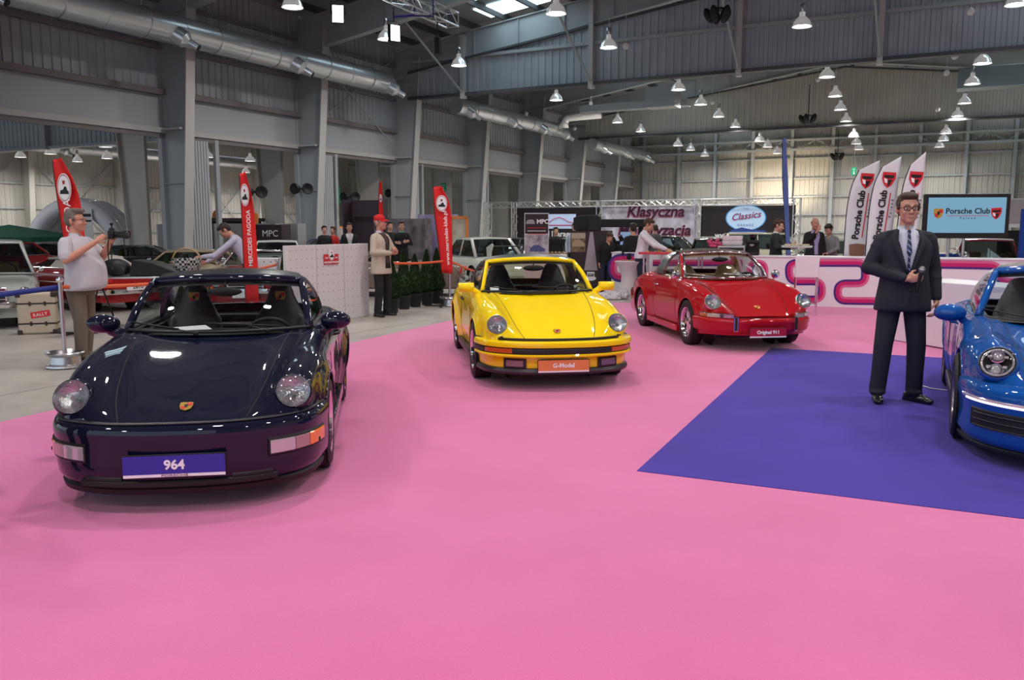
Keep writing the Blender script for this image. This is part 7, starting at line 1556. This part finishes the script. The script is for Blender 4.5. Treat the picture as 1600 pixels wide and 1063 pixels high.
    if grille != 'none':
        mb.box((0, .015, .60), (gw * 2 + .04, .05, .26)); gr = mb.build('grille_frame', chrome, o, bevel=.01); mb = MB(); mb.box((0, -.014, .60), (gw * 2 - .02, .012, .21)); gi = mb.build('grille', K['satin'], gr)
        for k in range(4): mb = MB(); mb.box((0, -.022, .53 + k * .048), (gw * 2 - .02, .008, .012)); mb.build('grille_bar', chrome, gi)
    for sd in (-1, 1):
        mb = MB(); mb.lathe([(.001, .02), (.085, .02), (.105, .005), (.11, -.06)], 20, (sd * hw * .72, .03, .62), Matrix.Rotation(pi / 2, 3, 'X'), cap=False); hl = mb.build('headlamp', chrome, o, smooth=45); mb = MB(); mb.lathe([(.001, .032), (.05, .03), (.082, .02)], 18, (sd * hw * .72, .03, .62), Matrix.Rotation(pi / 2, 3, 'X'), cap=False); mb.build('lens', K['clear'], hl, smooth=True)
        mb = MB(); mb.box((sd * hw * .88, .06, .50), (.12, .06, .05)); mb.build('turn_signal', K['amber'], o, bevel=.01)
        mb = MB(); mb.box((sd * hw * .74, L - .03, .68), (.32, .06, .13)); mb.build('tail_lamp', K['redlens'], o, bevel=.015)
        mb = MB(); mb.ell((sd * (hw + .04), L * .35, .97), (.055, .035, .045)); mb.tube([(sd * (hw + .02), L * .35, .95), (sd * (hw - .05), L * .35, .90)], .01, 6); mb.build('door_mirror', chrome if not spoiler else pm, o, smooth=True)
        mb = MB(); mb.tube([(sd * (hw + .004), fa + .5, .60), (sd * (hw + .004), ra - .5, .60)], .012, 6); mb.build('side_trim', chrome, o)
        mb = MB(); mb.tube([(sd * (hw + .004), L * .36, .86), (sd * (hw + .01), L * .36, .5), (sd * (hw - .01), L * .36, .25)], .004, 5); mb.build('shut_line', K['satin'], o)
    for y, s in ((-.02, -1), (L + .02, 1)):
        mb = MB(); path = [(hw * 1.01 * x, y - s * .16 * abs(x) ** 4, 0) for x in [-1 + k / 10 for k in range(21)]]; mb.grid([[Vector((x, yy + s * a, z)) for x, yy, _ in path] for a, z in ((0, .50), (.05, .48), (.06, .43), (.05, .38), (0, .36))]); mb.build('bumper', chrome if not spoiler else pm, o, smooth=50)
    yp, pz = (L + .10, .52) if rear else (-.10, .36); mb = MB(); mb.box((0, yp, pz), (.50, .012, .13)); pl = mb.build('number_plate', K['wh'], o)
    if plate_txt: text(plate_txt, .12, K['bk'], pl, 'plate_lettering', (0, yp + (.008 if rear else -.008), pz), (pi / 2, 0, pi if rear else 0), thick=.001, bold=.002)
    if spoiler:
        mb = MB(); mb.box((0, L - .18, 1.22), (1.35, .26, .03)); sp = mb.build('spoiler_blade', K['bk'], o, bevel=.01)
        for sd in (-1, 1): mb = MB(); mb.prism([(L - .36, 1.19), (L - .02, 1.30), (L + .02, 1.26), (L - .10, 1.05), (L - .12, .86), (L - .30, .86)], sd * .66 - .03, sd * .66 + .03, Matrix(((0, 1, 0), (1, 0, 0), (0, 0, 1)))); mb.build('spoiler_end', pm, sp, bevel=.008)
    return o
cream = (.62, .60, .45); SC = .90
cars = [   # label, pixel column, distance, heading, roof row, colour, options
 ('silver-grey saloon at the left edge, behind the cream travel trunk', -30, 14.7, 30, None, (.42, .44, .42), dict(kind='sedan', grille='bars', metal=.2, W=1.8, L=4.5, Hh=1.5)),
 ('red roadster with pale soft top and plate 2610, behind the man with the camera', 125, 17.1, -125, 397, (.33, .012, .015), dict(kind='soft', roofcol=mat('pale_soft_top', (.50, .46, .42), .8), L=4.1, W=1.7, plate_txt='2610', rear=True)),
 ('long black limousine with chrome trim behind the folding table', 190, 23.2, -75, 381, (.012, .012, .016), dict(kind='sedan', L=4.7)),
 ('champagne gold saloon behind the checked basket', 300, 19.5, 5, 388, (.38, .30, .19), dict(kind='sedan', L=4.2, W=1.7, metal=.4)),
 ('white saloon with dark windows beyond the open red roadster', 432, 25, 15, 374, (.55, .58, .55), dict(kind='sedan', L=4.4, W=1.7)),
 ('open red roadster with cream seats left of the pegboard wall', 408, 17.6, 5, 386, (.36, .012, .015), dict(kind='open', seatm=mat('cream_leather', (.62, .56, .38), .6), L=3.7, W=1.65)),
 ('blue sports coupe whose roof shows above the pegboard wall', 500, 29.5, -60, 371, (.02, .08, .30), dict(kind='coupe', L=4.3)),
 ('white rally saloon with tall rear spoiler behind the yellow car', 750, 23.4, -153, 369, (.66, .68, .62), dict(kind='sedan', L=4.5, W=1.75, spoiler=True, grille='none', wheelm=K['alu'])),
 ('small white car behind the young man in the hoodie', 640, 30.5, -20, 361, (.62, .64, .58), dict(kind='wagon', L=3.8, W=1.65)),
 ('low brown open classic with chrome wheels behind the potted conifers', 600, 19.9, -92, 396, (.20, .15, .12), dict(kind='open', L=4.2, W=1.65)),
 ('dark grey coupe beyond the white rally saloon', 795, 30.5, -30, 370, (.03, .035, .045), dict(kind='coupe', L=4.2)),
 ('black saloon behind the roll-up stand, below the LED wall', 872, 32.5, -20, 371, (.012, .012, .014), dict(kind='sedan', L=4.4)),
 ('black coupe behind the man in the white shirt, below the Klasyczna banner', 1052, 27.6, 60, 367, (.010, .012, .016), dict(kind='coupe', L=4.2)),
 ('dark green-grey saloon behind the white cups on the counter', 1118, 24.0, -13, 371, (.02, .025, .025), dict(kind='sedan', L=4.4)),
 ('tall cream classic car behind the man looking at his phone', 1205, 30.4, 82, 362, cream, dict(kind='wagon', L=4.4)),
 ('low cream saloon behind the bald man', 1310, 25.5, 70, 371, (.60, .62, .52), dict(kind='sedan', L=4.4)),
 ('dark red car with pale roof behind the screen posts', 1545, 20.6, -29, 371, (.22, .01, .02), dict(kind='sedan', L=4.1, W=1.65, roofcol=mat('pale_roof', (.55, .60, .55), .3, coat=1))),
 ('dark red classic in front of the green canopy at the left edge', -5, 23.4, -10, 376, (.25, .01, .012), dict(kind='sedan', L=4.2)),
 ('black coupe between the green canopy and the red roadster', 60, 29.3, -60, 383, (.012, .012, .014), dict(kind='coupe', L=4.3)),
]
for lab, px, Y, rz, ry, col, kw in cars:
    c = AT(px, HOR, Y); f = Vector((sin(radians(rz)), -cos(radians(rz)), 0)); Lc = kw.get('L', 4.6)
    if ry: kw['Hh'] = max(1.12, (H0 - (ry - HOR) / F * (Y * .992)) / SC - .05)
    loc = c + f * (Lc / 2 * SC); saloon(lab, (loc.x, loc.y, 0), rz, col, sc=SC, **kw)
# motorcycle behind the counter
p = G(1458, 470); o = thing('motorcycle', 'blue motorcycle with chrome engine between the suited man and the screen posts', 'motorcycle', p, radians(70))
for y in (-.7, .7):
    R = Matrix.Rotation(pi / 2, 3, 'Y'); mb = MB(); mb.tube([(0, y + .28 * cos(t), .33 + .28 * sin(t)) for t in [2 * pi * q / 28 for q in range(28)]], .05, 8, closed=True); t = mb.build('wheel', K['rubber'], o, smooth=True)
    mb = MB()
    for q in range(14): a = 2 * pi * q / 14; mb.tube([(0, y, .33), (0, y + .25 * cos(a), .33 + .25 * sin(a))], .006, 4)
    mb.build('spokes', K['chrome'], t)
blob('fuel_tank', [('e', (0, -.15, .90), (.14, .28, .12)), ('e', (0, -.3, .92), (.12, .16, .12))], paint('motorcycle_blue', (.01, .06, .35)), o, .015, 4); blob('saddle', [('e', (0, .35, .88), (.13, .32, .06)), ('e', (0, .6, .93), (.12, .12, .06))], K['satin'], o, .015, 4)
mb = MB(); mb.tube([(0, -.7, .33), (0, -.45, 1.0), (0, -.40, 1.1)], .03, 8); mb.tube([(-.38, -.28, 1.12), (-.2, -.4, 1.13), (.2, -.4, 1.13), (.38, -.28, 1.12)], .014, 8); mb.tube([(0, .7, .33), (0, .2, .55), (0, -.35, .8)], .03, 8); mb.build('frame', K['chrome'], o, smooth=True)
mb = MB(); mb.ell((0, -.55, .97), (.10, .10, .10)); mb.ell((0, -.02, .50), (.16, .22, .18)); mb.box((0, .0, .62), (.2, .18, .2)); mb.tube([(.16, -.1, .4), (.18, .5, .35), (.18, .95, .38)], .04, 8); mb.build('engine', K['chrome'], o, bevel=.01)
